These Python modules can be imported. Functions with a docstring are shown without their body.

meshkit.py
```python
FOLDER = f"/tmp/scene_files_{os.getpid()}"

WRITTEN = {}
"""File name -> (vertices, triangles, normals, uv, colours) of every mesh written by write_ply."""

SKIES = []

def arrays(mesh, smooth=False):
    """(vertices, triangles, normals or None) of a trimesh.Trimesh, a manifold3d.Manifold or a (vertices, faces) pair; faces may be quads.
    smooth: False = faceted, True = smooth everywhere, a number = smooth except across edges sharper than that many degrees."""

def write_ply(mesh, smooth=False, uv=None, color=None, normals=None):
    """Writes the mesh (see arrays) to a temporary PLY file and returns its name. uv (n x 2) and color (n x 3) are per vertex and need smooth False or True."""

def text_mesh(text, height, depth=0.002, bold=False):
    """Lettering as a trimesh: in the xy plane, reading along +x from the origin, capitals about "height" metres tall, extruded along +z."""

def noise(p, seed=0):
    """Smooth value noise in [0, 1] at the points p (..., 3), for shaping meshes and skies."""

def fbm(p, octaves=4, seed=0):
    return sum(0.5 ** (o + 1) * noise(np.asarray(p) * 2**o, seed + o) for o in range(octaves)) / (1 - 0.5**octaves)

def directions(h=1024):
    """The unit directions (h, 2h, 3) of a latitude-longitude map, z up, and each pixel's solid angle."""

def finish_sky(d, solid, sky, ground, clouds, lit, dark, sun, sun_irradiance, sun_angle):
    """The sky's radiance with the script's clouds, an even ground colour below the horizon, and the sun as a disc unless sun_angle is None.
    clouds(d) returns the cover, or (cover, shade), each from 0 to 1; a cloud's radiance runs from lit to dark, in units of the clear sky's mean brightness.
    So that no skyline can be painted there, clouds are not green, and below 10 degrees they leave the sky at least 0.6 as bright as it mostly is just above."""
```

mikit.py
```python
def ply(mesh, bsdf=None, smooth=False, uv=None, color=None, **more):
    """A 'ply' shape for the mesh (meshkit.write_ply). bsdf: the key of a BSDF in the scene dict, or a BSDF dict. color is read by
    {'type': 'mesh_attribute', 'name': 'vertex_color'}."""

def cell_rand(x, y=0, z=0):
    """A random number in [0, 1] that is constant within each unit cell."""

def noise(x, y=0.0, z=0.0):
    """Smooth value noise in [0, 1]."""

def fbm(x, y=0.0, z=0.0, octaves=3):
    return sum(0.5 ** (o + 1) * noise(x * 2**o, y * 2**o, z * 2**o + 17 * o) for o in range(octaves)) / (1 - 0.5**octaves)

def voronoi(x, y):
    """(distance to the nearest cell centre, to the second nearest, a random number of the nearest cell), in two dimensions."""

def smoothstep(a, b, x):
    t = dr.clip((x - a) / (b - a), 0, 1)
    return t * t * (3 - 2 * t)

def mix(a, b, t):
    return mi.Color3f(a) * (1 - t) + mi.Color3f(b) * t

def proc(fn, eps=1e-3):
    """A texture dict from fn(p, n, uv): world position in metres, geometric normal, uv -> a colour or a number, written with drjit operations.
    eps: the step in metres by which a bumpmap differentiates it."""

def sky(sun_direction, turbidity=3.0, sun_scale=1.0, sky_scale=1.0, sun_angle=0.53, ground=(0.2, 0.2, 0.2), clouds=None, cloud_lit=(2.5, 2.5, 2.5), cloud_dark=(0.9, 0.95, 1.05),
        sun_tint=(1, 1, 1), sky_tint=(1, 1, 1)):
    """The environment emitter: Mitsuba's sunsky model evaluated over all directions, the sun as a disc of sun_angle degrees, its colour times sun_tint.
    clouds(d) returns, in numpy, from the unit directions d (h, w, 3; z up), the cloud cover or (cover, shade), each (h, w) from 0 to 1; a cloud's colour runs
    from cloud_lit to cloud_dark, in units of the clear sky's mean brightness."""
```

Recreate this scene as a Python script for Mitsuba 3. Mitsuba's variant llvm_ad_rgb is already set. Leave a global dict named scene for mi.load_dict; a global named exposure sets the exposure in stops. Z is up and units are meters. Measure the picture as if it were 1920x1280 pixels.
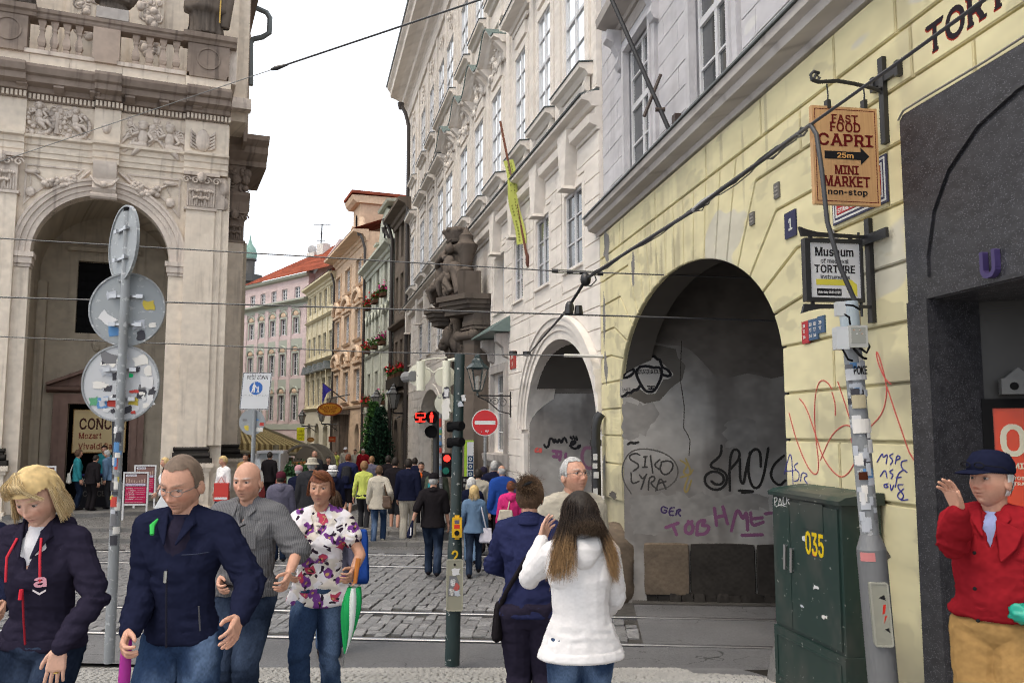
import math,random
import numpy as np,trimesh,shapely
import shapely.geometry as sg
import shapely.affinity as sa
from shapely.ops import unary_union
import manifold3d as m3
import drjit as dr
import mitsuba as mi
import mikit,meshkit
from mikit import proc,noise,fbm,voronoi,cell_rand,smoothstep,mix

PI=math.pi
rng=np.random.default_rng(7)
random.seed(7)
scene,labels={},{}
# ---------------------------------------------------------------- camera, sky, exposure
EYE=np.array([0.0,0.0,2.5])
PITCH=math.atan2(165,1600)
CP,SP=math.cos(PITCH),math.sin(PITCH)
scene['camera']=dict(type='perspective',fov=2*math.degrees(math.atan(960/1600)),fov_axis='x',
    near_clip=0.1,far_clip=2000.0,
    to_world=mi.ScalarTransform4f().look_at(origin=EYE.tolist(),target=(EYE+[0,CP,SP]).tolist(),up=[0,0,1]))
scene['sky']=mikit.sky((-0.35,-0.35,0.85),turbidity=3,sun_scale=0.26,sun_angle=30,clouds=lambda d:1.0,
    cloud_lit=(2.40,2.5,2.64),sun_tint=(0.97,1.0,1.04))
exposure=2.65

# ---------------------------------------------------------------- survey: bearings of the photograph -> metres in the place
def ray(u,v):
    return np.array([(u-960)/1600,CP-SP*(640-v)/1600,SP+CP*(640-v)/1600])
def pt(u,v,y):  # point seen at (u, v), y metres ahead
    d=ray(u,v);return EYE+d*(y/d[1])
def gpt(u,y):
    return np.array([(u-960)/1600*y*CP,y])
class Frame:  # upright plane: s along it, z up, n out of it
    def __init__(f,o,s):
        f.o=np.array(o,float);f.s=np.array(s,float)/np.linalg.norm(s);f.n=np.array([f.s[1],-f.s[0]])
    def at(f,u,v,n=0.0):
        d=ray(u,v);o=f.o+f.n*n
        t=(f.n@(o-EYE[:2]))/(f.n@d[:2]);p=EYE+t*d
        return float((p[:2]-f.o)@f.s),float(p[2])
    def P(f,s,z,n=0.0):
        return np.array([*(f.o+f.s*s+f.n*n),z])
    def w(f,m):  # local (s, z, n) mesh -> world
        V,F=m
        V=np.asarray(V,float);o=np.empty_like(V)
        o[:,:2]=f.o+V[:,:1]*f.s+V[:,2:3]*f.n;o[:,2]=V[:,1]
        return o,F
def bearing(u):
    d=np.array([(u-960)/1600*CP,1.0]);return d/np.linalg.norm(d)
# ---------------------------------------------------------------- scene keeping
_count={}
def key(name):
    k=_count.get(name,0);_count[name]=k+1
    return name if k==0 else f'{name}_{k:03d}'
def thing(name,label,cat,group=None):
    k=key(name);labels[k]={'label':label,'category':cat}
    if group:labels[k]['group']=group
    return k
def shape(k,mesh,mat,smooth=False,color=None):
    if isinstance(mesh,list):mesh=cat(mesh)
    if hasattr(mesh,'to_mesh'):mesh=unman(mesh)
    scene[k]=mikit.ply(mesh,mat,smooth=smooth,color=color)
    return k
def part(parent,name,mesh,mat,smooth=False,label=None,kind=None,color=None):
    k=shape(key(parent+'__'+name),mesh,mat,smooth,color)
    if label:labels.setdefault(k,{})['label']=label
    if kind:labels.setdefault(k,{})['kind']=kind
    return k
def single(name,mesh,mat,label,cat,group=None,smooth=False,color=None):
    k=thing(name,label,cat,group);shape(k,mesh,mat,smooth,color);return k
def structure(name,mesh,mat,smooth=False):
    k=shape(key(name),mesh,mat,smooth);labels[k]={'kind':'structure'};return k
# ---------------------------------------------------------------- mesh bits, all (V, F)
BOXF=np.array([[0,2,1],[0,3,2],[4,5,6],[4,6,7],[0,1,5],[0,5,4],[1,2,6],[1,6,5],[2,3,7],[2,7,6],[3,0,4],[3,4,7]])
def bx(a0,a1,b0,b1,c0,c1):
    return np.array([[a0,b0,c0],[a1,b0,c0],[a1,b1,c0],[a0,b1,c0],[a0,b0,c1],[a1,b0,c1],[a1,b1,c1],[a0,b1,c1]],float),BOXF
def cat(ms):
    V,F,o=[],[],0
    for v,f in ms:
        v=np.asarray(v,float);V.append(v);F.append(np.asarray(f)+o);o+=len(v)
    return np.vstack(V),np.vstack(F)
def tm(m):return trimesh.Trimesh(np.array(m[0]),np.array(m[1]),process=False)
def vf(t):return np.array(t.vertices),np.array(t.faces)
def man(m):
    return m3.Manifold(m3.Mesh(np.ascontiguousarray(m[0],np.float32),np.ascontiguousarray(m[1],np.uint32)))
def unman(m):
    q=m.to_mesh();return np.array(q.vert_properties[:,:3],float),np.array(q.tri_verts)
def poly(p):
    return p if isinstance(p,(sg.Polygon,sg.MultiPolygon))else sg.Polygon(p)
def prism(p,n0,n1):
    p=poly(p).buffer(0);out=[]
    for g in getattr(p,'geoms',[p]):
        if g.area>1e-7:
            t=trimesh.creation.extrude_polygon(g,n1-n0,engine='earcut');V,F=vf(t);V[:,2]+=n0;out.append((V,F))
    return cat(out)
def block(c,n0,n1,bev=0.012):
    """convex ring of corners (s, z), counterclockwise, as a stone with bevelled front"""
    c=np.asarray(c,float);k=len(c);m=c.mean(0)
    q=sg.Polygon(c).buffer(-bev,join_style=2)
    d=c-m
    if not q.is_empty and q.geom_type=='Polygon' and len(q.exterior.coords)-1==k:
        r=np.array(q.exterior.coords)[:-1]
        if sg.Polygon(r).exterior.is_ccw is False:r=r[::-1]
        j=np.argmin(((r-c[0])**2).sum(1));inn=np.roll(r,-j,0)
    else:inn=m+d*(1-bev/(np.linalg.norm(d,axis=1,keepdims=True)+1e-9))
    V=np.vstack([np.c_[c,np.full(k,n0)],np.c_[c,np.full(k,n1-bev)],np.c_[inn,np.full(k,n1)]]);F=[]
    for i in range(k):
        j=(i+1)%k
        for a in(0,k):F+=[[a+i,a+j,a+k+j],[a+i,a+k+j,a+k+i]]
    for i in range(1,k-1):F.append([2*k,2*k+i,2*k+i+1])
    return V,np.array(F)
def run(profile,s0,s1):
    """a moulding: closed profile of (n, z) corners drawn along s"""
    p=np.asarray(profile,float);k=len(p)
    if sg.Polygon(p).exterior.is_ccw:p=p[::-1]
    V=np.vstack([np.c_[np.full(k,s),p[:,1],p[:,0]]for s in(s0,s1)]);F=[]
    for i in range(k):
        j=(i+1)%k;F+=[[i,k+j,j],[i,k+i,k+j]]
    t=trimesh.creation.triangulate_polygon(sg.Polygon(p),engine='earcut')
    tv,tf=t
    idx=[int(np.argmin(((p-q)**2).sum(1)))for q in tv]
    for a,b,c in tf:F+=[[idx[a],idx[b],idx[c]],[k+idx[a],k+idx[c],k+idx[b]]]
    V=V;return fixn((V,np.array(F)))
def fixn(m):
    t=trimesh.Trimesh(m[0],m[1],process=True);t.merge_vertices();
    try:trimesh.repair.fix_normals(t)
    except Exception:pass
    return vf(t)
def tube(pts,r,k=8,cap=True):
    p=np.asarray(pts,float);r=np.broadcast_to(np.asarray(r,float),(len(p),))
    t=np.gradient(p,axis=0);t/=np.linalg.norm(t,axis=1,keepdims=True)+1e-12
    ref=np.array([0,0,1.0])if abs(t[0,2])<0.9 else np.array([1.0,0,0])
    a=np.cross(t[0],ref);a/=np.linalg.norm(a);A=[]
    for i in range(len(p)):
        a=a-t[i]*(a@t[i]);a/=np.linalg.norm(a)+1e-12;A.append(a)
    A=np.array(A);B=np.cross(t,A);ang=np.arange(k)*2*PI/k
    V=p[:,None]+r[:,None,None]*(np.cos(ang)[None,:,None]*A[:,None]+np.sin(ang)[None,:,None]*B[:,None])
    V=V.reshape(-1,3);F=[]
    for i in range(len(p)-1):
        for j in range(k):
            q=(j+1)%k;F+=[[i*k+j,i*k+q,(i+1)*k+q],[i*k+j,(i+1)*k+q,(i+1)*k+j]]
    if cap:
        n=len(V);V=np.vstack([V,p[0],p[-1]]);l=(len(p)-1)*k
        for j in range(k):
            q=(j+1)%k;F+=[[n,q,j],[n+1,l+j,l+q]]
    return V,np.array(F)
def lathe(prof,k=16,c=(0,0,0)):
    """(radius, z) profile about z"""
    p=np.asarray(prof,float);ang=np.arange(k)*2*PI/k
    V=np.stack([p[:,:1]*np.cos(ang),p[:,:1]*np.sin(ang),np.repeat(p[:,1:],k,1)],-1).reshape(-1,3)+np.array(c);F=[]
    for i in range(len(p)-1):
        for j in range(k):
            q=(j+1)%k;F+=[[i*k+j,i*k+q,(i+1)*k+q],[i*k+j,(i+1)*k+q,(i+1)*k+j]]
    return V,np.array(F)
def moulding(prof,st):
    """profile (n, z) carried along stations (s, dz) as one smooth run"""
    k=len(prof);p=np.array(prof,float);V=np.vstack([np.c_[np.full(k,s),p[:,1]+dz,p[:,0]]for s,dz in st]);F=[]
    for i in range(len(st)-1):
        for j in range(k):
            q=(j+1)%k;F+=[[i*k+j,(i+1)*k+j,(i+1)*k+q],[i*k+j,(i+1)*k+q,i*k+q]]
    e=(len(st)-1)*k
    for j in range(1,k-1):F+=[[0,j,j+1],[e,e+j+1,e+j]]
    return fixn((V,np.array(F)))
def ball(c,r,n=1):
    t=trimesh.creation.icosphere(n);r=np.broadcast_to(np.asarray(r,float),(3,));return np.array(t.vertices)*r+np.asarray(c),np.array(t.faces)
_ICO={n:vf(trimesh.creation.icosphere(n))for n in(1,2,3)}
def mv(m,off):return np.asarray(m[0])+np.asarray(off),m[1]
def spin(m,deg,axis='z'):
    a=math.radians(deg);c,s=math.cos(a),math.sin(a)
    R={'z':[[c,-s,0],[s,c,0],[0,0,1]],'x':[[1,0,0],[0,c,-s],[0,s,c]],'y':[[c,0,s],[0,1,0],[-s,0,c]]}[axis]
    return np.asarray(m[0])@np.array(R).T,m[1]
def ribbon(pts,w,n0=0.0,n1=0.004,smooth=2):
    """a painted stroke in (s, z), curve through the points"""
    p=np.asarray(pts,float)
    for _ in range(smooth):
        if len(p)>2:
            q=np.vstack([0.75*p[:-1]+0.25*p[1:],0.25*p[:-1]+0.75*p[1:]]).reshape(2,-1,2).transpose(1,0,2).reshape(-1,2)
            p=np.vstack([p[:1],q,p[-1:]])
    return prism(sg.LineString(p).buffer(w/2,quad_segs=3).simplify(w*0.08),n0,n1)
_FONT={}
def glyphs(text,bold=True,serif=0.0,cond=1.0):
    """lettering as a shapely outline with capitals 1 unit tall; serif > 0 adds slab feet"""
    k=(text,bold,serif,cond)
    if k in _FONT:return _FONT[k]
    x,out=0.0,[]
    for ch in text:
        if ch==' ':x+=0.38;continue
        V,F=vf(meshkit.text_mesh(ch,1.0,0.01,bold))
        top=V[F][np.abs(V[F][:,:,2]-0.01).max(1)<1e-6]
        g=unary_union([sg.Polygon(t[:,:2])for t in top]).buffer(0.004).simplify(0.012)
        x0,y0,x1,y1=g.bounds;g=sa.translate(g,-x0,0)
        if serif:
            feet=[]
            for yy,dy in((y0,1),(y1,-1)):
                cut=g.intersection(sg.box(-1,min(yy,yy+dy*0.02),3,max(yy,yy+dy*0.02)))
                for q in getattr(cut,'geoms',[cut]):
                    if q.is_empty or ch in 'OCSGQUeaosmunc0123456789-.':continue
                    a,_,b,_=q.bounds
                    feet.append(sg.box(a-serif,min(yy,yy+dy*0.11),b+serif,max(yy,yy+dy*0.11)))
            g=unary_union([g]+feet)
        out.append(sa.translate(g,x,0));x+=(x1-x0)+0.11+serif*0.9
    g=sa.scale(unary_union(out),cond,1,origin=(0,0));_FONT[k]=g
    return g
def lettering(text,s0,z0,h,n0,n1,width=None,bold=True,serif=0.0,center=False,italic=0.0):
    g=glyphs(text,bold,serif);w=g.bounds[2]
    fx=h if width is None else width/w
    g=sa.affine_transform(g,[fx,italic*h,0,h,s0-(fx*w/2 if center else 0),z0])
    return prism(g,n0,n1)
# ---------------------------------------------------------------- materials
def mat(name,d):scene[name]=d;return name
_plain={}
def col(r,g,b,rough=1.0,metal=0.0,spec=0.5):
    k=(round(r,3),round(g,3),round(b,3),rough,metal,spec)
    if k not in _plain:
        n=f'mat_plain_{len(_plain)}';rgb={'type':'rgb','value':[r,g,b]}
        if rough>=1:d={'type':'diffuse','reflectance':rgb}
        elif metal:d={'type':'principled','base_color':rgb,'metallic':metal,'roughness':rough}
        else:d={'type':'roughplastic','diffuse_reflectance':rgb,'alpha':rough*rough,'specular_reflectance':{'type':'rgb','value':[spec*2]*3}}
        scene[n]={'type':'twosided','bsdf':d};_plain[k]=n
    return _plain[k]
def hexc(h,rough=1.0,k=1.0):
    """a surface colour given as in a paint chart"""
    v=[int(h[i:i+2],16)/255 for i in(0,2,4)]
    v=[(x/12.92 if x<=0.04045 else((x+0.055)/1.055)**2.4)*k for x in v]
    return col(*v,rough)
def pmat(name,fn,rough=None,spec=0.5,bump=None,scale=0.003,eps=2e-3):
    t=proc(fn)
    d={'type':'diffuse','reflectance':t}if rough is None else{'type':'principled','base_color':t,'roughness':rough,'specular':spec}
    if bump:d={'type':'bumpmap','arbitrary':proc(bump,eps),'scale':scale,'bsdf':d}
    return mat(name,{'type':'twosided','bsdf':d}if not bump else{'type':'twosided','bsdf':d})
def hz(p):return p.x*0.83+p.y*0.56  # a horizontal coordinate for upright walls
def plaster(base,dirt,stain,patch=None,k=1.0,seed=0.0):
    def fn(p,n,uv):
        h=hz(p)+seed
        a=fbm(h*0.9,p.z*0.9,seed,octaves=4)
        b=fbm(h*7,p.z*7,3+seed,octaves=3)
        drip=fbm(h*8,p.z*0.6,9+seed,octaves=3)
        c=mix(base,dirt,dr.clip((a-0.38)*1.6*k,0,1)*0.75)
        c=mix(c,stain,smoothstep(0.58,0.85,drip)*0.42*k)
        if patch is not None:
            q=fbm(h*1.3+40,p.z*1.1,5+seed,octaves=4)
            c=mix(c,patch,smoothstep(0.70,0.715,q)*0.8)
        return c*(0.86+0.28*b)
    return fn
_yp=plaster((0.64,0.585,0.375),(0.57,0.51,0.31),(0.36,0.325,0.23),(0.50,0.48,0.42))
def yellow_fn(p,n,uv):
    h=hz(p);c=_yp(p,n,uv);g=fbm(h*2.5,p.z*1.4,12,octaves=4);s=noise(h*22,p.z*1.5,6)
    c=mix(c,(0.25,0.23,0.18),smoothstep(0.30,0.62,g+0.30-p.z*0.17)*0.7)
    c=mix(c,(0.42,0.385,0.26),smoothstep(0.60,0.66,fbm(h*4,p.z*4,20,octaves=4))*0.5)
    return mix(c,(0.30,0.27,0.19),smoothstep(0.72,0.9,s)*smoothstep(0.45,0.6,g)*0.5)
pmat('mat_yellow',yellow_fn)
pmat('mat_white',plaster((0.71,0.665,0.615),(0.64,0.59,0.54),(0.46,0.43,0.40),k=0.7,seed=11))
pmat('mat_grey_ashlar',plaster((0.52,0.51,0.53),(0.46,0.45,0.47),(0.36,0.35,0.36),(0.60,0.59,0.57),seed=23))
pmat('mat_trim_grey',plaster((0.44,0.41,0.39),(0.33,0.30,0.28),(0.2,0.18,0.17),k=1.2,seed=31))
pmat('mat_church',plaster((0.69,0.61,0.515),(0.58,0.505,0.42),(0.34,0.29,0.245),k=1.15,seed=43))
pmat('mat_church_trim',plaster((0.60,0.53,0.47),(0.44,0.375,0.325),(0.17,0.14,0.125),k=1.3,seed=53))
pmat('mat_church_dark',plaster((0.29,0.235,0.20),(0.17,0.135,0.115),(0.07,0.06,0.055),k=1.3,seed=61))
pmat('mat_brownstone',plaster((0.40,0.325,0.275),(0.30,0.24,0.20),(0.12,0.10,0.09),k=1.2,seed=64))
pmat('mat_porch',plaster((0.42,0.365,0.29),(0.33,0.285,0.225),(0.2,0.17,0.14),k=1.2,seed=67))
pmat('mat_portal',plaster((0.15,0.125,0.107),(0.085,0.072,0.064),(0.035,0.032,0.03),k=1.4,seed=71))
pmat('mat_pinkstone',plaster((0.24,0.16,0.135),(0.17,0.115,0.1),(0.08,0.06,0.055),seed=73))
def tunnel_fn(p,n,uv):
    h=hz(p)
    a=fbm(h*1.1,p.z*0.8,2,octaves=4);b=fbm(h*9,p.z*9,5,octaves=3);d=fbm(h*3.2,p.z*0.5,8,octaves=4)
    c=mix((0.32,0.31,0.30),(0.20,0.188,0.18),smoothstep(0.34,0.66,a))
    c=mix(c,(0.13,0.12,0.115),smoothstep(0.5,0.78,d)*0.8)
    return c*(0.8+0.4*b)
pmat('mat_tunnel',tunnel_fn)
pmat('mat_tunnel_dark',lambda p,n,uv:mix((0.10,0.09,0.082),(0.17,0.155,0.145),fbm(hz(p)*0.8,p.z*0.9,5,octaves=4))*(0.75+0.5*fbm(hz(p)*8,p.z*8,2)))  # darker mottled tone for upper passage walls and ceiling
def dark_plaster_fn(p,n,uv):
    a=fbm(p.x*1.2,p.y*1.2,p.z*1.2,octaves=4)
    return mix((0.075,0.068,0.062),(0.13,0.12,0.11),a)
pmat('mat_dark_plaster',dark_plaster_fn)  # mottled dark tone for arch core, near passage wall and vault
def granite_fn(p,n,uv):
    v1,v2,r=voronoi(hz(p)*170,p.z*170+p.x*30)
    w=fbm(hz(p)*30,p.z*30,1,octaves=3)
    c=mix((0.014,0.014,0.017),(0.040,0.040,0.046),w)
    return mix(c,(0.12,0.12,0.14),smoothstep(0.72,0.97,r)*smoothstep(0.5,0.25,v1)*0.9)
pmat('mat_granite',granite_fn,rough=0.33,spec=0.5)
def sett_fn(p,n,uv):
    r=cell_rand(dr.floor(p.x*6),dr.floor(p.y*6));a=fbm(p.x*40,p.y*40,p.z*40,octaves=3);w=fbm(p.x*0.6,p.y*0.6,3,octaves=3)
    c=mix((0.095,0.095,0.099),(0.17,0.169,0.172),w*0.6+r*0.4)
    return c*(0.62+0.75*a)
pmat('mat_sett',sett_fn,rough=0.5,spec=0.45)
pmat('mat_sett_light',lambda p,n,uv:sett_fn(p,n,uv)*1.35,rough=0.5,spec=0.4)
def mosaic_fn(p,n,uv):
    a=fbm(p.x*60,p.y*60,2,octaves=2);w=fbm(p.x*1.1,p.y*1.1,4,octaves=4)
    return mix((0.24,0.235,0.225),(0.40,0.39,0.375),w)*(0.75+0.5*a)
pmat('mat_mosaic',mosaic_fn)
pmat('mat_mosaic_dark',lambda p,n,uv:mosaic_fn(p,n,uv)*0.66)
def asphalt_fn(p,n,uv):
    a=fbm(p.x*70,p.y*70,2,octaves=3);w=fbm(p.x*0.7,p.y*1.1,4,octaves=4);crack=dr.abs(fbm(p.x*1.1+7,p.y*1.1,11,octaves=4)-0.5)
    c=mix((0.072,0.072,0.076),(0.125,0.125,0.13),w)*(0.7+0.6*a)
    return mix((0.03,0.03,0.03),c,smoothstep(0.0,0.006,crack))
pmat('mat_asphalt',asphalt_fn,rough=0.6,spec=0.4)
def street_fn(p,n,uv):
    v1,v2,r=voronoi(p.x*8,p.y*6);a=fbm(p.x*25,p.y*25,2,octaves=3);w=fbm(p.x*0.3,p.y*0.3,4,octaves=3)
    c=mix((0.075,0.074,0.074),(0.15,0.147,0.145),r*0.5+w*0.5)*(0.7+0.6*a)
    return mix((0.04,0.037,0.034),c,smoothstep(0.02,0.12,v2-v1))
pmat('mat_street',street_fn,rough=0.55,spec=0.4)
pmat('mat_joint',lambda p,n,uv:mix((0.05,0.048,0.046),(0.09,0.085,0.08),fbm(p.x*9,p.y*9,1)))
pmat('mat_pit',lambda p,n,uv:mix((0.02,0.019,0.018),(0.045,0.042,0.038),fbm(p.x*9,p.y*9,1)))
pmat('mat_kerb',lambda p,n,uv:mix((0.10,0.098,0.096),(0.20,0.195,0.19),fbm(p.x*3,p.y*3,p.z*3,octaves=4))*(0.8+0.4*noise(p.x*60,p.y*60,p.z*60)))
pmat('mat_rough_stone',lambda p,n,uv:mix((0.20,0.155,0.115),(0.075,0.062,0.052),fbm(p.x*3.1,p.y*3.1,p.z*3.1,octaves=4))*(0.7+0.6*fbm(p.x*24,p.y*24,p.z*24)))
pmat('mat_dark_stone',lambda p,n,uv:mix((0.055,0.05,0.046),(0.024,0.022,0.021),fbm(p.x*2.1,p.y*2.1,p.z*2.1,octaves=4))*(0.7+0.6*fbm(p.x*24,p.y*24,p.z*24)))
def paint(base,wear,amt=0.66,seed=0.0,dirt=(0.06,0.055,0.05)):
    def fn(p,n,uv):
        a=fbm(p.x*26+seed,p.y*26,p.z*26,octaves=4);w=fbm(p.x*4+seed,p.y*4,p.z*2,octaves=4)
        c=mix(base,dirt,smoothstep(0.45,0.8,w)*0.5)
        return mix(c,wear,smoothstep(amt,amt+0.03,a))
    return fn
pmat('mat_green_paint',paint((0.010,0.027,0.023),(0.15,0.16,0.15),0.735),rough=0.42)
pmat('mat_pole_green',paint((0.014,0.030,0.032),(0.3,0.31,0.3),0.71,5),rough=0.4)
pmat('mat_zinc',paint((0.22,0.235,0.25),(0.36,0.37,0.38),0.64,9,(0.13,0.13,0.13)),rough=0.45)
pmat('mat_signback',paint((0.23,0.25,0.265),(0.32,0.33,0.34),0.68,15,(0.22,0.23,0.24)),rough=0.5)
pmat('mat_cream_paint',paint((0.58,0.57,0.47),(0.3,0.29,0.25),0.72,17,(0.35,0.33,0.27)),rough=0.45)
pmat('mat_iron',paint((0.018,0.018,0.02),(0.10,0.07,0.05),0.68,21,(0.04,0.03,0.025)),rough=0.5)
def wood_fn(p,n,uv):
    g=fbm(hz(p)*6,p.z*1.2,p.y*6,octaves=3);gr=noise((hz(p)+p.z*0.03+g*0.06)*130,p.z*2.5,2);pl=cell_rand(dr.floor(hz(p)*9))
    c=mix((0.52,0.31,0.15),(0.36,0.20,0.09),gr*0.45+g*0.3)
    return c*(0.88+0.24*pl)
pmat('mat_sign_wood',wood_fn,rough=0.45)
mat('mat_pane',{'type':'twosided','bsdf':{'type':'bumpmap','arbitrary':proc(lambda p,n,uv:fbm(hz(p)*1.7,p.z*1.7,3,octaves=2),4e-3),'scale':0.012,
    'bsdf':{'type':'principled','base_color':{'type':'rgb','value':[0.045,0.05,0.055]},'roughness':0.04,'specular':1.0}}})
mat('mat_pane_sky',{'type':'twosided','bsdf':{'type':'bumpmap','arbitrary':proc(lambda p,n,uv:fbm(hz(p)*1.7,p.z*1.7,3,octaves=2),4e-3),'scale':0.008,
    'bsdf':{'type':'principled','base_color':{'type':'rgb','value':[0.75,0.78,0.8]},'metallic':0.8,'roughness':0.05,'specular':1.0}}})
mat('mat_glass',{'type':'thindielectric'})
WHITE_PAINT=col(0.66,0.66,0.68,0.5);DARK=col(0.012,0.012,0.013);BLACK_METAL=col(0.02,0.02,0.022,0.45)
ROOF_TILE='mat_roof';pmat('mat_roof',lambda p,n,uv:mix((0.30,0.085,0.05),(0.17,0.055,0.04),fbm(p.x*2,p.y*2,p.z*2,octaves=3))*(0.7+0.5*noise(hz(p)*4,p.z*5)))
LEAD=col(0.10,0.115,0.12,0.5);COPPER=col(0.16,0.22,0.21,0.6);STEEL=col(0.45,0.45,0.46,0.3,1.0)
# ---------------------------------------------------------------- ground
def gz(x,y):
    y=np.asarray(y,float)
    return np.interp(y,[3.0,4.0,5.0,5.9,6.5,7.25,8.0,8.8,9.35],[0.78,0.72,0.665,0.595,0.535,0.42,0.275,0.115,0.0])+0*np.asarray(x,float)
def sheet(xs,ys,zf):
    X,Y=np.meshgrid(xs,ys);V=np.stack([X,Y,zf(X,Y)],-1).reshape(-1,3);a=len(xs)
    i,j=np.meshgrid(np.arange(len(ys)-1),np.arange(a-1),indexing='ij');q=(i*a+j).ravel()
    return V,np.vstack([np.c_[q,q+1,q+a+1],np.c_[q,q+a+1,q+a]])
structure('ground',sheet(np.r_[-600,-200,-60,np.arange(-20,21,2),60,200,600],np.r_[-80,-20,0,3,4,5,np.arange(5.8,9.5,0.15),12,16,20,24,30,60,150,700.0],
    lambda x,y:gz(x,y)-0.045),'mat_joint')
TR=Frame((0,10.47),(0.996,-0.0906))  # near rail; n points to the camera
def trk(s,d,z=0.0):return TR.P(s,z,-d)
def strip(s0,s1,d0,d1,z):return TR.w((np.array([[s0,z,-d0],[s1,z,-d0],[s1,z,-d1],[s0,z,-d1]]),np.array([[0,1,2],[0,2,3]])))
structure('road_asphalt',cat([strip(-40,14,-1.35,-0.12,-0.008),strip(1.55,16,-0.12,3.2,-0.009),strip(-40,1.5,7.0,7.95,-0.006)]),'mat_asphalt')
structure('street',cat([sheet(np.linspace(-60,40,11),np.r_[18.3,24,40,80,160.0],lambda x,y:0*x-0.004)]),'mat_street')
# setts of the tram street, columns across the tracks
setts=[]
def sett(s,d,ws,wd,z,r,up=0.03):
    a,b=ws/2-0.003,wd/2-0.004;t=r.uniform(-0.0045,0.0045,4)
    c=np.array([[-a,-b],[a,-b],[a,b],[-a,b]])+r.uniform(-0.012,0.012,(4,2));i=c*0.88
    V=np.vstack([np.c_[c[:,0],np.full(4,z-0.05),c[:,1]],np.c_[c[:,0],z-0.007+t,c[:,1]],np.c_[i[:,0],z+t,i[:,1]]])+[s,0,-d]
    F=[[8,9,10],[8,10,11]]
    for q in range(4):
        w=(q+1)%4
        F+=[[4+q,4+w,8+w],[4+q,8+w,8+q],[q,w,4+w],[q,4+w,4+q]]
    m=TR.w((V,np.array(F)));return m
r=np.random.default_rng(3)
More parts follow.
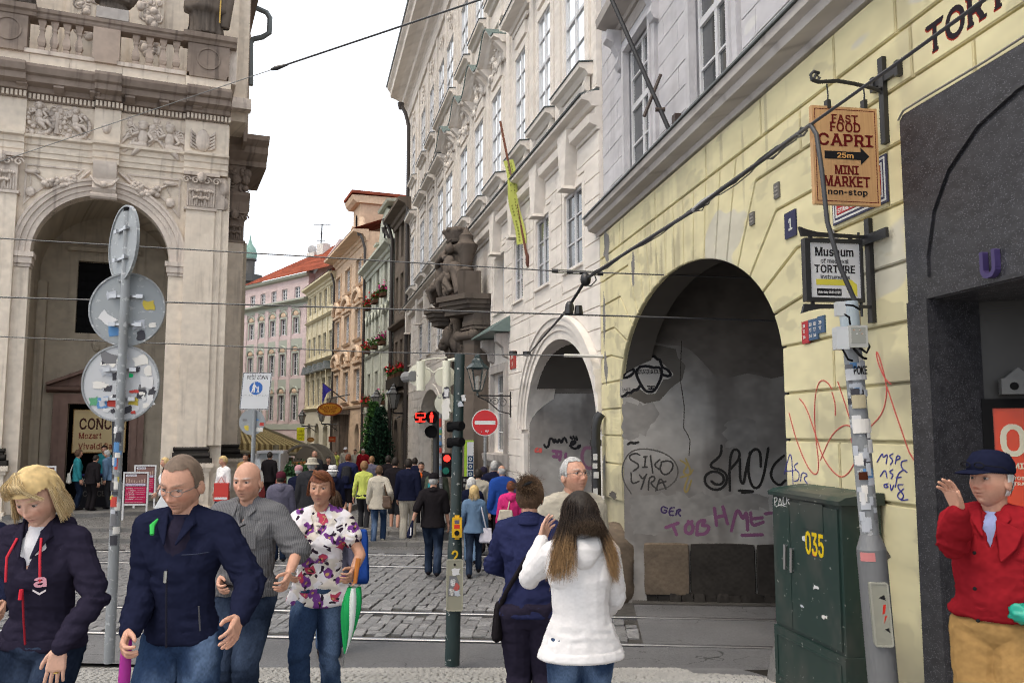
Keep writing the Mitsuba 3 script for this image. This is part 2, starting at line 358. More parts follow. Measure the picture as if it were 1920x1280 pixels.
for band in((-0.04,7.0),):
    s=-15.0
    while s<1.62:
        w=r.uniform(0.13,0.175);d=band[0]+r.uniform(0.07,0.16)
        while d<band[1]:
            l=r.uniform(0.15,0.26)
            near=[abs(d-k)for k in(0.0,1.475,5.38,6.82)]
            if min(near)>l/2+0.06 and not(s>1.1+0.45*math.sin(d*2.1)):
                m=sett(s+r.uniform(-.012,.012),d,w,l,r.uniform(-0.004,0.004),r);setts.append((np.linalg.norm(m[0].mean(0)),m,m[0].mean(0)))
            d+=l+0.004
        s+=w+0.002
inview=lambda c:abs(c[0])/max(c[1],.1)<0.62
near=sorted([q for q in setts if inview(q[2])],key=lambda q:q[0])[:300];ids={id(q)for q in near}
labels['sett_paving']={'kind':'structure'}
shape('sett_paving',strip(-15.2,1.6,-0.1,7.0,-0.03),'mat_joint')
for i,q in enumerate(near):part('sett_paving','sett',q[1],'mat_sett' if r.random()<0.7 else 'mat_sett_light')
rest=[q[1]for q in setts if id(q)not in ids]
part('sett_paving','more_setts',cat(rest),'mat_sett',kind='stuff')
# rails
labels['tram_tracks']={'kind':'structure'}
for d in(0.0,1.475,5.38,6.82):
    rail=cat([tube([TR.P(-40,-.030,-d),TR.P(14,-.030,-d)],.036,14),TR.w(bx(-40,14,-0.03,-0.002,-d+0.066,-d+0.082))])
    part('tram_tracks','rail',rail,col(0.30,0.30,0.31,0.42,1.0),smooth=60);part('tram_tracks','groove',TR.w(bx(-40,14,-0.05,-0.012,-d+0.030,-d+0.066)),DARK)
# mosaic pavement on our side, small cubes on the ramp
cubes=[]
def cube(x,y,w,r):
    a=w/2-0.0075;c=np.array([[-a,-a],[a,-a],[a,a],[-a,a]])+r.uniform(-0.006,0.006,(4,2))+[x,y];i=(c-[x,y])*0.78+[x,y]
    j=r.uniform(-0.002,0.003);z=gz(c[:,0],c[:,1]);zi=gz(i[:,0],i[:,1])
    V=np.vstack([np.c_[c,z-0.03],np.c_[c,z-0.007+j],np.c_[i,zi+j]]);F=[[8,9,10],[8,10,11]]
    for q in range(4):
        w_=(q+1)%4;F+=[[4+q,4+w_,8+w_],[4+q,8+w_,8+q],[q,w_,4+w_],[q,4+w_,4+q]]
    return V,np.array(F)
y=6.0
while y<9.28:
    x=-6.6+r.uniform(0,0.06);edge=3.55-0.156*y-0.02
    while x<edge:
        w=r.uniform(0.058,0.074)
        if not(y>8.35-0.5*(x-2)and x>1.75 and y>7.6):
            cubes.append((y+abs(x)*0.02 if y>7.25 else 99,cube(x,y,w,r),None))
        x+=w
    y+=0.066
cubes.sort(key=lambda q:q[0])
labels['mosaic_pavement']={'kind':'structure'}
shape('mosaic_pavement',sheet(np.linspace(-8,2.9,12),np.r_[-30,0,3,4,5,np.arange(5.8,9.32,0.1)],lambda x,y:gz(x,y)-0.024),'mat_pit')
for q in cubes[:300]:part('mosaic_pavement','cube_stone',q[1],'mat_mosaic' if r.random()<0.85 else 'mat_mosaic_dark')
part('mosaic_pavement','more_cube_stones',cat([q[1]for q in cubes[300:]]),'mat_mosaic',kind='stuff')
structure('pavement',sheet(np.linspace(-40,40,21),np.r_[-60,-10,0,3,4,5,5.9,6.3],lambda x,y:gz(x,y)-0.006),'mat_mosaic')
structure('slab_apron',cat([sheet(np.linspace(1.72,2.35,5),np.arange(7.7,9.36,0.1),lambda x,y:gz(x,y)-0.006)]),'mat_asphalt')
# far kerbs and the raised pavement before the church
CHF=Frame(gpt(440,25.0),(math.sin(math.radians(67.5)),math.cos(math.radians(67.5))))
kb=[]
labels['church_kerb']={'kind':'structure'}
s=-16.0
while s<-2.55:
    part('church_kerb','kerb_stone',cat([TR.w(bx(s+0.006,s+0.994,-0.05,0.10+r.uniform(-.004,.004),-8.25,-7.97)),TR.w(bx(s+0.3,s+1.29,0.0,0.17,-9.55,-9.25))]),'mat_kerb')
    s+=1.0
structure('church_pavement',cat([TR.w(bx(-40,-2.6,-0.05,0.085,-9.3,-8.2)),TR.w(bx(-40,-2.7,-0.05,0.16,-14,-9.5)),TR.w(bx(-40,-6.4,-0.05,0.17,-24,-14))]),'mat_street')
labels['crossing_slabs']={'kind':'structure'}
s=-2.5
while s<1.3:
    part('crossing_slabs','slab',TR.w(bx(s+0.008,s+0.84,-0.03,0.02+r.uniform(-.004,.004),-8.2,-7.97)),'mat_kerb')
    for d in(8.25,8.85):part('crossing_slabs','slab',TR.w(bx(s+0.008+.2,s+.96,-0.03,0.012+r.uniform(-.003,.003),-d-.57,-d)),'mat_kerb')
    s+=0.85
# ---------------------------------------------------------------- the yellow house with the tram passage
YB=Frame(gpt(1128,14.0),-bearing(710))
S1=13.5  # where the wall is left off, beside the camera
AC,AZ,AA,AB=3.77,3.08,2.62,1.39
def arch(t,k=1.0):t=math.radians(t);return[AC+AA*k*math.cos(t),AZ+AB*k*math.sin(t)]
arch_line=[[AC+AA,-0.6]]+[arch(t)for t in np.linspace(0,180,49)]+[[AC-AA,-0.6]]
yb=thing('yellow_house','yellow plastered house with blocked ground floor, grey ashlar storey above and a wide tram passage','building')
GR=[[8.36,0],[8.36,4.62],[8.40,4.655],[12.16,4.655],[12.2,4.62],[12.2,0]]
hole=sg.Polygon(arch_line).buffer(.035).union(sg.Polygon(GR))
def pl(nm,m,ma,F=YB,**k):return part(yb,nm,F.w(m),ma,**k)
pl('wall',prism(sg.box(0.0,-0.3,S1,5.72).difference(hole.buffer(0)),-0.075,-0.035),'mat_yellow')
pl('wall_core',prism(sg.box(0.0,-0.3,S1,5.72).difference(hole.buffer(0)),-0.45,-0.0755),'mat_dark_plaster')  # core painted dark, so the arch soffit is dark instead of yellow
def ystone(p,jit=True):
    p=sg.Polygon(p).buffer(-0.011,join_style=2)
    if p.is_empty:return
    m=cat([prism(p,-0.034,-0.008),prism(p.buffer(-0.008,join_style=2),-0.008,0.0)])
    pl('block',m,'mat_yellow')
CZ=[1.98,2.41,2.82,3.24,3.66,4.08,4.51,4.91,5.30,5.70]
JR=[(6.6,None),(20,(6.92,3.66)),(31,(6.72,4.08)),(41,(6.36,4.51)),(49.5,(5.95,4.91))]
tops=[57,64.5,72,79.5,86.5,93.5,100.5,108,115.5,123]
topx=[5.52,5.1,4.68,4.3,3.95,3.59,3.24,2.86,2.44,2.02]
def arc(t0,t1):return[arch(t)for t in np.linspace(t0,t1,7)]
R_END={3:7.66,4:8.36,5:7.28,6:7.62,7:6.86}
for sd in(0,1):
    mx=(lambda q:[[2*AC-a,b]for a,b in q])if sd else(lambda q:q)
    ext=(lambda k:2*AC-0.0)if sd else(lambda k:R_END[k])
    J=JR
    ystone(mx(arc(6.6,20)+[[6.92,3.66],[ext(3),3.66],[ext(3),3.24],[6.39,3.24]]))
    for k in(1,2,3):
        (t0,a),(t1,b)=J[k],J[k+1]
        ystone(mx(arc(t0,t1)+[list(b),[ext(k+3),b[1]],[ext(k+3),a[1]],list(a)]))
    ystone(mx(arc(49.5,57)+[[5.52,5.30],[ext(7),5.30],[ext(7),4.91],[5.95,4.91]]))
for i in range(len(tops)-1):ystone(arc(tops[i],tops[i+1])+[[topx[i+1],5.30],[topx[i],5.30]])
for a,b in((2.82,3.24),(2.41,2.82),(1.98,2.41),(1.43,1.98)):ystone([[0,a],[1.15,a],[1.16 if b>3.1 else 1.15,b],[0,b]])
rr={0:[6.39,7.30,8.36],1:[6.39,8.36],2:[6.39,7.27,8.36],3:[7.66,8.36],5:[7.28,8.10,8.36],6:[7.62,8.36]}
for k,ss in rr.items():
    for a,b in zip(ss,ss[1:]):ystone([[a,CZ[k]],[b,CZ[k]],[b,CZ[k+1]],[a,CZ[k+1]]])
ystone([[6.39,0.3],[8.36,0.3],[8.36,1.98],[6.39,1.98]])
topc=[0,1.2,2.9,4.7,6.1,7.45,8.28,9.75,11.3,S1]
for a,b in zip(topc,topc[1:]):ystone([[a,5.30],[b,5.30],[b,5.70],[a,5.70]])
for a,b in((6.86,8.44),(8.44,10.9),(10.9,S1)):
    q=sg.box(a,4.91,b,5.30).difference(sg.Polygon(GR).buffer(0.02));ystone(list(max(getattr(q,'geoms',[q]),key=lambda g:g.area).exterior.coords))
for a,b in((7.62,9.05),(9.05,10.6),(10.6,S1)):
    q=sg.box(a,4.51,b,4.91).difference(sg.Polygon(GR).buffer(0.02));ystone(list(max(getattr(q,'geoms',[q]),key=lambda g:g.area).exterior.coords))
for a,b in((12.22,S1),):
    for k in range(8):ystone([[a,CZ[k]],[b,CZ[k]],[b,CZ[k+1]],[a,CZ[k+1]]])
# cornice, grey storey
pl('cornice',run([(-0.05,5.712),(0.02,5.712),(0.03,5.78),(0.16,5.82),(0.17,5.90),(0.23,5.93),(0.23,6.02),(0.0,6.06),(-0.05,6.06)],-0.16,S1),'mat_trim_grey')
pl('flashing',run([(-0.05,6.062),(0.26,6.022),(0.26,6.045),(-0.05,6.095)],-0.19,S1),LEAD)
WIN=[(1.50,2.66),(4.26,5.31),(7.12,8.17),(9.9,10.95)]
WZ0,WZ1=6.16,8.22
GZ=11.5
open_=unary_union([sg.box(a-0.05,WZ0-0.03,b+0.05,WZ1+0.05)for a,b in WIN])
pl('upper_wall',prism(sg.box(0,6.07,S1,GZ).difference(open_),-0.5,-0.09),'mat_grey_ashlar')
z=6.10;k=0;rg=np.random.default_rng(5)
while z<GZ-0.2:
    h=0.315;s=0.02-(0.55 if k%2 else 0)
    while s<9.6:
        w=0.92
        q=sg.box(max(s,0.0),z,s+w,z+h).buffer(-0.007,join_style=2).difference(open_.buffer(0.22,join_style=2))
        for g in getattr(q,'geoms',[q]):
            if g.area>0.02:pl('ashlar',prism(g,-0.089,-0.07+rg.uniform(-.002,.002)),'mat_grey_ashlar')
        s+=w
    z+=h;k+=1
def casement(parent,F,s0,s1,z0,z1,n,cols=2,rows=(0.0,0.5,1.0),thick=(),frame=WHITE_PAINT,glass='mat_pane',fw=0.055,mw=0.028,dark=DARK,seed=0,name='window',split=None):
    """a window: frame with glazing bars (part), its panes (sub-parts)"""
    rg=np.random.default_rng(abs(seed+int(s0*100)+int(z0*10)));W,Hh=s1-s0,z1-z0
    fr=[bx(s0,s0+fw,z0,z1,n-0.06,n),bx(s1-fw,s1,z0,z1,n-0.06,n),bx(s0+fw,s1-fw,z0,z0+fw,n-0.061,n-0.001),bx(s0+fw,s1-fw,z1-fw,z1,n-0.061,n-0.001)]
    xs=[s0+W*c/cols for c in range(cols+1)];zs=[z0+Hh*q for q in rows]
    for i,x in enumerate(xs[1:-1]):
        g=fw*0.7 if(split is None or(i+1)in split)else mw/2
        fr.append(bx(x-g,x+g,z0+fw,z1-fw,n-0.05,n-0.004))
    for i,q in enumerate(zs[1:-1]):
        t=fw*0.8 if i in thick else mw/2
        fr.append(bx(s0+fw,s1-fw,q-t,q+t,n-0.052,n-(0.0 if i in thick else 0.008)))
    fk=part(parent,name,F.w(cat(fr)),frame)
    for i in range(cols):
        for j in range(len(zs)-1):
            a,b,c,d=xs[i],xs[i+1],zs[j],zs[j+1];t=rg.normal(0,0.008,2)
            V=np.array([[a,c,0],[b,c,0],[b,d,0],[a,d,0]],float);V[:,2]=n-0.035+(V[:,0]-(a+b)/2)*t[0]+(V[:,1]-(c+d)/2)*t[1]
            part(fk,'pane',F.w((V,np.array([[0,1,2],[0,2,3]]))),glass)
    return fk
def surround(s0,s1,z0,z1,w,n0,n1):
    return prism(sg.box(s0-w,z0,s1+w,z1+w).difference(sg.box(s0,z0-1,s1,z1)),n0,n1)
for a,b in WIN:
    casement(yb,YB,a,b,WZ0,WZ1,-0.12,2,(0,.28,.56,.78,1.0),thick=(1,))
    pl('window_surround',cat([surround(a-.02,b+.02,WZ0-.03,WZ1+.02,.2,-0.1,-0.03),surround(a-.02,b+.02,WZ0-.03,WZ1+.02,.08,-0.1,0.0)]),'mat_grey_ashlar')
    pl('window_hood',cat([run([(-.1,8.66),(.02,8.66),(.04,8.72),(.30,8.78),(.32,8.9),(-.1,9.0)],a-.42,b+.42),prism(sg.box(a-.22,8.44,b+.22,8.655),-.1,-.02)]),'mat_trim_grey')
    for q in(a-.24,b+.24):
        pl('console',cat([run([(-.1,8.02),(0.0,8.05),(.05,8.14),(.02,8.26),(.1,8.42),(.2,8.5),(.2,8.655),(-.1,8.655)],q-.09,q+.09),run([(.1,8.44),(.22,8.5),(.22,8.56),(.12,8.6)],q-.11,q+.11)]),'mat_grey_ashlar')
    pl('back_panel',prism(sg.box(a,WZ0,b,WZ1),-0.40,-0.38),DARK)
    pl('lead_sill',run([(-.12,WZ0-.06),(.05,WZ0-.08),(.05,WZ0-.055),(-.12,WZ0-.02)],a-.05,b+.05),LEAD)
# ---- passage
dT=TR.s
P0=YB.P(AC-AA,0,-0.03);TW=Frame(P0[:2],dT)  # its far wall, lit from the mouth
SL=15.0
def sweep(line,s0=-0.0,s1=SL):
    out=[]
    for a,z in line:
        p=YB.P(a,z,-0.034)
        out.append(p)
    A=np.array(out);B=A+np.array([dT[0],dT[1],0])*s1;A=A+np.array([dT[0],dT[1],0])*s0
    n=len(A);F=[]
    for i in range(n-1):F+=[[i,i+1,n+i+1],[i,n+i+1,n+i]]
    return np.vstack([A,B]),np.array(F)
I_=type('I',(),{'w':staticmethod(lambda m:m)})
zz=[3.42+.28*math.sin(x*1.3+1)+.16*math.sin(x*3.1)+.07*math.sin(x*7.7)for x in np.linspace(0,SL,90)]
low=sg.Polygon([(0,-.1)]+[(SL,-.1)]+list(zip(np.linspace(0,SL,90),zz))[::-1])
part(yb,'passage_wall',TW.w(prism(low,-0.3,0.0)),'mat_tunnel')
part(yb,'sooty_passage_wall',TW.w(prism(sg.box(0,-.1,SL,5.4).difference(low),-0.3,-0.001)),'mat_tunnel_dark',label='dark upper wall inside the passage')  # wall above the wavy line, in the darker tone
part(yb,'near_passage_wall',sweep([[AC+AA,0.0],[AC+AA,5.4]]),'mat_dark_plaster')
def sheet3(pts,ma,nm):return part(yb,nm,(np.array(pts),np.array([[0,1,2],[0,2,3]])),ma)
c4=[YB.P(AC-AA,5.3,-.44),YB.P(AC+AA+.1,5.3,-.44)];dv=np.array([*dT,0])*SL
sheet3([c4[0],c4[1],c4[1]+dv,c4[0]+dv],'mat_tunnel_dark','passage_ceiling')
c5=[YB.P(AC-AA,0,-.1)+dv,YB.P(AC+AA+.1,0,-.1)+dv]
sheet3([c5[0],c5[1],c5[1]+[0,0,5.4],c5[0]+[0,0,5.4]],'mat_tunnel_dark','end_wall')  # unseen wall added to close the passage, so light enters only at the mouth
def rough_block(s0,s1,z0,z1,n0,n1,seed,F,amp=0.03,sub=3):
    m=unman(m3.Manifold.cube((s1-s0,z1-z0,n1-n0)).refine(6));V=m[0]+[s0,z0,n0];c=np.array([(s0+s1)/2,(z0+z1)/2,(n0+n1)/2]);h=np.array([(s1-s0),(z1-z0),(n1-n0)])/2
    q=(V-c)/h;r=np.linalg.norm(q,axis=1,keepdims=True);ex=26.0
    q=q/np.maximum((np.abs(q)**ex).sum(1,keepdims=True)**(1/ex),1e-6)*np.abs(q).max(1,keepdims=True)
    V=c+q*h;V=V+(meshkit.fbm(V*4+seed,3,seed)-.5)[:,None]*amp*np.array([1,1,1.6])*np.sign(V-c)
    return F.w((V,m[1]))
b0=[(0.28,0.93),(0.95,1.88),(1.90,2.82),(2.84,3.7),(3.72,4.7),(4.72,5.6),(5.62,6.7)]
for i,(a,b)in enumerate(b0):
    part(yb,'base_stone',rough_block(a,b,.10,0.84,-.1,.05+.03*(i==0),i,TW,.02),'mat_rough_stone' if i==0 else 'mat_dark_stone',smooth=40)
part(yb,'rubble_footing',cat([rough_block(x,x+.16,-.03,.13,-.1,.05+rg.uniform(-.02,.03),i,TW,.05)for i,x in enumerate(np.arange(.3,6.5,.17))]),'mat_dark_stone',kind='stuff')
part(yb,'passage_floor_edge',TW.w(bx(0.1,SL,-.03,.012,0.0,.22)),'mat_joint')
# guard stones at the mouth
def boulder(c,r,seed,amp=.16,n=3,flat=None):
    V,F=_ICO[n];V=V.copy();d=np.sign(V)*np.abs(V)**.75
    V=d*np.array(r)*(1+amp*(meshkit.fbm(V*1.6+seed,4,seed)[:,None]-.5)*2)
    return V+np.array(c),F
gpos=YB.P(0.80,0,0.02)
g1=boulder((gpos[0]-.02,gpos[1],0.40),(.42,.42,.66),3,.2)
single('guard_stone',g1,'mat_rough_stone','tall rounded brown guard stone at the left foot of the yellow passage arch','guard stone',smooth=True)
g2=unman(m3.Manifold.hull_points(np.array([[0,0,0],[.34,0,0],[.34,.3,0],[0,.3,0],[.22,.05,.62],[.33,.05,.66],[.33,.26,.66],[.24,.24,.62],[.1,.04,.3],[.06,.25,.25]])*[.62,1,.93]).refine(5))
V=g2[0]+(meshkit.fbm(g2[0]*7,3,2)-.5)[:,None]*.05;gp2=YB.P(6.28,0,.10)
single('guard_stone',(spin((V,g2[1]),-9)[0]+[gp2[0]-.12,gp2[1]-.25,.30],g2[1]),'mat_kerb','short pale wedge shaped guard stone left of the green cabinet','guard stone',smooth=50)
# ---- granite portal
gp_=thing('granite_portal','dark speckled granite shop portal with curved shoulder beside the yellow wall','portal')
inner=sg.box(8.58,-.3,11.98,3.345)
gpoly=sg.Polygon([[8.362,-.3]]+GR[1:-1]+[[12.2,-.3]])
groove=sg.LineString([(8.60,3.5),(8.60,3.62),(8.68,3.90),(8.84,4.12),(9.12,4.30),(9.45,4.39),(10.3,4.46),(11.2,4.40),(11.6,4.2),(11.95,3.8),(12.0,3.5)]).buffer(.022)
part(gp_,'facing',YB.w(cat([prism(gpoly.difference(inner),-.3,.035),prism(gpoly.difference(inner).difference(groove).difference(sg.box(8,-.5,13,3.352)),.035,.06)])),'mat_granite')
for a in(8.362,11.985):part(gp_,'jamb',YB.w(bx(a,a+.213,.3,3.35,.036,.075)),'mat_granite')
part(gp_,'reveal',YB.w(bx(8.45,12.1,3.35,3.45,-1.3,-.301)),'mat_granite')
part(gp_,'doorway_back',YB.w(bx(8.45,12.1,.2,3.45,-1.36,-1.305)),DARK)
part(gp_,'cable',YB.w(tube([(8.36,4.63,.07),(8.42,4.675,.07),(8.62,4.69,.05),(9.2,4.685,.05),(9.8,4.70,.05),(11,4.68,.05)],.008,5)),col(.2,.19,.17))
u=lettering('U',9.12,3.385,.15,.062,.10,bold=True);part(gp_,'letter',YB.w(u),col(.05,.035,.12,.4),label='blue raised letter U on the granite lintel')
# painted lettering on the yellow wall
pl('painted_lettering',lettering('TORTURE MUSEUM',8.62,4.99,.19,.0005,.003,serif=.06),col(.03,.025,.03),label='black slab lettering beginning TORT with red shadow')
pl('lettering_shadow',lettering('TORTURE MUSEUM',8.612,4.982,.19,.0002,.0015,serif=.06),col(.28,.03,.02))
# ---- graffiti
def strokes(F,ox,oy,sc,lines,w,ma,n=0.0,parent=yb,name='graffiti',label=None,n1=.004,smooth=2):
    ms=[ribbon([F.at(ox+x/sc,oy+y/sc,n)for x,y in L],w,n,n+n1,smooth)for L in lines]
    return part(parent,name,F.w(cat(ms)),ma,label=label)
INK=col(.018,.018,.02);TAG=col(.05,.048,.047)
T5=(1140,640,3.459)
strokes(TW,*T5,[[(95,135),(110,112),(130,118),(140,98),(165,105),(180,88),(205,100),(220,85),(245,95),(262,82),(285,100),(300,92),(318,118),(335,115),(345,150),(352,165)],[(92,355),(110,352),(125,330),(150,335),(165,312),(190,315),(205,290)],[(205,165),(185,185),(182,215),(205,265),(235,315),(262,328),(295,325),(320,290),(345,235),(352,190),(330,165),(300,172),(270,162),(235,158),(205,165)],[(95,225),(120,192),(172,175),(165,212),(110,240),(95,225)],[(352,168),(385,180),(410,212),(395,228),(352,215)]],.042,INK,label='street art outline of a sheep head with woolly fringe')
strokes(TW,*T5,[[(258,290),(280,293),(300,290)],[(280,293),(282,308)],[(262,306),(282,309),(296,304)]],.022,INK)
TX=lambda t,u,v,w,h,F=TW,ma=INK,par=yb,n=.001,it=0,lab=None,bold=False:part(par,'graffiti',F.w((lambda a,b:lettering(t,a[0],b[1],a[1]-b[1],n,n+.003,width=b[0]-a[0],bold=bold,italic=it))(F.at(u,v),F.at(u+w,v+h))),ma,label=lab)
TX('JESUSCOEURJESUS',1140+190/3.459,640+182/3.459,152/3.459,26/3.459,bold=True,lab='small capitals across the brow of the sheep')
TX('SHEEP',1140+92/3.459,640+302/3.459,55/3.459,26/3.459)
pmat('mat_damp',lambda p,n,uv:mix((.085,.078,.07),(.13,.12,.11),fbm(hz(p)*6,p.z*6,2)))
blob=sg.Polygon([TW.at(1140+x/3.459,640+y/3.459)for x,y in[(95,130),(130,60),(200,40),(330,38),(430,60),(440,110),(490,160),(470,240),(400,290),(330,370),(240,390),(150,345),(90,350)]]).buffer(.08).buffer(-.05)
pl('damp_patch',TW.w(prism(blob,-.002,.0005)),'mat_damp',F=I_)
strokes(TW,*T5,[[(478,0),(472,130),(468,250),(482,330),(495,430),(490,560),(515,600),(532,640),(525,740)]],.012,col(.05,.045,.04),name='crack',smooth=0)
pmat('mat_patch',lambda p,n,uv:mix((.25,.242,.234),(.19,.18,.174),fbm(hz(p)*2,p.z*2,6,octaves=4))*(.8+.4*fbm(hz(p)*11,p.z*11,3)))
rp=np.random.default_rng(4)
for pts_,n_ in(([(745,590),(780,520),(960,505),(970,600),(900,690),(770,680)],.0004),([(150,1010),(420,985),(700,1000),(900,985),(1040,1010),(1045,1090),(700,1110),(520,1180),(270,1260),(160,1250)],.0003),([(80,420),(150,385),(300,410),(330,470),(240,600),(90,640)],.0004)):
    g_=sg.Polygon([TW.at(1140+x/3.459,640+y/3.459)for x,y in pts_]).segmentize(.07);g_=sg.Polygon([(a+rp.normal(0,.025),b+rp.normal(0,.025))for a,b in list(g_.exterior.coords)[:-1]]).buffer(0);part(yb,'repair_patch',TW.w(prism(max(getattr(g_,'geoms',[g_]),key=lambda q:q.area),-.003,n_)),'mat_patch')
shp=sg.Polygon([TW.at(1140+x/3.459,640+y/3.459)for x,y in[(95,135),(140,100),(220,85),(285,95),(345,150),(410,212),(390,230),(350,235),(300,325),(255,328),(205,290),(160,315),(92,355),(92,225)]]).buffer(.03)
pl('sheep_ground',TW.w(prism(shp,-.001,.0009)),col(.36,.345,.33),F=I_)
strokes(TW,*T5,[[(205,735),(180,722),(140,735),(140,765),(195,790),(200,815),(165,838)],[(232,748),(252,745)],[(243,746),(238,812)],[(224,814),(254,812)],[(275,740),(290,850)],[(335,765),(295,800),(335,830)],[(345,790),(335,830),(360,865),(400,855),(428,800),(400,770),(345,780)],[(150,850),(150,925),(200,905)],[(205,865),(225,895),(250,860)],[(240,880),(215,955)],[(262,960),(265,880),(300,870),(305,900),(270,915),(320,960)],[(310,965),(340,870),(375,955)],[(325,920),(375,905)]],.024,TAG,label='black tag reading SIKO LYRA')
strokes(TW,*T5,[[(150,985),(95,900),(90,800),(140,710),(240,690),(370,720),(450,790),(455,880),(400,940),(330,960)]],.02,col(.10,.095,.09),label='thin grey loop round the black tag')
strokes(TW,*T5,[[(130,665),(150,650),(165,662),(195,652)],[(735,675),(735,740),(640,810),(770,840),(770,930),(700,970),(630,930),(625,870),(680,835),(750,860),(750,920),(700,930),(670,905)],[(790,965),(785,840),(800,700),(850,700),(855,760),(790,830)],[(855,760),(855,900),(880,930),(890,850),(920,720),(960,690),(990,720),(990,810)],[(920,720),(905,850),(940,960),(1000,930),(1040,690)],[(1140,740),(1070,800),(1050,880),(1110,940),(1150,900)],[(850,965),(965,970),(870,980)]],.038,col(.03,.029,.028),label='large looping black tag deep in the passage')
strokes(TW,*T5,[[(385,1080),(350,1065),(342,1100),(370,1115),(385,1095),(365,1092)],[(430,1075),(400,1078),(395,1125),(425,1125)],[(400,1100),(422,1098)],[(440,1125),(450,1085),(478,1090),(450,1108),(470,1130)]],.022,col(.05,.03,.10),label='small violet tag GER')
MAG=col(.19,.085,.16)
strokes(TW,*T5,[[(375,1205),(455,1175)],[(420,1190),(445,1250)],[(545,1165),(500,1190),(500,1240),(545,1245),(555,1190),(520,1165)],[(575,1250),(580,1165),(640,1155),(600,1195),(660,1190),(640,1245),(580,1250)],[(690,1080),(705,1190)],[(698,1138),(762,1126)],[(745,1070),(775,1180)],[(800,1225),(830,1095),(855,1100),(875,1160),(900,1090),(905,1220)],[(925,1110),(930,1200),(1005,1170)],[(930,1150),(1000,1140)],[(1020,1115),(1060,1110)],[(870,1255),(1000,1250)]],.05,MAG,label='blurred magenta tags low on the passage wall')
strokes(TW,*T5,[[(470,770),(520,800),(480,850),(530,870),(550,830)],[(520,880),(490,960),(510,985),(540,900)],[(505,760),(545,860),(470,880)]],.025,col(.28,.22,.09))
RED=col(.50,.10,.09);BLU=col(.06,.06,.26)
Y8=(1440,600,3.2)
strokes(YB,*Y8,[[(127,555),(170,720),(240,890),(290,935),(310,880),(280,650),(280,480),(300,380),(330,355),(365,380),(385,415)],[(190,470),(230,520),(285,680),(330,830),(420,945),(480,930),(540,820),(540,680),(480,620),(420,650),(370,710),(315,840)],[(385,430),(405,500),(405,570)],[(420,370),(470,520),(520,680),(540,740)],[(540,680),(485,710),(560,820)],[(620,635),(690,560),(715,450),(710,370),(670,220),(650,180),(655,240),(700,350),(740,385)],[(715,400),(760,540),(830,740),(850,800),(915,890)]],.008,RED,n=.001,label='long thin red scrawl across the yellow blocks')
strokes(YB,*Y8,[[(100,920),(140,760),(152,985)],[(105,905),(165,900)],[(180,855),(158,870),(165,895),(190,915),(185,960),(160,965)],[(195,965),(205,905),(245,930),(210,945),(245,990)]],.008,BLU,n=.001,label='blue tag ASR beside the arch')
strokes(YB,*Y8,[[(655,850),(690,790),(690,830),(720,795),(710,860)],[(750,800),(725,815),(755,840),(735,865)],[(765,860),(775,805),(800,825),(770,840)],[(835,840),(800,845),(800,885),(835,912)],[(675,935),(705,890),(715,945)],[(750,895),(725,910),(755,925),(740,950)],[(765,1000),(780,920),(810,900)],[(770,945),(800,940)],[(720,980),(695,985),(700,1005),(725,1000),(712,990)],[(735,985),(740,1030),(755,990)],[(810,985),(775,985),(790,1020),(820,1050),(800,1080),(770,1050),(815,1010)],[(800,1080),(840,1075)]],.008,BLU,n=.001,label='blue tags in three lines right of the pole')
rb=np.random.default_rng(21)
for(u_,v_),w_,h_ in(((1137,462),.20,.34),((1133,600),.10,.5),((1136,690),.12,.3),((1187,505),.09,.3),((1640,1030),.2,.1),((1133,880),.09,.25),((1150,928),.3,.06),((1560,470),.12,.2)):
    s_,z_=YB.at(u_,v_);a_=np.linspace(0,2*PI,15)[:-1];part(yb,'bare_patch',YB.w(prism(sg.Polygon(np.c_[np.maximum(s_+w_*np.cos(a_)*rb.uniform(.5,1.15,14),.004),z_+h_*np.sin(a_)*rb.uniform(.5,1.15,14)]).buffer(0),-.006,.0012)),'mat_patch' if v_<900 else 'mat_damp')
# small plates on the yellow wall
def plate(nm,lab,s0,s1,z0,z1,ma,n1=.016,cat_='sign'):
    k=thing(nm,lab,cat_);part(k,'panel',YB.w(cat([prism(sg.box(s0,z0,s1,z1).buffer(.008),.001,n1)])),ma);return k
k=plate('house_number_plate','dark blue enamel house number plate reading 1 above the arch pier',6.55,6.74,4.20,4.42,col(.015,.018,.07,.3))
part(k,'digit',YB.w(lettering('1',6.62,4.26,.1,.016,.019)),col(.5,.5,.48))
for q,lb in(((6.36,6.45,4.62,4.75),'upper of two small grey utility plaques on the yellow blocks'),((5.82,5.91,4.50,4.61),'lower small grey utility plaque on a yellow voussoir')):
    k=plate('wall_plaque',lb,*q,col(.13,.12,.11,.6))
    part(k,'marking',YB.w(cat([bx(q[0]+.015,q[1]-.015,q[2]+.02+i*.035,q[2]+.035+i*.035,.015,.019)for i in range(3)])),col(.3,.28,.25))
k=plate('tram_marker_plate','stepped red and blue hydrant marker plate low on the yellow wall',6.80,6.90,3.235,3.41,col(.40,.03,.04,.4))
part(k,'panel',YB.w(prism(sg.box(6.91,3.245,7.06,3.42),.001,.016)),col(.05,.10,.19,.4));part(k,'panel',YB.w(prism(sg.box(7.065,3.29,7.17,3.43),.001,.016)),col(.05,.10,.19,.4))
for i,s_ in enumerate((6.815,6.925,6.995,7.085)):
    for t_,zz in(('30',3.365),('T/105'[:2],3.32),('14',3.27)):
        if i<3 or zz>3.3:part(k,'figures',YB.w(lettering(t_,s_,zz,.026,.017,.019)),col(.6,.6,.58))
k=thing('street_name_plate','red street name plate with white border partly hidden behind the wooden sign','sign')
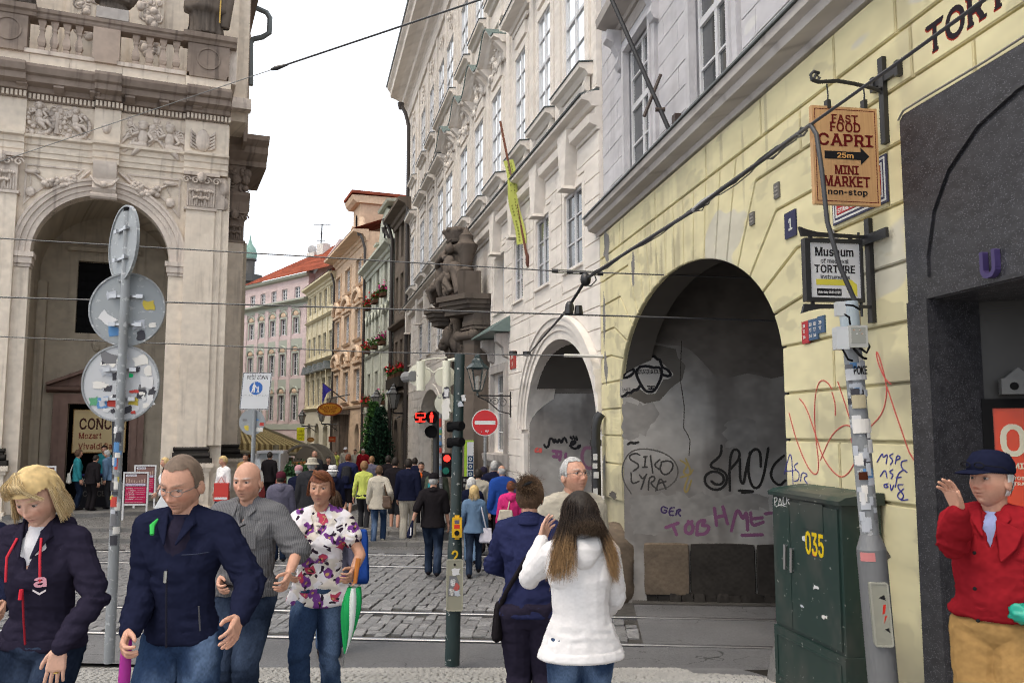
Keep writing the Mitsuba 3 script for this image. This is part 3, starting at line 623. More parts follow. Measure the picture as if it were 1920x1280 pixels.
part(k,'panel',YB.w(prism(sg.box(7.36,4.125,8.11,4.48),.001,.014)),col(.03,.032,.08,.35))
part(k,'white_border',YB.w(cat([prism(sg.box(7.375,4.14,8.095,4.465).difference(sg.box(7.39,4.155,8.08,4.45)),.014,.017),prism(sg.box(7.41,4.175,8.06,4.43).difference(sg.box(7.425,4.19,8.045,4.415)),.014,.017)])),col(.62,.62,.6))
part(k,'red_field',YB.w(prism(sg.box(7.43,4.195,8.04,4.41),.014,.018)),col(.42,.02,.025,.35))
part(k,'lettering',YB.w(cat([lettering('STARE MESTO',7.45,4.205,.036,.018,.021),lettering('KRIZOVNICKA',7.45,4.27,.09,.018,.021,width=.56)])),col(.62,.62,.6))
# ---- hanging wooden sign
HS=Frame(YB.P(8.12,0,0)[:2],(-YB.s[1],YB.s[0]))
k=thing('wooden_sign','wooden hanging sign for fast food and mini market on a black scroll bracket','hanging sign')
a0,zt=HS.at(1519,199);a1,zb=HS.at(1649,388);zt+=.0
part(k,'board',HS.w(prism(sg.box(a0,zb,a1,zt),-.02,.02)),'mat_sign_wood')
MAR=col(.10,.012,.012);W_,H_=a1-a0,zt-zb;cx=(a0+a1)/2
part(k,'line_border',HS.w(prism(sg.box(a0+.018,zb+.02,a1-.018,zt-.02).difference(sg.box(a0+.023,zb+.025,a1-.023,zt-.025)),.02,.0215)),MAR)
for t,f0,f1,w in(('FAST',.16,.085,.40),('FOOD',.255,.165,.46),('CAPRI',.40,.285,.84),('MINI',.69,.605,.36),('MARKET',.815,.715,.70),('non-stop',.90,.845,.60)):
    h=(f0-f1)*H_;g=lettering(t,cx,zt-f0*H_,h,.0205,.023,width=w*W_,serif=.07,center=True);part(k,'lettering',HS.w(g),MAR if t!='non-stop' else INK)
za=zt-.50*H_;ar=sg.Polygon([(a0+.17*W_,za+.028),(a0+.72*W_,za+.028),(a0+.72*W_,za+.062),(a0+.85*W_,za),(a0+.72*W_,za-.062),(a0+.72*W_,za-.028),(a0+.17*W_,za-.028)])
part(k,'arrow',HS.w(prism(ar,.0205,.023)),INK,label='black arrow pointing right with distance in metres')
part(k,'arrow_lettering',HS.w(lettering('25m',cx-.01,za-.019,.036,.023,.025,width=.125,center=True)),col(.55,.30,.11))
bz=HS.at(1600,155)[1]
def hp(l):return[(*HS.at(u,v),0.0)for u,v in l]
part(k,'bracket',HS.w(cat([tube(hp([(1524,152),(1530,140),(1537,146),(1532,152),(1522,150),(1520,140),(1526,134),(1536,138)]),.012),tube(hp([(1523,150),(1535,154),(1570,152),(1600,157),(1625,163),(1645,168),(1662,160),(1668,150)]),.015),tube(hp([(1630,163),(1650,172),(1664,188),(1668,205),(1669,222)]),.013)])),BLACK_METAL)
part(k,'wall_bar',HS.w(cat([bx(-.035,.0,HS.at(1668,270)[1],HS.at(1668,110)[1],-.03,.03)])),BLACK_METAL)
part(k,'wall_cross',YB.w(cat([bx(8.0,8.34,5.0,5.05,.002,.03),bx(8.0,8.04,4.97,5.08,.003,.045),bx(8.30,8.34,4.97,5.08,.003,.045)])),BLACK_METAL)
for u in(1550,1618):
    q0=HS.at(u,158);q1=HS.at(u,200)
    part(k,'chain',HS.w(cat([tube([(q0[0],q0[1],0),(q0[0]+.004,(q0[1]+q1[1])/2,.004),(q0[0],q1[1]-.0,0)],.006,5),bx(q0[0]-.014,q0[0]+.014,q1[1]-.02,q1[1]+.045,-.024,.024)])),BLACK_METAL)
# ---- museum sign
MS=Frame(YB.P(7.86,0,0)[:2],(-YB.s[1],YB.s[0]))
k=thing('museum_sign','white framed museum sign with yellow arrow on a black wrought iron bracket','hanging sign')
a0,zt=MS.at(1505,447);a1,zb=MS.at(1618,568);W_,H_=a1-a0,zt-zb;cx=(a0+a1)/2+.01
part(k,'frame',MS.w(prism(sg.box(a0,zb,a1,zt).difference(sg.box(a0+.04,zb+.03,a1-.02,zt-.03)),-.03,.03)),BLACK_METAL)
part(k,'panel',MS.w(bx(a0+.035,a1-.015,zb+.025,zt-.025,-.015,.012)),col(.62,.62,.64,.4))
for t,f0,f1,w,sf in(('Museum',.27,.14,.66,.05),('of medieval',.385,.315,.48,.03),('TORTURE',.535,.42,.70,.06),('instruments',.635,.57,.50,.03)):
    part(k,'lettering',MS.w(lettering(t,cx,zt-f0*H_,(f0-f1)*H_,.0125,.015,width=w*W_,serif=sf,center=True,bold=sf>.04)),INK)
yy=zt-.76*H_;X=lambda f:a0+f*W_
part(k,'arrow',MS.w(prism(sg.Polygon([(X(.19),yy+.055),(X(.80),yy+.055),(X(.80),yy+.055),(X(.89),yy+.02),(X(.89),yy-.07),(X(.80),yy-.035),(X(.72),yy-.035),(X(.80),yy-.01),(X(.80),yy+.012),(X(.19),yy+.012)]),.0125,.0145)),col(.62,.55,.06,.5),label='yellow arrow bent to the right')
part(k,'hours_panel',MS.w(bx(X(.2),X(.62),zb+.10*H_,zb+.21*H_,.0122,.0145)),INK)
part(k,'hours_lettering',MS.w(lettering('Open daily 10.00-22.00',X(.215),zb+.135*H_,.038*H_,.0146,.0165,width=.38*W_,bold=True)),col(.6,.6,.62))
top=MS.at(1560,440)[1];bot=MS.at(1560,576)[1]
def horn(z,f=1):return MS.w(prism(sg.Polygon([(a0-.03,z+.05*f),(a0-.01,z-.02*f),(a0+.1,z-.02*f),(-.02,z-.02*f),(-.02,z+.0*f),(a0+.12,z+.012*f),(a0+.03,z+.03*f)]),-.014,.014))
part(k,'bracket_arm',horn(top),BLACK_METAL);part(k,'bracket_arm',horn(bot,-1),BLACK_METAL)
part(k,'wall_bar',YB.w(cat([bx(7.83,7.89,3.28,4.06,.002,.035),bx(7.75,8.14,3.86,3.93,.036,.06)])),BLACK_METAL)
part(k,'hinge_rod',MS.w(tube([(-.10,zb-.1,0),(-.10,zt+.06,0)],.01)),BLACK_METAL)
part(k,'hanger',MS.w(cat([bx(x-.012,x+.012,zt,top-.01,-.01,.01)for x in(a0+.06,a1-.08)]+[bx(x-.012,x+.012,bot,zb,-.01,.01)for x in(a0+.06,a1-.08)])),BLACK_METAL)
# ---- flagpole on the grey storey, exchange office poster in the doorway
k=thing('bare_flagpole','bare dark slanting flagpole with iron holder on the grey upper storey','flagpole')
f0,f1=YB.P(3.69,6.12,.02),YB.P(3.15,8.9,.95)
part(k,'pole',tube([f0,f1],.03),BLACK_METAL)
part(k,'holder',cat([YB.w(bx(3.64,3.76,6.12,6.42,-.07,.01)),tube([f0*.78+f1*.22+[-.12,0,-.3],f0*.78+f1*.22+[.1,0,.25]],.022),tube([f0*.86+f1*.14-[.06,0,0],f0*.86+f1*.14+[.06,0,0]],.03)]),col(.05,.03,.022,.6))
PF=Frame(YB.P(8.9,0,-1.15)[:2],YB.s)
PW=Frame(PF.o,YB.s)
k=thing('exchange_poster','orange red exchange office poster with white figures in the granite doorway','poster')
PX=Frame(YB.P(8.60,0,-0.31)[:2],(.93,-.36))
a0,zt=PX.at(1860,765);zb=PX.at(1860,942)[1]-.12
part(k,'board',PX.w(bx(a0,a0+.62,zb,zt,-.03,.0)),col(.62,.055,.015,.4))
part(k,'lettering',PX.w(cat([lettering('0%',a0+.035,zt-.30,.19,.0005,.003,width=.38),lettering('COMMISSION',a0-.03,zt-.385,.034,.0005,.003,width=.36),lettering('HOTOVOSTNI',a0+.0,zt-.455,.02,.0005,.003,width=.22),lettering('CASH TRANSFER',a0+.0,zt-.49,.02,.0005,.003,width=.26)])),col(.62,.58,.45))
part(k,'frame',PX.w(prism(sg.box(a0-.06,zb-.05,a0+.7,zt+.06).difference(sg.box(a0,zb,a0+.62,zt)),-.05,.015)),DARK)
part(gp_,'doorway_panel',PX.w(bx(a0-.4,a0+2.2,.2,3.34,-.12,-.07)),col(.02,.018,.017,.4))
k=thing('wall_device','grey alarm box with round eye above the orange poster','alarm box')
c0=PX.at(1873,740);part(k,'housing',PX.w(cat([bx(c0[0],c0[0]+.2,c0[1],c0[1]+.1,.0,.12),prism(sg.Polygon([(c0[0]+.02,c0[1]+.1),(c0[0]+.18,c0[1]+.1),(c0[0]+.1,c0[1]+.17)]),.0,.1)])),col(.10,.10,.10,.4))
part(k,'eye',PX.w(tube([(c0[0]+.07,c0[1]+.05,.118),(c0[0]+.07,c0[1]+.05,.125)],.025,14)),DARK)
# ---------------------------------------------------------------- the white palace
WB=Frame(gpt(1128,14.0),-bearing(565))
WL=-27.6
wb=thing('white_palace','long white palace with banded lower wall, tall bright windows and a brown sculpted portal','building')
def pw(nm,m,ma='mat_white',**k):return part(wb,nm,WB.w(m),ma,**k)
A2=(-2.45,2.50,2.30,1.72)  # near arch: centre, spring, half width, rise
def a2(t,k=0.0):t=math.radians(t);return[A2[0]+(A2[2]+k)*math.cos(t),A2[1]+(A2[3]+k)*math.sin(t)]
arch2=sg.Polygon([[A2[0]+A2[2],-1]]+[a2(t)for t in np.linspace(0,180,41)]+[[A2[0]-A2[2],-1]])
A3=(-19.2,2.4,3.0,1.62)
arch3=sg.Polygon([[A3[0]+A3[2],-1]]+[[A3[0]+A3[2]*math.cos(t),A3[1]+A3[3]*math.sin(t)]for t in np.linspace(0,PI,31)]+[[A3[0]-A3[2],-1]])
PC,PH=-10.75,2.05  # portal centre, half width
door=sg.Polygon([[PC+.95,-1]]+[[PC+.95*math.cos(t),3.7+.95*math.sin(t)]for t in np.linspace(0,PI,21)]+[[PC-.95,-1]])
LW=[(-1.99,-0.93),(-4.05,-3.05),(-5.98,-5.14),(-8.10,-7.0),(-17.95,-16.55),(-20.4,-19.3),(-22.9,-21.75),(-26.5,-25.5)]
UW=[(-1.79,-.62),(-3.72,-2.78),(-5.72,-4.78),(-8.32,-7.22),(-10.66,-9.44),(-13.0,-11.8),(-15.9,-14.45),(-17.75,-16.42),(-20.05,-18.9),(-22.6,-21.25),(-25.75,-24.55)]
LZ,UZ,TZ=(5.45,6.90),(8.95,11.22),(14.1,16.05)
GW=[(-8.14,-6.7)]
holes=unary_union([sg.box(a,LZ[0],b,LZ[1])for a,b in LW]+[sg.box(a,UZ[0],b,UZ[1])for a,b in UW]+[sg.box(a,TZ[0],b,TZ[1])for a,b in UW]+[sg.box(a,1.95,b,3.9)for a,b in GW]+[arch2,arch3,door])
pw('wall',prism(sg.box(WL,-.4,0,19.6).difference(holes),-.55,-.03))
pw('back_panel',prism(unary_union([sg.box(WL,5,0,19),sg.box(-8.6,1.6,-6.2,5)]),-.7,-.6),DARK)
# banded courses of the lower wall
keep=unary_union([sg.box(a-.16,LZ[0]-.42,b+.16,LZ[1]+.16)for a,b in LW]+[sg.box(a-.2,1.6,b+.2,5.2)for a,b in GW]+[arch2.buffer(.46),arch3.buffer(.03),sg.box(PC-PH-.2,-1,PC+PH+.25,8.2)]+[sg.box((a+b)/2-.3,6.9,(a+b)/2+.3,8.2)for a,b in LW])
vj=[0.0,-2.5,-4.55,-6.5,-8.6,-13.2,-14.8,-16.2,-18.6,-21.1,-24.2,WL]
z=0.78;step=0.3765
while z<7.5:
    for b,a in zip(vj,vj[1:]):
        q=sg.box(a,z,b,min(z+step,7.55)).difference(keep).buffer(-.010,join_style=2)
        for g in getattr(q,'geoms',[q]):
            if g.area>.015:pw('band_block',prism(g,-.029,0.0))
    z+=step
pw('plinth',prism(sg.box(WL,-.3,0,.77).difference(unary_union([arch2.buffer(.1),arch3,sg.box(PC-PH,-1,PC+PH,3)])),-.029,.05),'mat_trim_grey')
# openings of the lower storey
for i,(a,b)in enumerate(LW):
    n=-.05 if i!=3 else-.05
    if i==3:
        casement(wb,WB,a+.02,b-.04,*LZ,-.24,2,(0,.36,.72,1));continue
    casement(wb,WB,a,b,*LZ,n,2,(0,.34,.67,1))
for a,b in LW:
    c=(a+b)/2
    pw('window_surround',cat([prism(sg.box(a-.14,LZ[0]-.38,b+.14,LZ[1]+.14).difference(sg.box(a,LZ[0],b,LZ[1])),-.029,-.006),run([(-.03,LZ[0]-.06),(.05,LZ[0]-.06),(.05,LZ[0]-.02),(-.03,LZ[0])],a-.06,b+.06)]))
    pw('keystone',cat([prism(sg.Polygon([(c-.13,6.95),(c+.13,6.95),(c+.30,7.95),(c-.30,7.95)]),-.029,.20),prism(sg.Polygon([(c-.16,6.88),(c+.16,6.88),(c+.13,6.95),(c-.13,6.95)]),-.029,.25)]))
for(a,b),(a_,b_)in zip([(0.6,0.5)]+LW,LW+[(WL,WL)]):
    s1,s0=(a+b)/2-.34,(a_+b_)/2+.34
    if i is not None and s1-s0>.5:pw('cornice_panel',run([(-.03,7.56),(.03,7.56),(.03,7.62),(.16,7.66),(.18,7.80),(.05,7.84),(.05,7.94),(-.03,7.96)],max(s0,WL),min(s1,0)),'mat_white')
def cornice(prof,s0,s1,nm='cornice',ma='mat_white'):pw(nm,run(prof,s0,s1),ma)
cornice([(-.03,7.96),(.12,7.96),(.16,8.03),(.30,8.06),(.30,8.12),(.20,8.2),(-.03,8.24)],WL-.1,0)
cornice([(-.03,8.245),(.33,8.125),(.34,8.15),(-.03,8.29)],WL-.1,0,'flashing',LEAD)
cornice([(-.03,8.30),(.03,8.30),(.03,8.34),(.0,8.36),(-.03,8.36)],WL,0,'fillet')
for a,b in UW:
    pw('apron',cat([prism(sg.box(a-.1,8.34,b+.1,8.64),-.03,.03),run([(-.03,8.66),(.06,8.66),(.12,8.74),(.22,8.76),(.23,8.84),(-.03,8.88)],a-.3,b+.3),run([(.0,8.36),(.10,8.40),(.12,8.5),(.07,8.65),(.0,8.65)],a-.22,a-.1),run([(.0,8.36),(.10,8.40),(.12,8.5),(.07,8.65),(.0,8.65)],b+.1,b+.22)]),'mat_white')
    pw('flashing',run([(-.03,8.885),(.25,8.845),(.25,8.865),(-.03,8.91)],a-.32,b+.32),LEAD)
    casement(wb,WB,a,b,*UZ,.0,2,(0,.26,.52,.78,1),thick=(1,),glass='mat_pane_sky',fw=.04,mw=.02);casement(wb,WB,a,b,*TZ,.0,2,(0,.33,.62,1),thick=(1,),glass='mat_pane_sky',fw=.045,mw=.02)
    pw('window_surround',cat([surround(a,b,UZ[0],UZ[1],.2,-.029,.018),surround(a,b,UZ[0],UZ[1],.08,-.029,.028)]));pw('window_surround',cat([surround(a,b,TZ[0]-.1,TZ[1],.17,-.029,.018),surround(a,b,TZ[0]-.1,TZ[1],.07,-.029,.028)]))
    pw('third_floor_sill',cat([run([(-.03,13.72),(.06,13.72),(.10,13.82),(.2,13.84),(.2,13.93),(-.03,13.97)],a-.26,b+.26),prism(sg.box(a-.05,13.1,b+.05,13.6),-.03,.025)]))
    pw('flashing',run([(-.03,13.975),(.22,13.935),(.22,13.955),(-.03,14.0)],a-.28,b+.28),LEAD)
edges=[0.0]+[(UW[i][0]+UW[i+1][1])/2 for i in range(len(UW)-1)]+[WL]
for i,e in enumerate(edges):
    w=.34 if i%2 else .3
    pw('pilaster_strip',prism(sg.box(max(e-w/2,WL),8.36,min(e+w/2,0),17.6),-.03,.025))
rw=np.random.default_rng(12)
def scrolls(cx,z0,z1,w,seed,n0=.0,k=16,r=.07):
    """carved foliage: curls and buds"""
    r_=np.random.default_rng(seed);ms=[]
    for i in range(k):
        x=cx+r_.uniform(-w,w);z=r_.uniform(z0,z1);q=r_.uniform(.5,1.2)*r
        ms.append(ball((x,z,n0+q*.3),(q,q*r_.uniform(.7,1.5),q*.8),1))
        t=np.linspace(0,r_.uniform(3,6),8);R=r*r_.uniform(.8,2.0)*(1-t/9);ph=r_.uniform(0,6)
        ms.append(tube(np.c_[x+R*np.cos(t+ph),z+R*np.sin(t+ph),np.full(8,n0+r*.3)],np.linspace(r*.4,r*.15,8),5))
    return cat(ms)
for i,(a,b)in enumerate(UW):
    c=(a+b)/2
    pw('lintel_panel',cat([prism(sg.box(a-.02,11.5,b+.02,11.8),-.03,.04),run([(.0,11.84),(.05,11.84),(.06,11.92),(-.03,11.95)],a-.2,b+.2)]))
    if 3<=i<=6:
        w=(b-a)/2+.5;t=np.linspace(-1,1,13)
        top=[(c+w*x,12.35+.55*(.5+.5*math.cos(PI*x))**1.3)for x in t]
        pw('wave_pediment',moulding([(-.03,-.18),(.12,-.18),(.2,-.10),(.34,-.06),(.34,0),(-.03,.02)],top),'mat_white')
        pw('pediment_cap',moulding([(-.03,.022),(.37,.004),(.37,.03),(-.03,.06)],top),COPPER)
        pw('carving',scrolls(c,11.6,12.6,(b-a)/2+.1,i,.03,14,.085),smooth=True)
        for q in(a-.34,b+.34):pw('console',run([(-.03,11.75),(.04,11.78),(.06,11.95),(.15,12.05),(.3,12.2),(-.03,12.24)],q-.1,q+.1))
    else:
        pw('window_hood',run([(-.03,12.02),(.06,12.02),(.10,12.1),(.30,12.16),(.31,12.26),(-.03,12.3)],a-.38,b+.38));pw('flashing',run([(-.03,12.305),(.33,12.265),(.33,12.285),(-.03,12.34)],a-.4,b+.4),LEAD)
    pw('stucco_flourish',cat([tube([(c+sx*.36,12.62,.01),(c+sx*.42,12.95,.02),(c+sx*.30,13.1,.02),(c+sx*.22,12.98,.01)],.022,5)for sx in(-1,1)]+[ball((c,12.9,.0),(.09,.06,.03))]))
    pw('upper_carving',scrolls(c,16.5,17.2,.3,40+i,.03,6,.07),smooth=True)
pw('main_cornice',cat([run([(-.03,17.6),(.05,17.6),(.08,17.8),(.03,17.82),(.03,18.25),(.12,18.35),(.3,18.45),(.32,18.7),(.55,18.85),(.85,18.95),(.87,19.2),(1.0,19.35),(1.02,19.45),(-.03,19.6)],WL-.5,.0)]),'mat_white')
pw('eaves',run([(-.03,19.605),(1.06,19.455),(1.08,19.5),(-.03,19.68)],WL-.55,0),LEAD)
part(wb,'roof',WB.w((np.array([[WL-.55,19.6,.9],[0,19.6,.9],[0,23.5,-5],[WL-.55,23.5,-5]],float),np.array([[0,1,2],[0,2,3]]))),'mat_roof')
pw('end_wall',bx(WL-.05,WL,-.3,19.5,-9,-.031),'mat_trim_grey')
# near arch: mouldings and passage
def band(k0,k1,n0,n1,base=2.5):
    p=sg.Polygon([[A2[0]+A2[2]+k1,base]]+[a2(t,k1)for t in np.linspace(0,180,41)]+[[A2[0]-A2[2]-k1,base]]).difference(sg.Polygon([[A2[0]+A2[2]+k0,-2]]+[a2(t,k0)for t in np.linspace(0,180,41)]+[[A2[0]-A2[2]-k0,-2]]))
    p=p.intersection(sg.box(-9,0,-.002,9));return prism(p,n0,n1)
pw('archivolt',cat([band(.0,.16,-.5,.03),band(.16,.27,-.02,.06),band(.27,.40,-.02,.10),band(.40,.45,-.02,.13)]),'mat_white')
pw('impost_block',cat([prism(sg.box(A2[0]-A2[2]-.32,1.0,A2[0]-A2[2]-.001,2.42),-.02,.07)]),'mat_white')
P2=WB.P(A2[0]-A2[2]+.02,0,-.2);T2=Frame(P2[:2],dT)
def sweep2(line,s1=9.0):
    A=np.array([WB.P(a,z,-.06)for a,z in line]);B=A+np.array([*dT,0])*s1;n=len(A)
    return np.vstack([A,B]),np.array([[i,i+1,n+i+1]for i in range(n-1)]+[[i,n+i+1,n+i]for i in range(n-1)])
P2=WB.P(A2[0]-A2[2]+.005,0,-.05);T2=Frame(P2[:2],dT)
part(wb,'passage_wall',T2.w(prism(sg.box(0.0,-.2,9,3.28),-.3,0)),'mat_tunnel')
part(wb,'passage_upper_wall',T2.w(prism(sg.box(0,3.285,9,5.5),-.3,-.004)),'mat_tunnel_dark')
part(wb,'passage_vault',sweep2([a2(t,.02)for t in np.linspace(0,150,30)]),'mat_dark_plaster',smooth=True)
C7=(1000,560,3.2)
strokes(T2,*C7,[[(65,875),(75,895),(95,880),(95,840),(115,835),(125,870),(130,835),(145,870),(155,835),(170,870),(180,830),(195,840),(200,860)],[(220,880),(255,865),(250,850),(225,860),(225,890),(250,900),(280,890),(280,875),(268,885)],[(222,828),(232,840)],[(240,825),(248,842)],[(258,828),(262,845)]],.05,INK,n=.0,parent=wb,label='loopy black scrawl on the white arch passage wall')
strokes(T2,*C7,[[(25,895),(10,905),(15,920),(28,915)],[(38,898),(36,918),(46,918)],[(48,900),(46,918)]],.04,RED,n=.0,parent=wb,label='small red tag beside the black scrawl')
strokes(T2,*C7,[[(118,912),(165,918)],[(140,915),(140,945)],[(120,945),(160,948)],[(165,935),(158,965)],[(195,930),(192,950)]],.07,MAG,n=.0,parent=wb)
strokes(T2,*C7,[[(345,895),(310,890),(290,930),(295,990),(330,1020),(350,1010)]],.07,col(.22,.11,.17),n=.0,parent=wb)
strokes(T2,*C7,[[(190,500),(245,385),(300,490)],[(205,455),(285,450)]],.14,col(.11,.045,.04),n=.0,parent=wb,label='large faded red letter A high in the dark part of the passage')
# far arch: a pale blind niche
pw('niche',cat([prism(arch3.buffer(.05),-.62,-.5)]),col(.48,.45,.38));pw('niche_pier',bx(-18.3,-17.6,-.3,3.2,-.5,-.32),col(.40,.38,.33))
pw('archivolt',prism(arch3.buffer(.22).difference(arch3).intersection(sg.box(WL,2.0,0,9)),-.02,.035),'mat_white')
# ground floor window with lead hood
for a,b in GW:
    casement(wb,WB,a,b,1.95,3.9,-.12,2,(0,.25,.5,.75,1))
    pw('window_surround',cat([surround(a,b,1.9,3.9,.2,-.02,.08),run([(-.02,1.55),(.05,1.55),(.22,1.75),(.24,1.9),(-.02,1.93)],a-.3,b+.3),prism(sg.box(a-.2,.8,b+.2,1.5),-.02,.06)]),'mat_trim_grey')
    for q in(a-.1,b+.1):pw('console',run([(-.02,4.2),(.1,4.25),(.12,4.45),(.3,4.6),(.3,4.78),(-.02,4.8)],q-.13,q+.13),'mat_trim_grey')
    pw('lead_hood',run([(-.02,4.82),(.5,4.82),(.5,4.86),(-.02,5.22)],a-.4,b+.4),COPPER)
# ---- portal
po=thing('sculpted_portal','dark brown baroque portal with crowned sculpture and urns on the white palace','portal')
def pp(nm,m,ma='mat_portal',sm=False):return part(po,nm,WB.w(m),ma,smooth=sm)
def plan(ring,z0,z1):  # ring in (s, n), upright prism
    V,F=prism(sg.Polygon(ring),z0,z1);return np.c_[V[:,0],V[:,2],V[:,1]],F[:,::-1]
def pier(f,e=0.0):return[(PC+f*(PH-.0+e),-.03),(PC+f*(PH+e),.40+e),(PC+f*(PH-.55),.58+e),(PC+f*(PH-.82-e),.50+e),(PC+f*(PH-.82-e),-.03)]
def corn(f,e=0.0):return[(PC+f*(PH+e),-.03),(PC+f*(PH+e),.45+e),(PC+f*(PH-.85),1.05+e),(PC+f*(PH-1.15-e),.9+e),(PC+f*(PH-1.15-e),-.03)]
for f in(1,-1):
    pp('pier',cat([plan(pier(f),.9,5.25),plan(pier(f,.06),.0,.9),plan(pier(f,.04),.9,1.02)]))
    pp('entablature',cat([plan(pier(f,.04),5.25,5.38),plan(pier(f,.0),5.38,5.56),plan(corn(f,.0),5.56,5.70),plan(corn(f,.08),5.70,5.80),plan(corn(f,.16),5.80,5.92),plan(corn(f,.24),5.92,6.06)]))
    cs,cn=PC+f*(PH-.42),.74
    pp('capital',cat([tube([(cs+.40*f,5.0,cn-.32),(cs-.28*f,5.0,cn-.08)],.12,10),ball((cs+.42*f,5.0,cn-.32),.15,2),ball((cs-.3*f,5.0,cn-.06),.15,2),plan(pier(f,.08),5.14,5.2)]),sm=40)
    un=lathe([(0,6.72),(.16,6.72),(.2,6.78),(.1,6.86),(.18,7.0),(.2,7.2),(.30,7.36),(.32,7.46),(.24,7.52),(.18,7.62),(.2,7.72),(.1,7.8),(.06,7.9),(.02,7.96),(0,8.0)],16)
    V=np.c_[un[0][:,0]+cs,un[0][:,2],un[0][:,1]+cn-.2]
    pp('urn',(V,un[1][:,::-1]),sm=50)
    pp('urn_block',plan([(cs-.3,cn-.55),(cs+.3,cn-.55),(cs+.3,cn+.06),(cs-.3,cn+.06)],6.06,6.72))
arcv=[[PC+1.22*math.cos(t),3.7+1.22*math.sin(t)]for t in np.linspace(0,PI,25)]
pp('arch_ring',prism(sg.Polygon([[PC+1.22,0]]+arcv+[[PC-1.22,0]]).difference(door.buffer(.01)),-.03,.45));pp('arch_ring',prism(sg.Polygon([[PC+1.1,0]]+[[PC+1.1*math.cos(t),3.7+1.1*math.sin(t)]for t in np.linspace(0,PI,25)]+[[PC-1.1,0]]).difference(door),-.03,.52))
pp('spandrel',prism(sg.box(PC-1.0,3.7,PC+1.0,5.7).difference(sg.Polygon([[PC+1.22,0]]+arcv+[[PC-1.22,0]])),-.03,.36));pp('lintel',run([(-.03,5.7),(.5,5.7),(.62,5.9),(.66,6.05),(-.03,6.06)],PC-1.0,PC+1.0))
pp('mask_keystone',cat([run([(.3,4.6),(.6,4.66),(.75,5.0),(.62,5.3),(.7,5.66),(.3,5.7)],PC-.22,PC+.22),ball((PC,5.15,.72),(.22,.3,.2),2),ball((PC,5.0,.9),(.07,.1,.08),1),scrolls(PC,4.7,5.5,.22,77,.66,9,.07)]),sm=True)
for f in(1,-1):
    t=np.linspace(0,1,10);sc=np.c_[PC+f*(1.75-1.1*t),6.1+.85*np.sin(t*PI*.62),.72+0*t]
    pp('broken_pediment',cat([tube(sc,np.linspace(.16,.24,10),8),tube([(sc[-1,0]+f*.1*math.cos(q),sc[-1,1]+.16*math.sin(q)-.1,.78)for q in np.linspace(0,5,9)],.09,7)]),sm=True)
def lump(c,r,seed,a=.35):V,F=_ICO[2];return V*np.array(r)*(1+a*(meshkit.fbm(V*2.2+seed,3,seed)[:,None]-.5)*2)+np.array(c),F
pp('cartouche',cat([lump((PC,7.0,.45),(.5,.8,.38),1,.35),lump((PC,7.62,.5),(.44,.2,.32),2,.35),scrolls(PC,6.4,7.8,.55,5,.76,46,.09)]),sm=True)
crown=cat([lathe([(.30,0),(.34,.06),(.30,.12),(.42,.3),(.3,.44),(.1,.5),(0,.5)],14)]+[ball((.37*math.cos(t),.37*math.sin(t),.34),.08)for t in np.linspace(0,2*PI,8)[:-1]])
pp('crown',(np.c_[crown[0][:,0]+PC,crown[0][:,2]+7.85,crown[0][:,1]+.5],crown[1][:,::-1]),sm=True)
for f in(1,-1):
    q=PC+f*.72
    fig=[lump((q,7.0,.85),(.19,.36,.19),8,.1),lump((q-f*.02,7.55,.85),(.12,.14,.13),9,.08),tube([(q,7.25,.95),(q-f*.25,7.4,1.0),(q-f*.38,7.62,.85)],[.09,.075,.06],7),tube([(q,6.78,.95),(q+f*.12,6.55,1.2),(q+f*.05,6.2,1.1)],[.15,.11,.07],8),tube([(q,6.78,.85),(q+f*.32,6.52,1.0),(q+f*.55,6.3,.9)],[.15,.11,.07],8),ball((q+f*.62,6.26,.92),(.14,.08,.09),1)]
    pp('seated_figure',cat(fig),sm=True)
pp('plinth',cat([plan(pier(1,.12),-.2,.45),plan(pier(-1,.12),-.2,.45)]))
part(po,'door_leaf',WB.w(prism(door,-.5,-.42)),col(.03,.022,.016,.5));part(po,'transom',WB.w(cat([bx(PC-.95,PC+.95,3.55,3.72,-.42,-.3),bx(PC-.03,PC+.03,.2,4.6,-.42,-.36)])),col(.05,.037,.028))
# street lamp on a scrolled bracket
k=thing('bracket_lantern','old green glazed street lantern on a scrolled bracket beside the brown portal','street lamp')
def lantern(k,base,h,ma,glass='mat_glass',rot=0):
    b=np.array(base);w0,w1=.105*h,.235*h
    def fr(z0,z1,r0,r1,t=.012):
        out=[]
        for q in range(6):
            a=q*PI/3;out.append(tube([b+[r0*math.cos(a),r0*math.sin(a),z0],b+[r1*math.cos(a),r1*math.sin(a),z1]],t,5))
        return out
    part(k,'lantern_frame',cat(fr(.12*h,.62*h,w0,w1)+[lathe([(0,.08*h),(w0,.1*h),(w0*1.1,.13*h),(0,.13*h)],6,b),lathe([(w1*1.08,.60*h),(w1*1.16,.63*h),(w1*.62,.74*h),(w1*.55,.80*h),(w1*.3,.86*h),(w1*.32,.9*h),(.02,.95*h),(0,1.0*h)],6,b),lathe([(0,0),(.03,0),(.022,.1*h),(0,.1*h)],8,b)]),ma)
    V=np.array([b+[r*math.cos(q*PI/3),r*math.sin(q*PI/3),z]for z,r in((.13*h,w0),(.61*h,w1))for q in range(6)])
    part(k,'lantern_glass',(V,np.array([[q,(q+1)%6,6+(q+1)%6]for q in range(6)]+[[q,6+(q+1)%6,6+q]for q in range(6)])),glass)
    part(k,'burner',lathe([(0,.13*h),(.03,.13*h),(.03,.3*h),(.05,.34*h),(.05,.44*h),(0,.46*h)],8,b),col(.45,.44,.40))
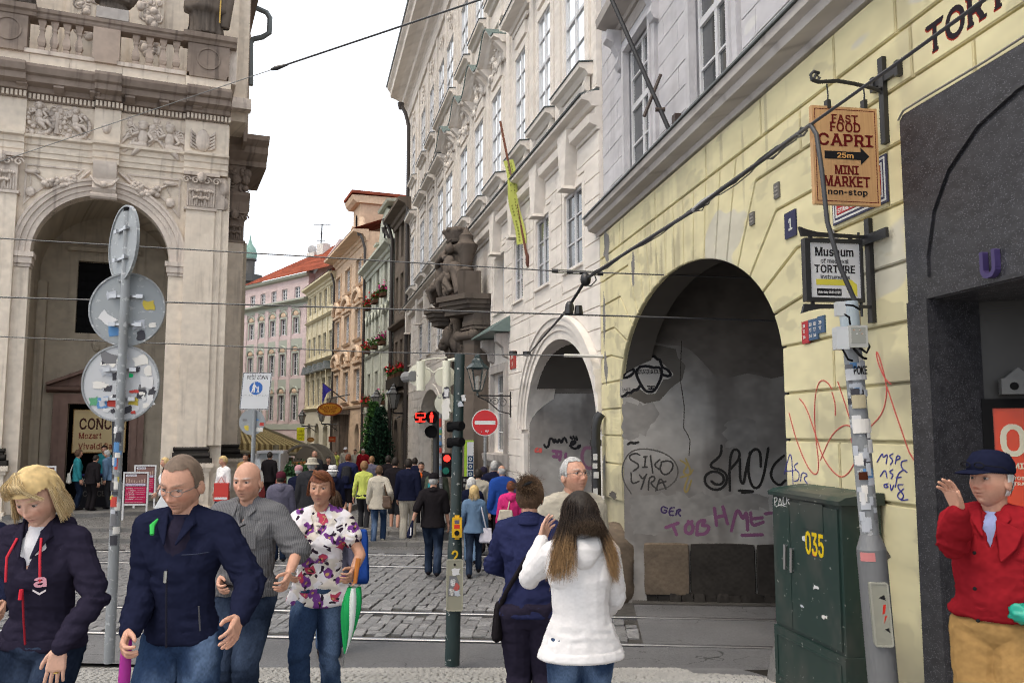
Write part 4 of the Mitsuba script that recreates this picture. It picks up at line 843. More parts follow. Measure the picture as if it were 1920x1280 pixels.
def bracket(k,F,s,z,L,ma,t=.018):
    sp=[(s,z,L)];q=np.linspace(0,1,9)
    ms=[tube([(s,z,0),(s,z,L)],t,6),tube([(s,z-.42,.02),(s,z-.36,L*.35),(s,z-.12,L*.7),(s,z-.02,L)],t*.8,6),bx(s-.03,s+.03,z-.5,z+.1,0,.02)]
    for c,r in((.25,.12),(.48,.10),(.68,.07)):
        a=np.linspace(0,9,16);R=r*(1-a/12);ms.append(tube(np.c_[np.full(16,s),z-.16+R*np.sin(a)+(.25-c)*-.12,L*c+R*np.cos(a)],t*.55,5))
    part(k,'bracket',F.w(cat(ms)),ma)
GREENIRON='mat_pole_green'
sL,zL=WB.at(958,742);LL=.80
bracket(k,WB,sL,zL,LL,BLACK_METAL);lantern(k,WB.P(sL,zL+.0,LL),1.02,GREENIRON)
# banner on its pole, door number, information board, drainpipe
k=thing('yellow_banner','narrow yellow green banner hanging on a slanting brown pole from the white palace','banner')
b0=WB.P(*WB.at(991,488),.02);b1=pt(938,228,b0[1]+.75)
def on(u,v,y):return pt(u,v,y)
ya=b0[1]+.06;yb_=b0[1]+.50
part(k,'pole',tube([b0,b1],.028),col(.16,.075,.055));part(k,'bracket_foot',mv(ball((0,0,0),(.05,.05,.16)),b0),col(.12,.06,.05))
c0,c1=on(953,300,yb_),on(977,457,ya);wv=WB.n[0]*.30,WB.n[1]*.30
w3=np.array([-.22,-.06,-.05]);g=np.linspace(0,1,14)
L0=c0+(c1-c0)*g[:,None]+np.array([0.03,0,0])*np.sin(g*9)[:,None]-w3*.5;R0=L0+w3+np.array([0,.05,0])*np.sin(g*7+1)[:,None]
fl=np.vstack([L0,R0]);F=[[i,i+1,14+i+1]for i in range(13)]+[[i,14+i+1,14+i]for i in range(13)]
fl2=fl+np.array([0,-.006,0]);F2=[[28+a,28+c_,28+b_]for a,b_,c_ in F]
part(k,'cloth',(np.vstack([fl,fl2]),np.array(F+F2)),col(.44,.48,.13),smooth=True)
tx=[]
for i in range(1,27):
    for off,m_ in((.28,.10),(.62,.16)):
        q=i/27.5;p_=c0+(c1-c0)*q+np.array([.03,0,0])*math.sin(q*9)-w3*.5+(w3+np.array([0,.05,0])*math.sin(q*7+1))*off+np.array([0,-.011,0])
        if rw.random()<.8:tx.append((np.array([p_,p_+w3*m_,p_+w3*m_+(c1-c0)*.022,p_+(c1-c0)*.022]),np.array([[0,1,2],[0,2,3]])))
part(k,'lettering',cat(tx),col(.20,.22,.05))
part(k,'stay',cat([tube([b0*.28+b1*.72,(b0*.28+b1*.72)*.5+WB.P(WB.at(990,290)[0],8.2,.3)*.5-[0,0,.25],WB.P(WB.at(985,300)[0],8.2,.3)],.012,5),tube([b0*.28+b1*.72,WB.P(WB.at(978,310)[0],8.1,.3)],.012,5)]),col(.2,.13,.11))
s_,z_=WB.at(963,675);k=thing('house_number_plate','small red house number plate on the white palace left of its arch','sign')
part(k,'panel',WB.w(prism(sg.box(s_-.25,z_-.2,s_+.25,z_+.2),.001,.03)),col(.38,.03,.03,.4));part(k,'figures',WB.w(cat([lettering('191',s_-.15,z_+.04,.1,.03,.034),lettering('1',s_-.05,z_-.13,.1,.03,.034)])),col(.6,.55,.5))
k=thing('drainpipe','black stickered drainpipe in the corner between white palace and yellow house','drainpipe')
d=lambda u,v,y=13.75:pt(u,v,y)
part(k,'pipe',tube([d(1127,775),d(1121,784),d(1117,800),d(1117,825),d(1117,832),d(1119,950),d(1120,1105)],.075,12),BLACK_METAL,smooth=40);part(k,'collar',tube([d(1117,824),d(1117,836)],.095,12),BLACK_METAL)
stick=[sg.box(-.05,.0,.05,.12)]
for i,(u,v,w_,h_)in enumerate(((1112,850,8,12),(1111,868,9,10),(1113,884,10,12),(1112,915,9,22))):
    a,b=d(u,v,13.66),d(u+w_,v+h_,13.66);part(k,'sticker',(np.array([[a[0],a[1],b[2]],[b[0],a[1],b[2]],[b[0],a[1],a[2]],[a[0],a[1],a[2]]]),np.array([[0,1,2],[0,2,3]])),col(.5,.5,.5))
# ---------------------------------------------------------------- the church
CH=CHF
ch=thing('baroque_church','pale baroque church front with arched porch, corinthian pilasters and a stone balustrade','church')
def pc(nm,m,ma='mat_church',F=CH,**k):return part(ch,nm,F.w(m),ma,**k)
QC,QZ,QR=-3.73,7.32,1.76
def semi(r,z0=-1,c=QC):return sg.Polygon([(c+r,z0)]+[(c+r*math.cos(t),QZ+r*math.sin(t))for t in np.linspace(0,PI,41)]+[(c-r,z0)])
PD=-3.4  # depth of the porch
SX=-13.5
wall=sg.box(SX,-.2,-.35,10.0)
arches=semi(QR).union(semi(QR,c=QC-8.1))
pc('wall',prism(wall.difference(arches),-.55,-.12));
# porch inside
def por(r,z0=0):return[(QC+r,z0)]+[(QC+r*math.cos(t),QZ+r*math.sin(t))for t in np.linspace(0,PI,25)]+[(QC-r,z0)]
ln=por(QR+.12);V=np.array([(a,z,-.56)for a,z in ln]+[(a,z,PD)for a,z in ln]);n_=len(ln)
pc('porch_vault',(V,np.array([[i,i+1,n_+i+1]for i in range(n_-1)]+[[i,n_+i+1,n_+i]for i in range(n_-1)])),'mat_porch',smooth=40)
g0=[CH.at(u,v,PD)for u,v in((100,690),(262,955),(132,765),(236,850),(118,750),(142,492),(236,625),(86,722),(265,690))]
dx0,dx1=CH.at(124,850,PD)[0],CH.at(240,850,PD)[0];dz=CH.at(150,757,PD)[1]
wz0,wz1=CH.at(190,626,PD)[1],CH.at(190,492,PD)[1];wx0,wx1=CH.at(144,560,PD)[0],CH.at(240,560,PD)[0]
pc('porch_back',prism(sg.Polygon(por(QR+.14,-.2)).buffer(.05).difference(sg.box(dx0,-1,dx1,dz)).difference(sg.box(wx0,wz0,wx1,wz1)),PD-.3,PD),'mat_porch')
pc('porch_window',prism(sg.box(wx0-.05,wz0-.05,wx1+.05,wz1+.05),PD-.25,PD-.2),DARK)
pc('window_frame',cat([prism(sg.box(wx0-.2,wz0-.2,wx1+.2,wz1+.2).difference(sg.box(wx0,wz0,wx1,wz1)),PD,PD+.07),run([(PD,wz1+.3),(PD+.14,wz1+.3),(PD+.2,wz1+.42),(PD,wz1+.46)],wx0-.32,wx1+.32),scrolls((wx0+wx1)/2,wz0-.5,wz0-.3,.28,4,PD+.03,7,.08)]),'mat_porch')
pc('window_grille',cat([bx(x-.012,x+.012,wz0,wz1,PD-.15,PD-.13)for x in np.linspace(wx0,wx1,7)[1:-1]]+[bx(wx0,wx1,z-.012,z+.012,PD-.152,PD-.128)for z in np.linspace(wz0,wz1,9)[1:-1]]),DARK)
pc('door_frame',cat([prism(sg.box(dx0-.42,-.1,dx1+.42,dz+.32).difference(sg.box(dx0,-1,dx1,dz)),PD,PD+.16),prism(sg.box(dx0-.22,-.1,dx1+.22,dz+.12).difference(sg.box(dx0,-1,dx1,dz)),PD+.16,PD+.22)]),'mat_pinkstone')
pc('door_pediment',cat([run([(PD,dz+.34),(PD+.3,dz+.42),(PD+.36,dz+.52),(PD,dz+.54)],dx0-.62,dx1+.62),prism(sg.Polygon([(dx0-.6,dz+.545),(dx1+.6,dz+.545),((dx0+dx1)/2,dz+1.12)]),PD,PD+.1),prism(sg.Polygon([(dx0-.62,dz+.545),((dx0+dx1)/2,dz+1.15),(dx1+.62,dz+.545),(dx1+.62,dz+.64),((dx0+dx1)/2,dz+1.27),(dx0-.62,dz+.64)]),PD,PD+.34)]),'mat_pinkstone')
pc('doorway',bx(dx0-.1,dx1+.1,-.1,dz+.1,PD-1.6,PD-1.5),DARK);pc('doorway_side',cat([bx(dx0-.1,dx0-.0,-.1,dz+.1,PD-1.49,PD-.31),bx(dx1,dx1+.1,-.1,dz+.1,PD-1.49,PD-.31)]),DARK)
pc('porch_floor',bx(QC-2,QC+2,.0,.26,PD-1.5,.3),'mat_kerb')
pc('porch_pilaster',cat([bx(QC+f*(QR+.12)-(.25 if f>0 else 0),QC+f*(QR+.12)+(0 if f>0 else .25),.2,QZ-.3,PD+.01,PD+.35)for f in(1,-1)]),'mat_porch')
# archivolt, imposts
def ring(r0,r1,n0,n1,c=QC):return prism(semi(r1,QZ,c).difference(semi(r0,QZ-1,c)),n0,n1)
for c in(QC,QC-8.1):
    pc('archivolt',cat([ring(QR,QR+.14,-.55,-.06,c),ring(QR+.14,QR+.28,-.2,-.03,c),ring(QR+.28,QR+.40,-.2,.02,c),ring(QR+.40,QR+.47,-.2,.05,c)]),'mat_church_trim')
    for f in(1,-1):
        a=c+f*QR;b=c+f*(QR+.42);s0,s1=min(a,b),max(a,b)
        pc('impost_pier',bx(s0,s1,.2,QZ-.42,-.5,-.05));pc('impost',cat([bx(s0-.03,s1+.03,QZ-.415,QZ-.32,-.5,-.01),bx(s0-.06,s1+.06,QZ-.32,QZ-.14,-.5,.03),bx(s0-.10,s1+.10,QZ-.14,QZ-.005,-.5,.07)]),'mat_church_trim')
# pilasters with pedestals and capitals
def pilaster(F,s0,s1,n0,n1,zt=8.95,z1=9.97,zb=1.55,dark=False,seed=0):
    m0,mt=('mat_church_dark','mat_church_dark')if dark else('mat_church','mat_church_trim')
    part(ch,'pedestal',F.w(cat([bx(s0-.16,s1+.16,.05,.35,n0,n1+.16),bx(s0-.10,s1+.10,.35,1.32,n0,n1+.10),bx(s0-.15,s1+.15,1.32,1.42,n0,n1+.15),bx(s0-.20,s1+.20,1.42,zb,n0,n1+.20)])),'mat_church')
    part(ch,'pedestal_panel',F.w(prism(sg.box(s0+.03,.48,s1-.03,1.2).difference(sg.box(s0+.09,.54,s1-.09,1.14)),n1+.10,n1+.125)),'mat_church')
    part(ch,'column_base',F.w(cat([bx(s0-.16,s1+.16,zb+.002,zb+.14,n0,n1+.16),lat(s0,s1,n0,n1,zb+.14,.16,.10),bx(s0-.05,s1+.05,zb+.30,zb+.35,n0,n1+.05),lat(s0,s1,n0,n1,zb+.35,.11,.08)])),'mat_dark_stone')
    part(ch,'shaft',F.w(bx(s0,s1,zb+.46,zt,n0,n1)),'mat_church')
    r_=np.random.default_rng(seed);h=z1-zt;ms=[bx(s0-.05,s1+.05,zt-.08,zt-.002,n0,n1+.05),bx(s0+.01,s1-.01,zt,z1-.1,n0,n1+.02),bx(s0-.1,s1+.1,z1-.1,z1,n0,n1+.16)]
    w=s1-s0
    for i in range(int(w/.065)):
        x=s0+.035+i*.065;ms.append(bx(x-.018,x+.018,zt+.02,zt+.42*h+r_.uniform(-.06,.06),n1+.02,n1+.055))
    for x,z,q in((.22,.45,1),(.5,.45,1),(.78,.45,1),(.36,.24,.85),(.64,.24,.85)):
        cx,cz=s0+x*w,zt+z*h
        for j in range(5):ms.append(ball((cx+(j-2)*.05*q,cz+.03-abs(j-2)*.012,n1+.12),(.032,.05,.04),1))
        ms.append(tube([(cx,cz-.18,n1+.04),(cx,cz,n1+.08),(cx,cz+.08,n1+.02)],[.03,.05,.03],6))
    for x in(-.02,.30,.70,1.02):
        t=np.linspace(0,8,18);R=.12*(1-t/10);cx=s0+x*w;ms.append(tube(np.c_[cx+R*np.cos(t),z1-.24+R*np.sin(t),np.full(18,n1+.11)],.026,5))
    ms.append(lumpy((s0+.5*w,z1-.14,n1+.16),(.13,.16,.07),seed))
    part(ch,'capital',F.w(cat(ms)),mt,smooth=35)
def lumpy(c,r,seed,a=.3,n=2):V,F=_ICO[n];return V*np.array(r)*(1+a*(meshkit.fbm(V*2.5+seed,3,seed)[:,None]-.5)*2)+np.array(c),F
def lat(s0,s1,n0,n1,z,h,e):
    p=[(n0,z)]+[(n1+e*math.sin(t),z+h*(1-math.cos(t))/2)for t in np.linspace(0,PI,7)]+[(n0,z+h)]
    return run(p,s0-e,s1+e)
pilaster(CH,-1.57,-.77,-.3,.12,seed=1);pilaster(CH,-6.7,-5.86,-.3,.12,seed=2);pilaster(CH,-9.67,-8.87,-.3,.12,seed=4)
pc('corner_return',cat([bx(-.769,-.58,2.05,8.95,-.5,.06),bx(-.579,-.36,2.05,8.95,-.8,.0),bx(-.768,-.4,.05,1.5,-.5,.04)]));pc('corner_capital',cat([bx(-.77,-.5,8.96,9.9,-.5,.09),lumpy((-.55,9.6,.0),(.16,.3,.16),8),lumpy((-.5,9.15,-.02),(.10,.2,.12),9)]),'mat_church_trim',smooth=35)
BK=[(SX,-8.8),(-6.8,-5.76),(-1.67,-.45)]  # where the entablature steps forward
def entab(prof,nm,ma='mat_church',e=.14):
    pc(nm,run(prof,SX,-.42),ma)
    for s0,s1 in BK[1:]:pc(nm,run([(n+(e if n>-.2 else 0),z)for n,z in prof],s0,s1),ma)
    pc(nm,run([(n+(e if n>-.2 else 0),z)for n,z in prof],QC-.34,QC+.34),ma)
entab([(-.5,9.98),(-.06,9.98),(-.05,10.12),(-.02,10.13),(-.01,10.30),(.03,10.32),(.05,10.46),(.14,10.50),(.15,10.575),(-.5,10.60)],'architrave')
entab([(-.5,10.601),(-.07,10.601),(-.07,11.57),(-.5,11.57)],'frieze')
dn=[]
for s in np.arange(SX,-.45,.105):
    f=.20 if any(a<=s<=b for a,b in BK)or abs(s-QC)<.34 else .06
    dn.append(bx(s,s+.062,11.60,11.75,-.3,f))
pc('dentils',cat(dn),'mat_church',kind='stuff')
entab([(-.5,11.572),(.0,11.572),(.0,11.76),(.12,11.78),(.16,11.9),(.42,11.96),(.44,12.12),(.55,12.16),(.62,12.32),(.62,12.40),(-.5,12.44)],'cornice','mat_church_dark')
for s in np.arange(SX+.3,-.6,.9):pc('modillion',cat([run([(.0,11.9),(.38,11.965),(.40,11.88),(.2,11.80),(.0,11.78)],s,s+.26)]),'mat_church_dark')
# balcony plinth, balustrade
xs=[SX,-11.2,-8.9,-6.75,-5.75,-4.75,-3.4,-2.2,-1.72,-.45]
for a,b in zip(xs,xs[1:]):pc('plinth_slab',bx(a+.004,b-.004,12.30,12.83,-.4,.26 if b<-.5 and a>-1.73 or b>-.5 else .20),'mat_church')
pc('base_rail',bx(SX,-1.73,12.832,12.95,-.2,.26),'mat_church_trim')
pc('hand_rail',run([(-.16,13.86),(.24,13.86),(.27,13.92),(.27,13.98),(.32,14.02),(.33,14.12),(-.22,14.14)],SX,-1.73),'mat_church_dark')
def baluster(s):
    p=[(.09,12.951),(.12,12.951),(.12,13.07),(.075,13.09),(.11,13.12),(.15,13.22),(.14,13.3),(.085,13.46),(.07,13.56),(.10,13.6),(.10,13.64),(.08,13.66),(.14,13.78),(.14,13.859),(.0,13.859)]
    m=spin(lathe(p,4),45);V=m[0];return np.c_[V[:,0]+s,V[:,2],V[:,1]+.05],m[1][:,::-1]
for s0,s1,k in((-5.72,-4.36,4),(-3.36,-1.76,4),(-8.7,-6.85,5)):
    for i in range(k):
        s=s0+(i+.75)*(s1-s0)/(k+.4);pc('baluster',baluster(s),'mat_brownstone')
def ped(s0,s1,circ=True):
    pc('balustrade_pier',cat([bx(s0,s1,12.952,13.86,-.2,.28),bx(s0+.06,s1-.06,12.832,12.95,-.25,.31)]+([prism(sg.Point((s0+s1)/2,13.42).buffer(.33).difference(sg.Point((s0+s1)/2,13.42).buffer(.29)),.28,.31)]if circ else[])),'mat_church_dark' if circ else 'mat_brownstone')
    if circ:pc('pier_cap',run([(-.26,13.862),(.32,13.862),(.36,13.95),(.44,14.0),(.46,14.14),(-.3,14.18)],s0-.14,s1+.2),'mat_church_dark')
ped(-1.69,-.52);ped(-6.75,-5.82);ped(-4.2,-3.5,False)
pc('pier_return',bx(-.52,-.30,12.83,13.86,-1.5,.1),'mat_church_trim')
# upper church wall behind the balcony
ux=CH.at(468,60,-1.6)[0]
pc('upper_wall',bx(SX,ux,12.3,26,-6,-1.6),'mat_church')
pc('upper_pilaster',cat([bx(a,b,13.0,26,-1.599,-1.45)for a,b in((-3.35,-2.4),(-5.1,-4.2),(ux-1.25,ux-.35))]+[bx(a+.1,b-.1,13.0,26,-1.449,-1.40)for a,b in((-3.35,-2.4),(-5.1,-4.2))]),'mat_church')
pc('upper_base_mould',run([(-1.6,12.6),(-1.2,12.6),(-1.25,12.8),(-1.35,13.0),(-1.6,13.05)],SX,ux+.1),'mat_church_trim')
for u_,sd_ in((168,3),(280,6)):pc('carved_scroll',scrolls(CH.at(u_,20,-1.4)[0],14.0,15.7,.29,sd_,-1.42,26,.11),'mat_church_trim',smooth=True)
# carved frieze
def cherub(x,z,k=1.0,f=1,seed=0,wings=True):
    n=.0
    ms=[ball((x,z+.34*k,n+.10),(.085*k,.095*k,.08),2),lumpy((x,z+.40*k,n+.10),(.10*k,.07*k,.085),seed),ball((x,z+.1*k,n+.06),(.10*k,.17*k,.09),2),ball((x+.02*f,z-.08*k,n+.06),(.11*k,.11*k,.09),2),
          tube([(x-.09*k,z+.2*k,n+.08),(x-.22*k,z+.12*k,n+.1),(x-.26*k,z+.24*k,n+.1)],[.045*k,.04*k,.03*k],6),tube([(x+.09*k,z+.2*k,n+.08),(x+.2*k,z+.06*k,n+.1),(x+.12*k,z-.02*k,n+.12)],[.045*k,.04*k,.03*k],6),
          tube([(x,z-.1*k,n+.06),(x+.22*f*k,z-.1*k,n+.12),(x+.38*f*k,z-.28*k,n+.08)],[.085*k,.07*k,.04*k],7),tube([(x,z-.12*k,n+.06),(x+.12*f*k,z-.22*k,n+.14),(x+.2*f*k,z-.33*k,n+.1)],[.08*k,.065*k,.04*k],7)]
    if wings:
        for s in(-1,1):
            for j in range(5):ms.append(tube([(x+s*.08*k,z+.16*k,n+.02),(x+s*(.2+.03*j)*k,z+(.34-.07*j)*k,n+.04),(x+s*(.30+.05*j)*k,z+(.30-.12*j)*k,n+.02)],[.03*k,.035*k,.012*k],5))
    return cat(ms)
FN=lambda m:(m[0]+np.array([0,0,-.07]),m[1])
for i,(u,v)in enumerate(((268,262),(318,268))):x,z=CH.at(u,v);pc('carved_cherub',FN(cherub(x,z-.06,1.32,1 if i else-1,i)),'mat_church_trim',smooth=True)
for i,(u,v)in enumerate(((73,222),(141,232))):
    x,z=CH.at(u,v);pc('carved_cherub',FN(cherub(x,z+.02,.95,1,9+i,False)),'mat_church_trim',smooth=True)
    t=np.linspace(-.3,5.6,24);R=.40-.03*t
    pc('acanthus_scroll',FN(cat([tube(np.c_[x+R*np.cos(t-1.2),z-.03+R*np.sin(t-1.2),np.full(24,.03)],np.linspace(.07,.035,24),6)]+[lumpy((x+R[j]*math.cos(t[j]-1.2),z-.03+R[j]*math.sin(t[j]-1.2),.05),(.065,.065,.06),j)for j in range(0,24,2)]+[scrolls(x,z-.45,z-.34,.4,i,.0,8,.06)])),'mat_church_trim',smooth=True)
x,z=CH.at(107,225);pc('carved_vase',FN(cat([scrolls(x,z-.3,z+.3,.10,21,.0,14,.06),tube([(x,z-.4,.03),(x,z,.05),(x,z+.2,.03)],[.08,.04,.09],8)])),'mat_church_trim',smooth=True)
x,z=CH.at(200,248);pc('carved_head',FN(cat([ball((x,z+.05,.13),(.11,.13,.11),2),lumpy((x,z+.13,.11),(.14,.10,.11),4),lumpy((x-.14,z-.22,.03),(.09,.22,.05),5),lumpy((x+.14,z-.22,.03),(.09,.22,.05),6)])),'mat_church_trim',smooth=True)
x,z=CH.at(380,268);pc('carved_shield',(lambda m:(m[0]+np.array([0,0,.07]),m[1]))(cat([lumpy((x,z+.02,.04),(.20,.34,.10),3,.12)]+[tube([(x+s*.16,z-.25+.1*j,.03),(x+s*.32,z-.16+.1*j,.06),(x+s*.34,z-.06+.1*j,.03)],[.03,.045,.02],5)for s in(-1,1)for j in range(5)])),'mat_church_trim',smooth=True)
x,z=CH.at(5,215);pc('acanthus_scroll',FN(cat([tube(np.c_[x+.4*np.cos(np.linspace(0,6,20)),z+.4*np.sin(np.linspace(0,6,20)),np.full(20,.03)],.06,6),scrolls(x,z-.3,z+.3,.3,31,.0,12,.07)])),'mat_church_trim',smooth=True)
for u in(105/5.818,1035/5.818+2,1310/5.818):x,z=CH.at(u+0,240);pc('panel_strip',bx(x-.03,x+.03,10.62,11.56,-.075,-.03),'mat_church')
for a0_,b0_,sd_ in((-5.6,-4.5,1),(-3.2,-1.75,2)):pc('relief_foliage',FN(scrolls((a0_+b0_)/2,10.68,11.5,(b0_-a0_)/2,sd_,-.02,40,.075)),'mat_church_trim',smooth=True)
# keystone, garlands
pc('keystone',cat([run([(-.1,9.02),(.18,9.0),(.3,9.2),(.22,9.5),(.34,9.75),(.36,9.97),(-.1,9.975)],QC-.30,QC+.30),tube([(QC-.34,9.0,.2),(QC+.34,9.0,.2)],.10,10),ball((QC,9.3,.34),(.09,.1,.09),2)]+[tube([(QC-.36,9.55,.2),(QC-.2,9.32,.32),(QC,9.24,.36),(QC+.2,9.32,.32),(QC+.36,9.55,.2)],.035,6)]),'mat_church_trim',smooth=35)
for f in(1,-1):
    q=[CH.at(u,v)for u,v in(((222,322),(245,342),(268,356),(285,362),(305,350),(318,345))if f>0 else((168,320),(150,335),(122,343),(95,345),(78,335),(62,322)))]
    ms=[tube([(a,b,-.06)for a,b in q],[.03,.05,.08,.09,.04,.03],6)];r_=np.random.default_rng(9+f)
    for j in range(34):
        t=r_.uniform(1.2,3.6);i0=int(t);a=np.array(q[i0])*(1-t+i0)+np.array(q[i0+1])*(t-i0);ms.append(ball((a[0]+r_.normal(0,.05),a[1]+r_.normal(0,.07),-.05+r_.uniform(0,.08)),r_.uniform(.05,.09),1))
    e=q[-1];ms+=[lumpy((e[0]+.02*f,e[1]+.02,-.06),(.2,.07,.06),3),tube([(e[0]-.08,e[1]-.05,-.08),(e[0]+.04*f,e[1]-.35,-.07)],.015,5),lumpy((e[0]+.04*f,e[1]-.55,-.06),(.12,.14,.07),5)]
    pc('fruit_garland',cat(ms),'mat_church_trim',smooth=True)
for f in(1,-1):
    tri=sg.Polygon([(QC+f*.5,9.82),(QC+f*2.02,9.82),(QC+f*2.02,7.95)]).difference(semi(QR+.60));tri=tri.buffer(-.02)
    pc('spandrel_panel',prism(tri.difference(tri.buffer(-.05)),-.13,-.085),'mat_church_trim')
# ---- the side bay round the corner and the long flank
N2=-4.0;sA,sB=CH.at(413,600,N2)[0],CH.at(452,600,N2)[0]
pilaster(CH,sA,sB,N2-2,N2,dark=False,seed=6,zt=8.95)
scene[[k for k in scene if k.startswith(ch+'__capital')][-1]]['bsdf']={'type':'ref','id':'mat_church_dark'}
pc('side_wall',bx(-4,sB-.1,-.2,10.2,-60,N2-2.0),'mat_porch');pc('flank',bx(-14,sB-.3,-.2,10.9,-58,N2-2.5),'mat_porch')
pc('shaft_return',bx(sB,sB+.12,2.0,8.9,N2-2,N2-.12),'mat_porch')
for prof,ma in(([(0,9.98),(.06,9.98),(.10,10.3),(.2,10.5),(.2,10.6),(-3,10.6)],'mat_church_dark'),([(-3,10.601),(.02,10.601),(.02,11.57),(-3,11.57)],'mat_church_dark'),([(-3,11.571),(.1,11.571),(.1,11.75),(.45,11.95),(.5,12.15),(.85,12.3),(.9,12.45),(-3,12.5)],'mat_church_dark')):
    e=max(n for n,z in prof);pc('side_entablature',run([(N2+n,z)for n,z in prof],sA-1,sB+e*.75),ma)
pc('side_carving',scrolls((sA+sB)/2+.1,10.7,11.5,.3,15,N2+.03,8,.12),'mat_church_dark',smooth=True)
pc('side_attic',bx(sA-.5,sB+.05,12.5,16.5,N2-3,N2-.3),'mat_church')
# eaves and downpipe of the roof behind
ex=CH.at(480,40,-2.4)[0]
pc('side_eaves',cat([run([(-9,17.1),(-2.2,17.1),(-2.0,17.6),(-1.9,18.0),(-9,18.1)],ux-.1,ex+.1),bx(ux,ex-.15,12.0,17.1,-9,-2.6)]),'mat_church_dark')
P=[pt(u,v,27.6)for u,v in((482,16),(500,24),(506,34),(505,62),(492,70),(474,74),(470,82),(470,160))]
part(ch,'downpipe',tube(P,.09,8),LEAD,smooth=40)
# statues on the pier, bust
k=thing('robed_statue','dark robed stone statue with gilded staff standing on the right balustrade pier','statue')
sx,sn=CH.at(386,60,.05)[0],.05
def robe(cx,cn,z0,h,w,seed,folds=11):
    prof=[(0.0,0),(.74,.0),(.76,.02),(.70,.08),(.68,.15),(.70,.20),(.96,.215),(1.0,.25),(.95,.36),(.86,.5),(.86,.62),(.92,.72),(.85,.80),(.52,.86),(.2,.885)]
    m=lathe([(r*w,z*h)for r,z in prof],48);V=m[0];a=np.arctan2(V[:,1],V[:,0]);zz=V[:,2]/h
    amp=np.where(zz<.205,.15,.07)*np.clip(1.15-zz,0,1);k_=1+amp*np.sin(a*folds*np.where(zz<.205,1.6,.8)+4*meshkit.noise(np.c_[a*1.5,zz*3,zz*0+seed]))+.14*(meshkit.fbm(np.c_[np.cos(a)*2,np.sin(a)*2,zz*3]+seed,3)-.5)
    V=V.copy();V[:,0]*=k_;V[:,1]*=k_*.72;return np.c_[V[:,0]+cx,V[:,2]+z0,V[:,1]+cn],m[1][:,::-1]
part(k,'robe',CH.w(robe(sx,sn,14.19,3.3,.62,2)),'mat_portal',smooth=True)
part(k,'mantle',CH.w(cat([lumpy((sx-.05,16.2,sn+.02),(.5,.85,.38),4,.2),tube([(sx+.5,16.6,sn),(sx+.62,15.6,sn+.1),(sx+.52,14.5,sn+.1)],[.2,.18,.14],8)])),'mat_portal',smooth=True)
part(k,'head',CH.w(cat([ball((sx,17.4,sn),(.2,.26,.22),2),lumpy((sx,17.2,sn+.14),(.15,.2,.1),3)])),'mat_portal',smooth=True)
part(k,'staff',CH.w(tube([(sx+.36,14.5,sn+.42),(sx+.40,17.8,sn+.36)],.022,6)),col(.55,.36,.08,.35))
k=thing('stone_bust','dark carved urn like bust on a grey block above the middle of the balustrade','statue')
bxs=CH.at(212,30,.05)[0]
part(k,'block',CH.w(bx(bxs-.42,bxs+.42,14.15,14.48,-.3,.3)),'mat_trim_grey');part(k,'bust',CH.w(cat([robe(bxs,.0,14.481,1.2,.5,8,14),lumpy((bxs,15.1,0),(.62,.5,.45),7,.2)])),'mat_portal',smooth=True)
k=thing('stone_figure','dark stone figure at the left end of the balustrade, mostly out of the picture','statue')
fx=CH.at(25,20,.05)[0];part(k,'robe',CH.w(cat([robe(fx,.0,14.19,3.2,.66,12),lumpy((fx+.1,15.0,.1),(.62,.7,.4),9,.2)])),'mat_portal',smooth=True);part(k,'head',CH.w(ball((fx,17.3,0),(.2,.26,.22),2)),'mat_portal',smooth=True)
# concert banner in the doorway, ticket table
k=thing('concert_banner','cream concert banner hung in the church doorway naming Mozart and Vivaldi','banner')
N3=PD-.05
b0,b1=CH.at(134,849,N3),CH.at(238,768,N3);W_,H_=b1[0]-b0[0],b1[1]-b0[1]
part(k,'cloth',CH.w(bx(b0[0],b1[0],b0[1],b1[1],N3-.01,N3)),col(.58,.46,.26));part(k,'edging',CH.w(prism(sg.box(b0[0],b0[1],b1[0],b1[1]).difference(sg.box(b0[0]+.02,b0[1]+.02,b1[0]-.02,b1[1]-.02)),N3,N3+.004)),col(.30,.17,.06))
for t,x,z,h,w in(('ORGAN',.52,.90,.14,.4),('CONCERT',.12,.55,.24,1.0),('Mozart',.12,.33,.13,.42),('Vivaldi Bach',.12,.09,.13,.78)):part(k,'lettering',CH.w(lettering(t,b0[0]+x*W_,b0[1]+z*H_,h*H_,N3+.003,N3+.008,width=w*W_,serif=.04)),col(.07,.03,.025)if t!='Mozart' and t[0]!='V' else col(.22,.05,.03))
k=thing('ticket_table','dark cloth covered ticket table in the church doorway','table')
t0,t1=CH.at(150,890,-1.6)[0],CH.at(215,890,-1.6)[0];zt=CH.at(190,889,-1.6)[1]
part(k,'table_top',CH.w(bx(t0,t1,zt-.03,zt,-2.3,-1.56)),col(.03,.03,.10));part(k,'cloth',CH.w(bx(t0+.02,t1-.02,.26,zt-.03,-2.28,-1.6)),col(.02,.02,.025))
part(k,'lettering',CH.w(lettering('KONCERT',t0+.05,zt-.27,.17,-1.598,-1.592,width=t1-t0-.08,serif=.04)),col(.35,.33,.28));part(k,'lower_lettering',CH.w(lettering('CONCERT',t0+.1,zt-.62,.15,-1.598,-1.592,width=.8,serif=.04)),col(.09,.085,.08))
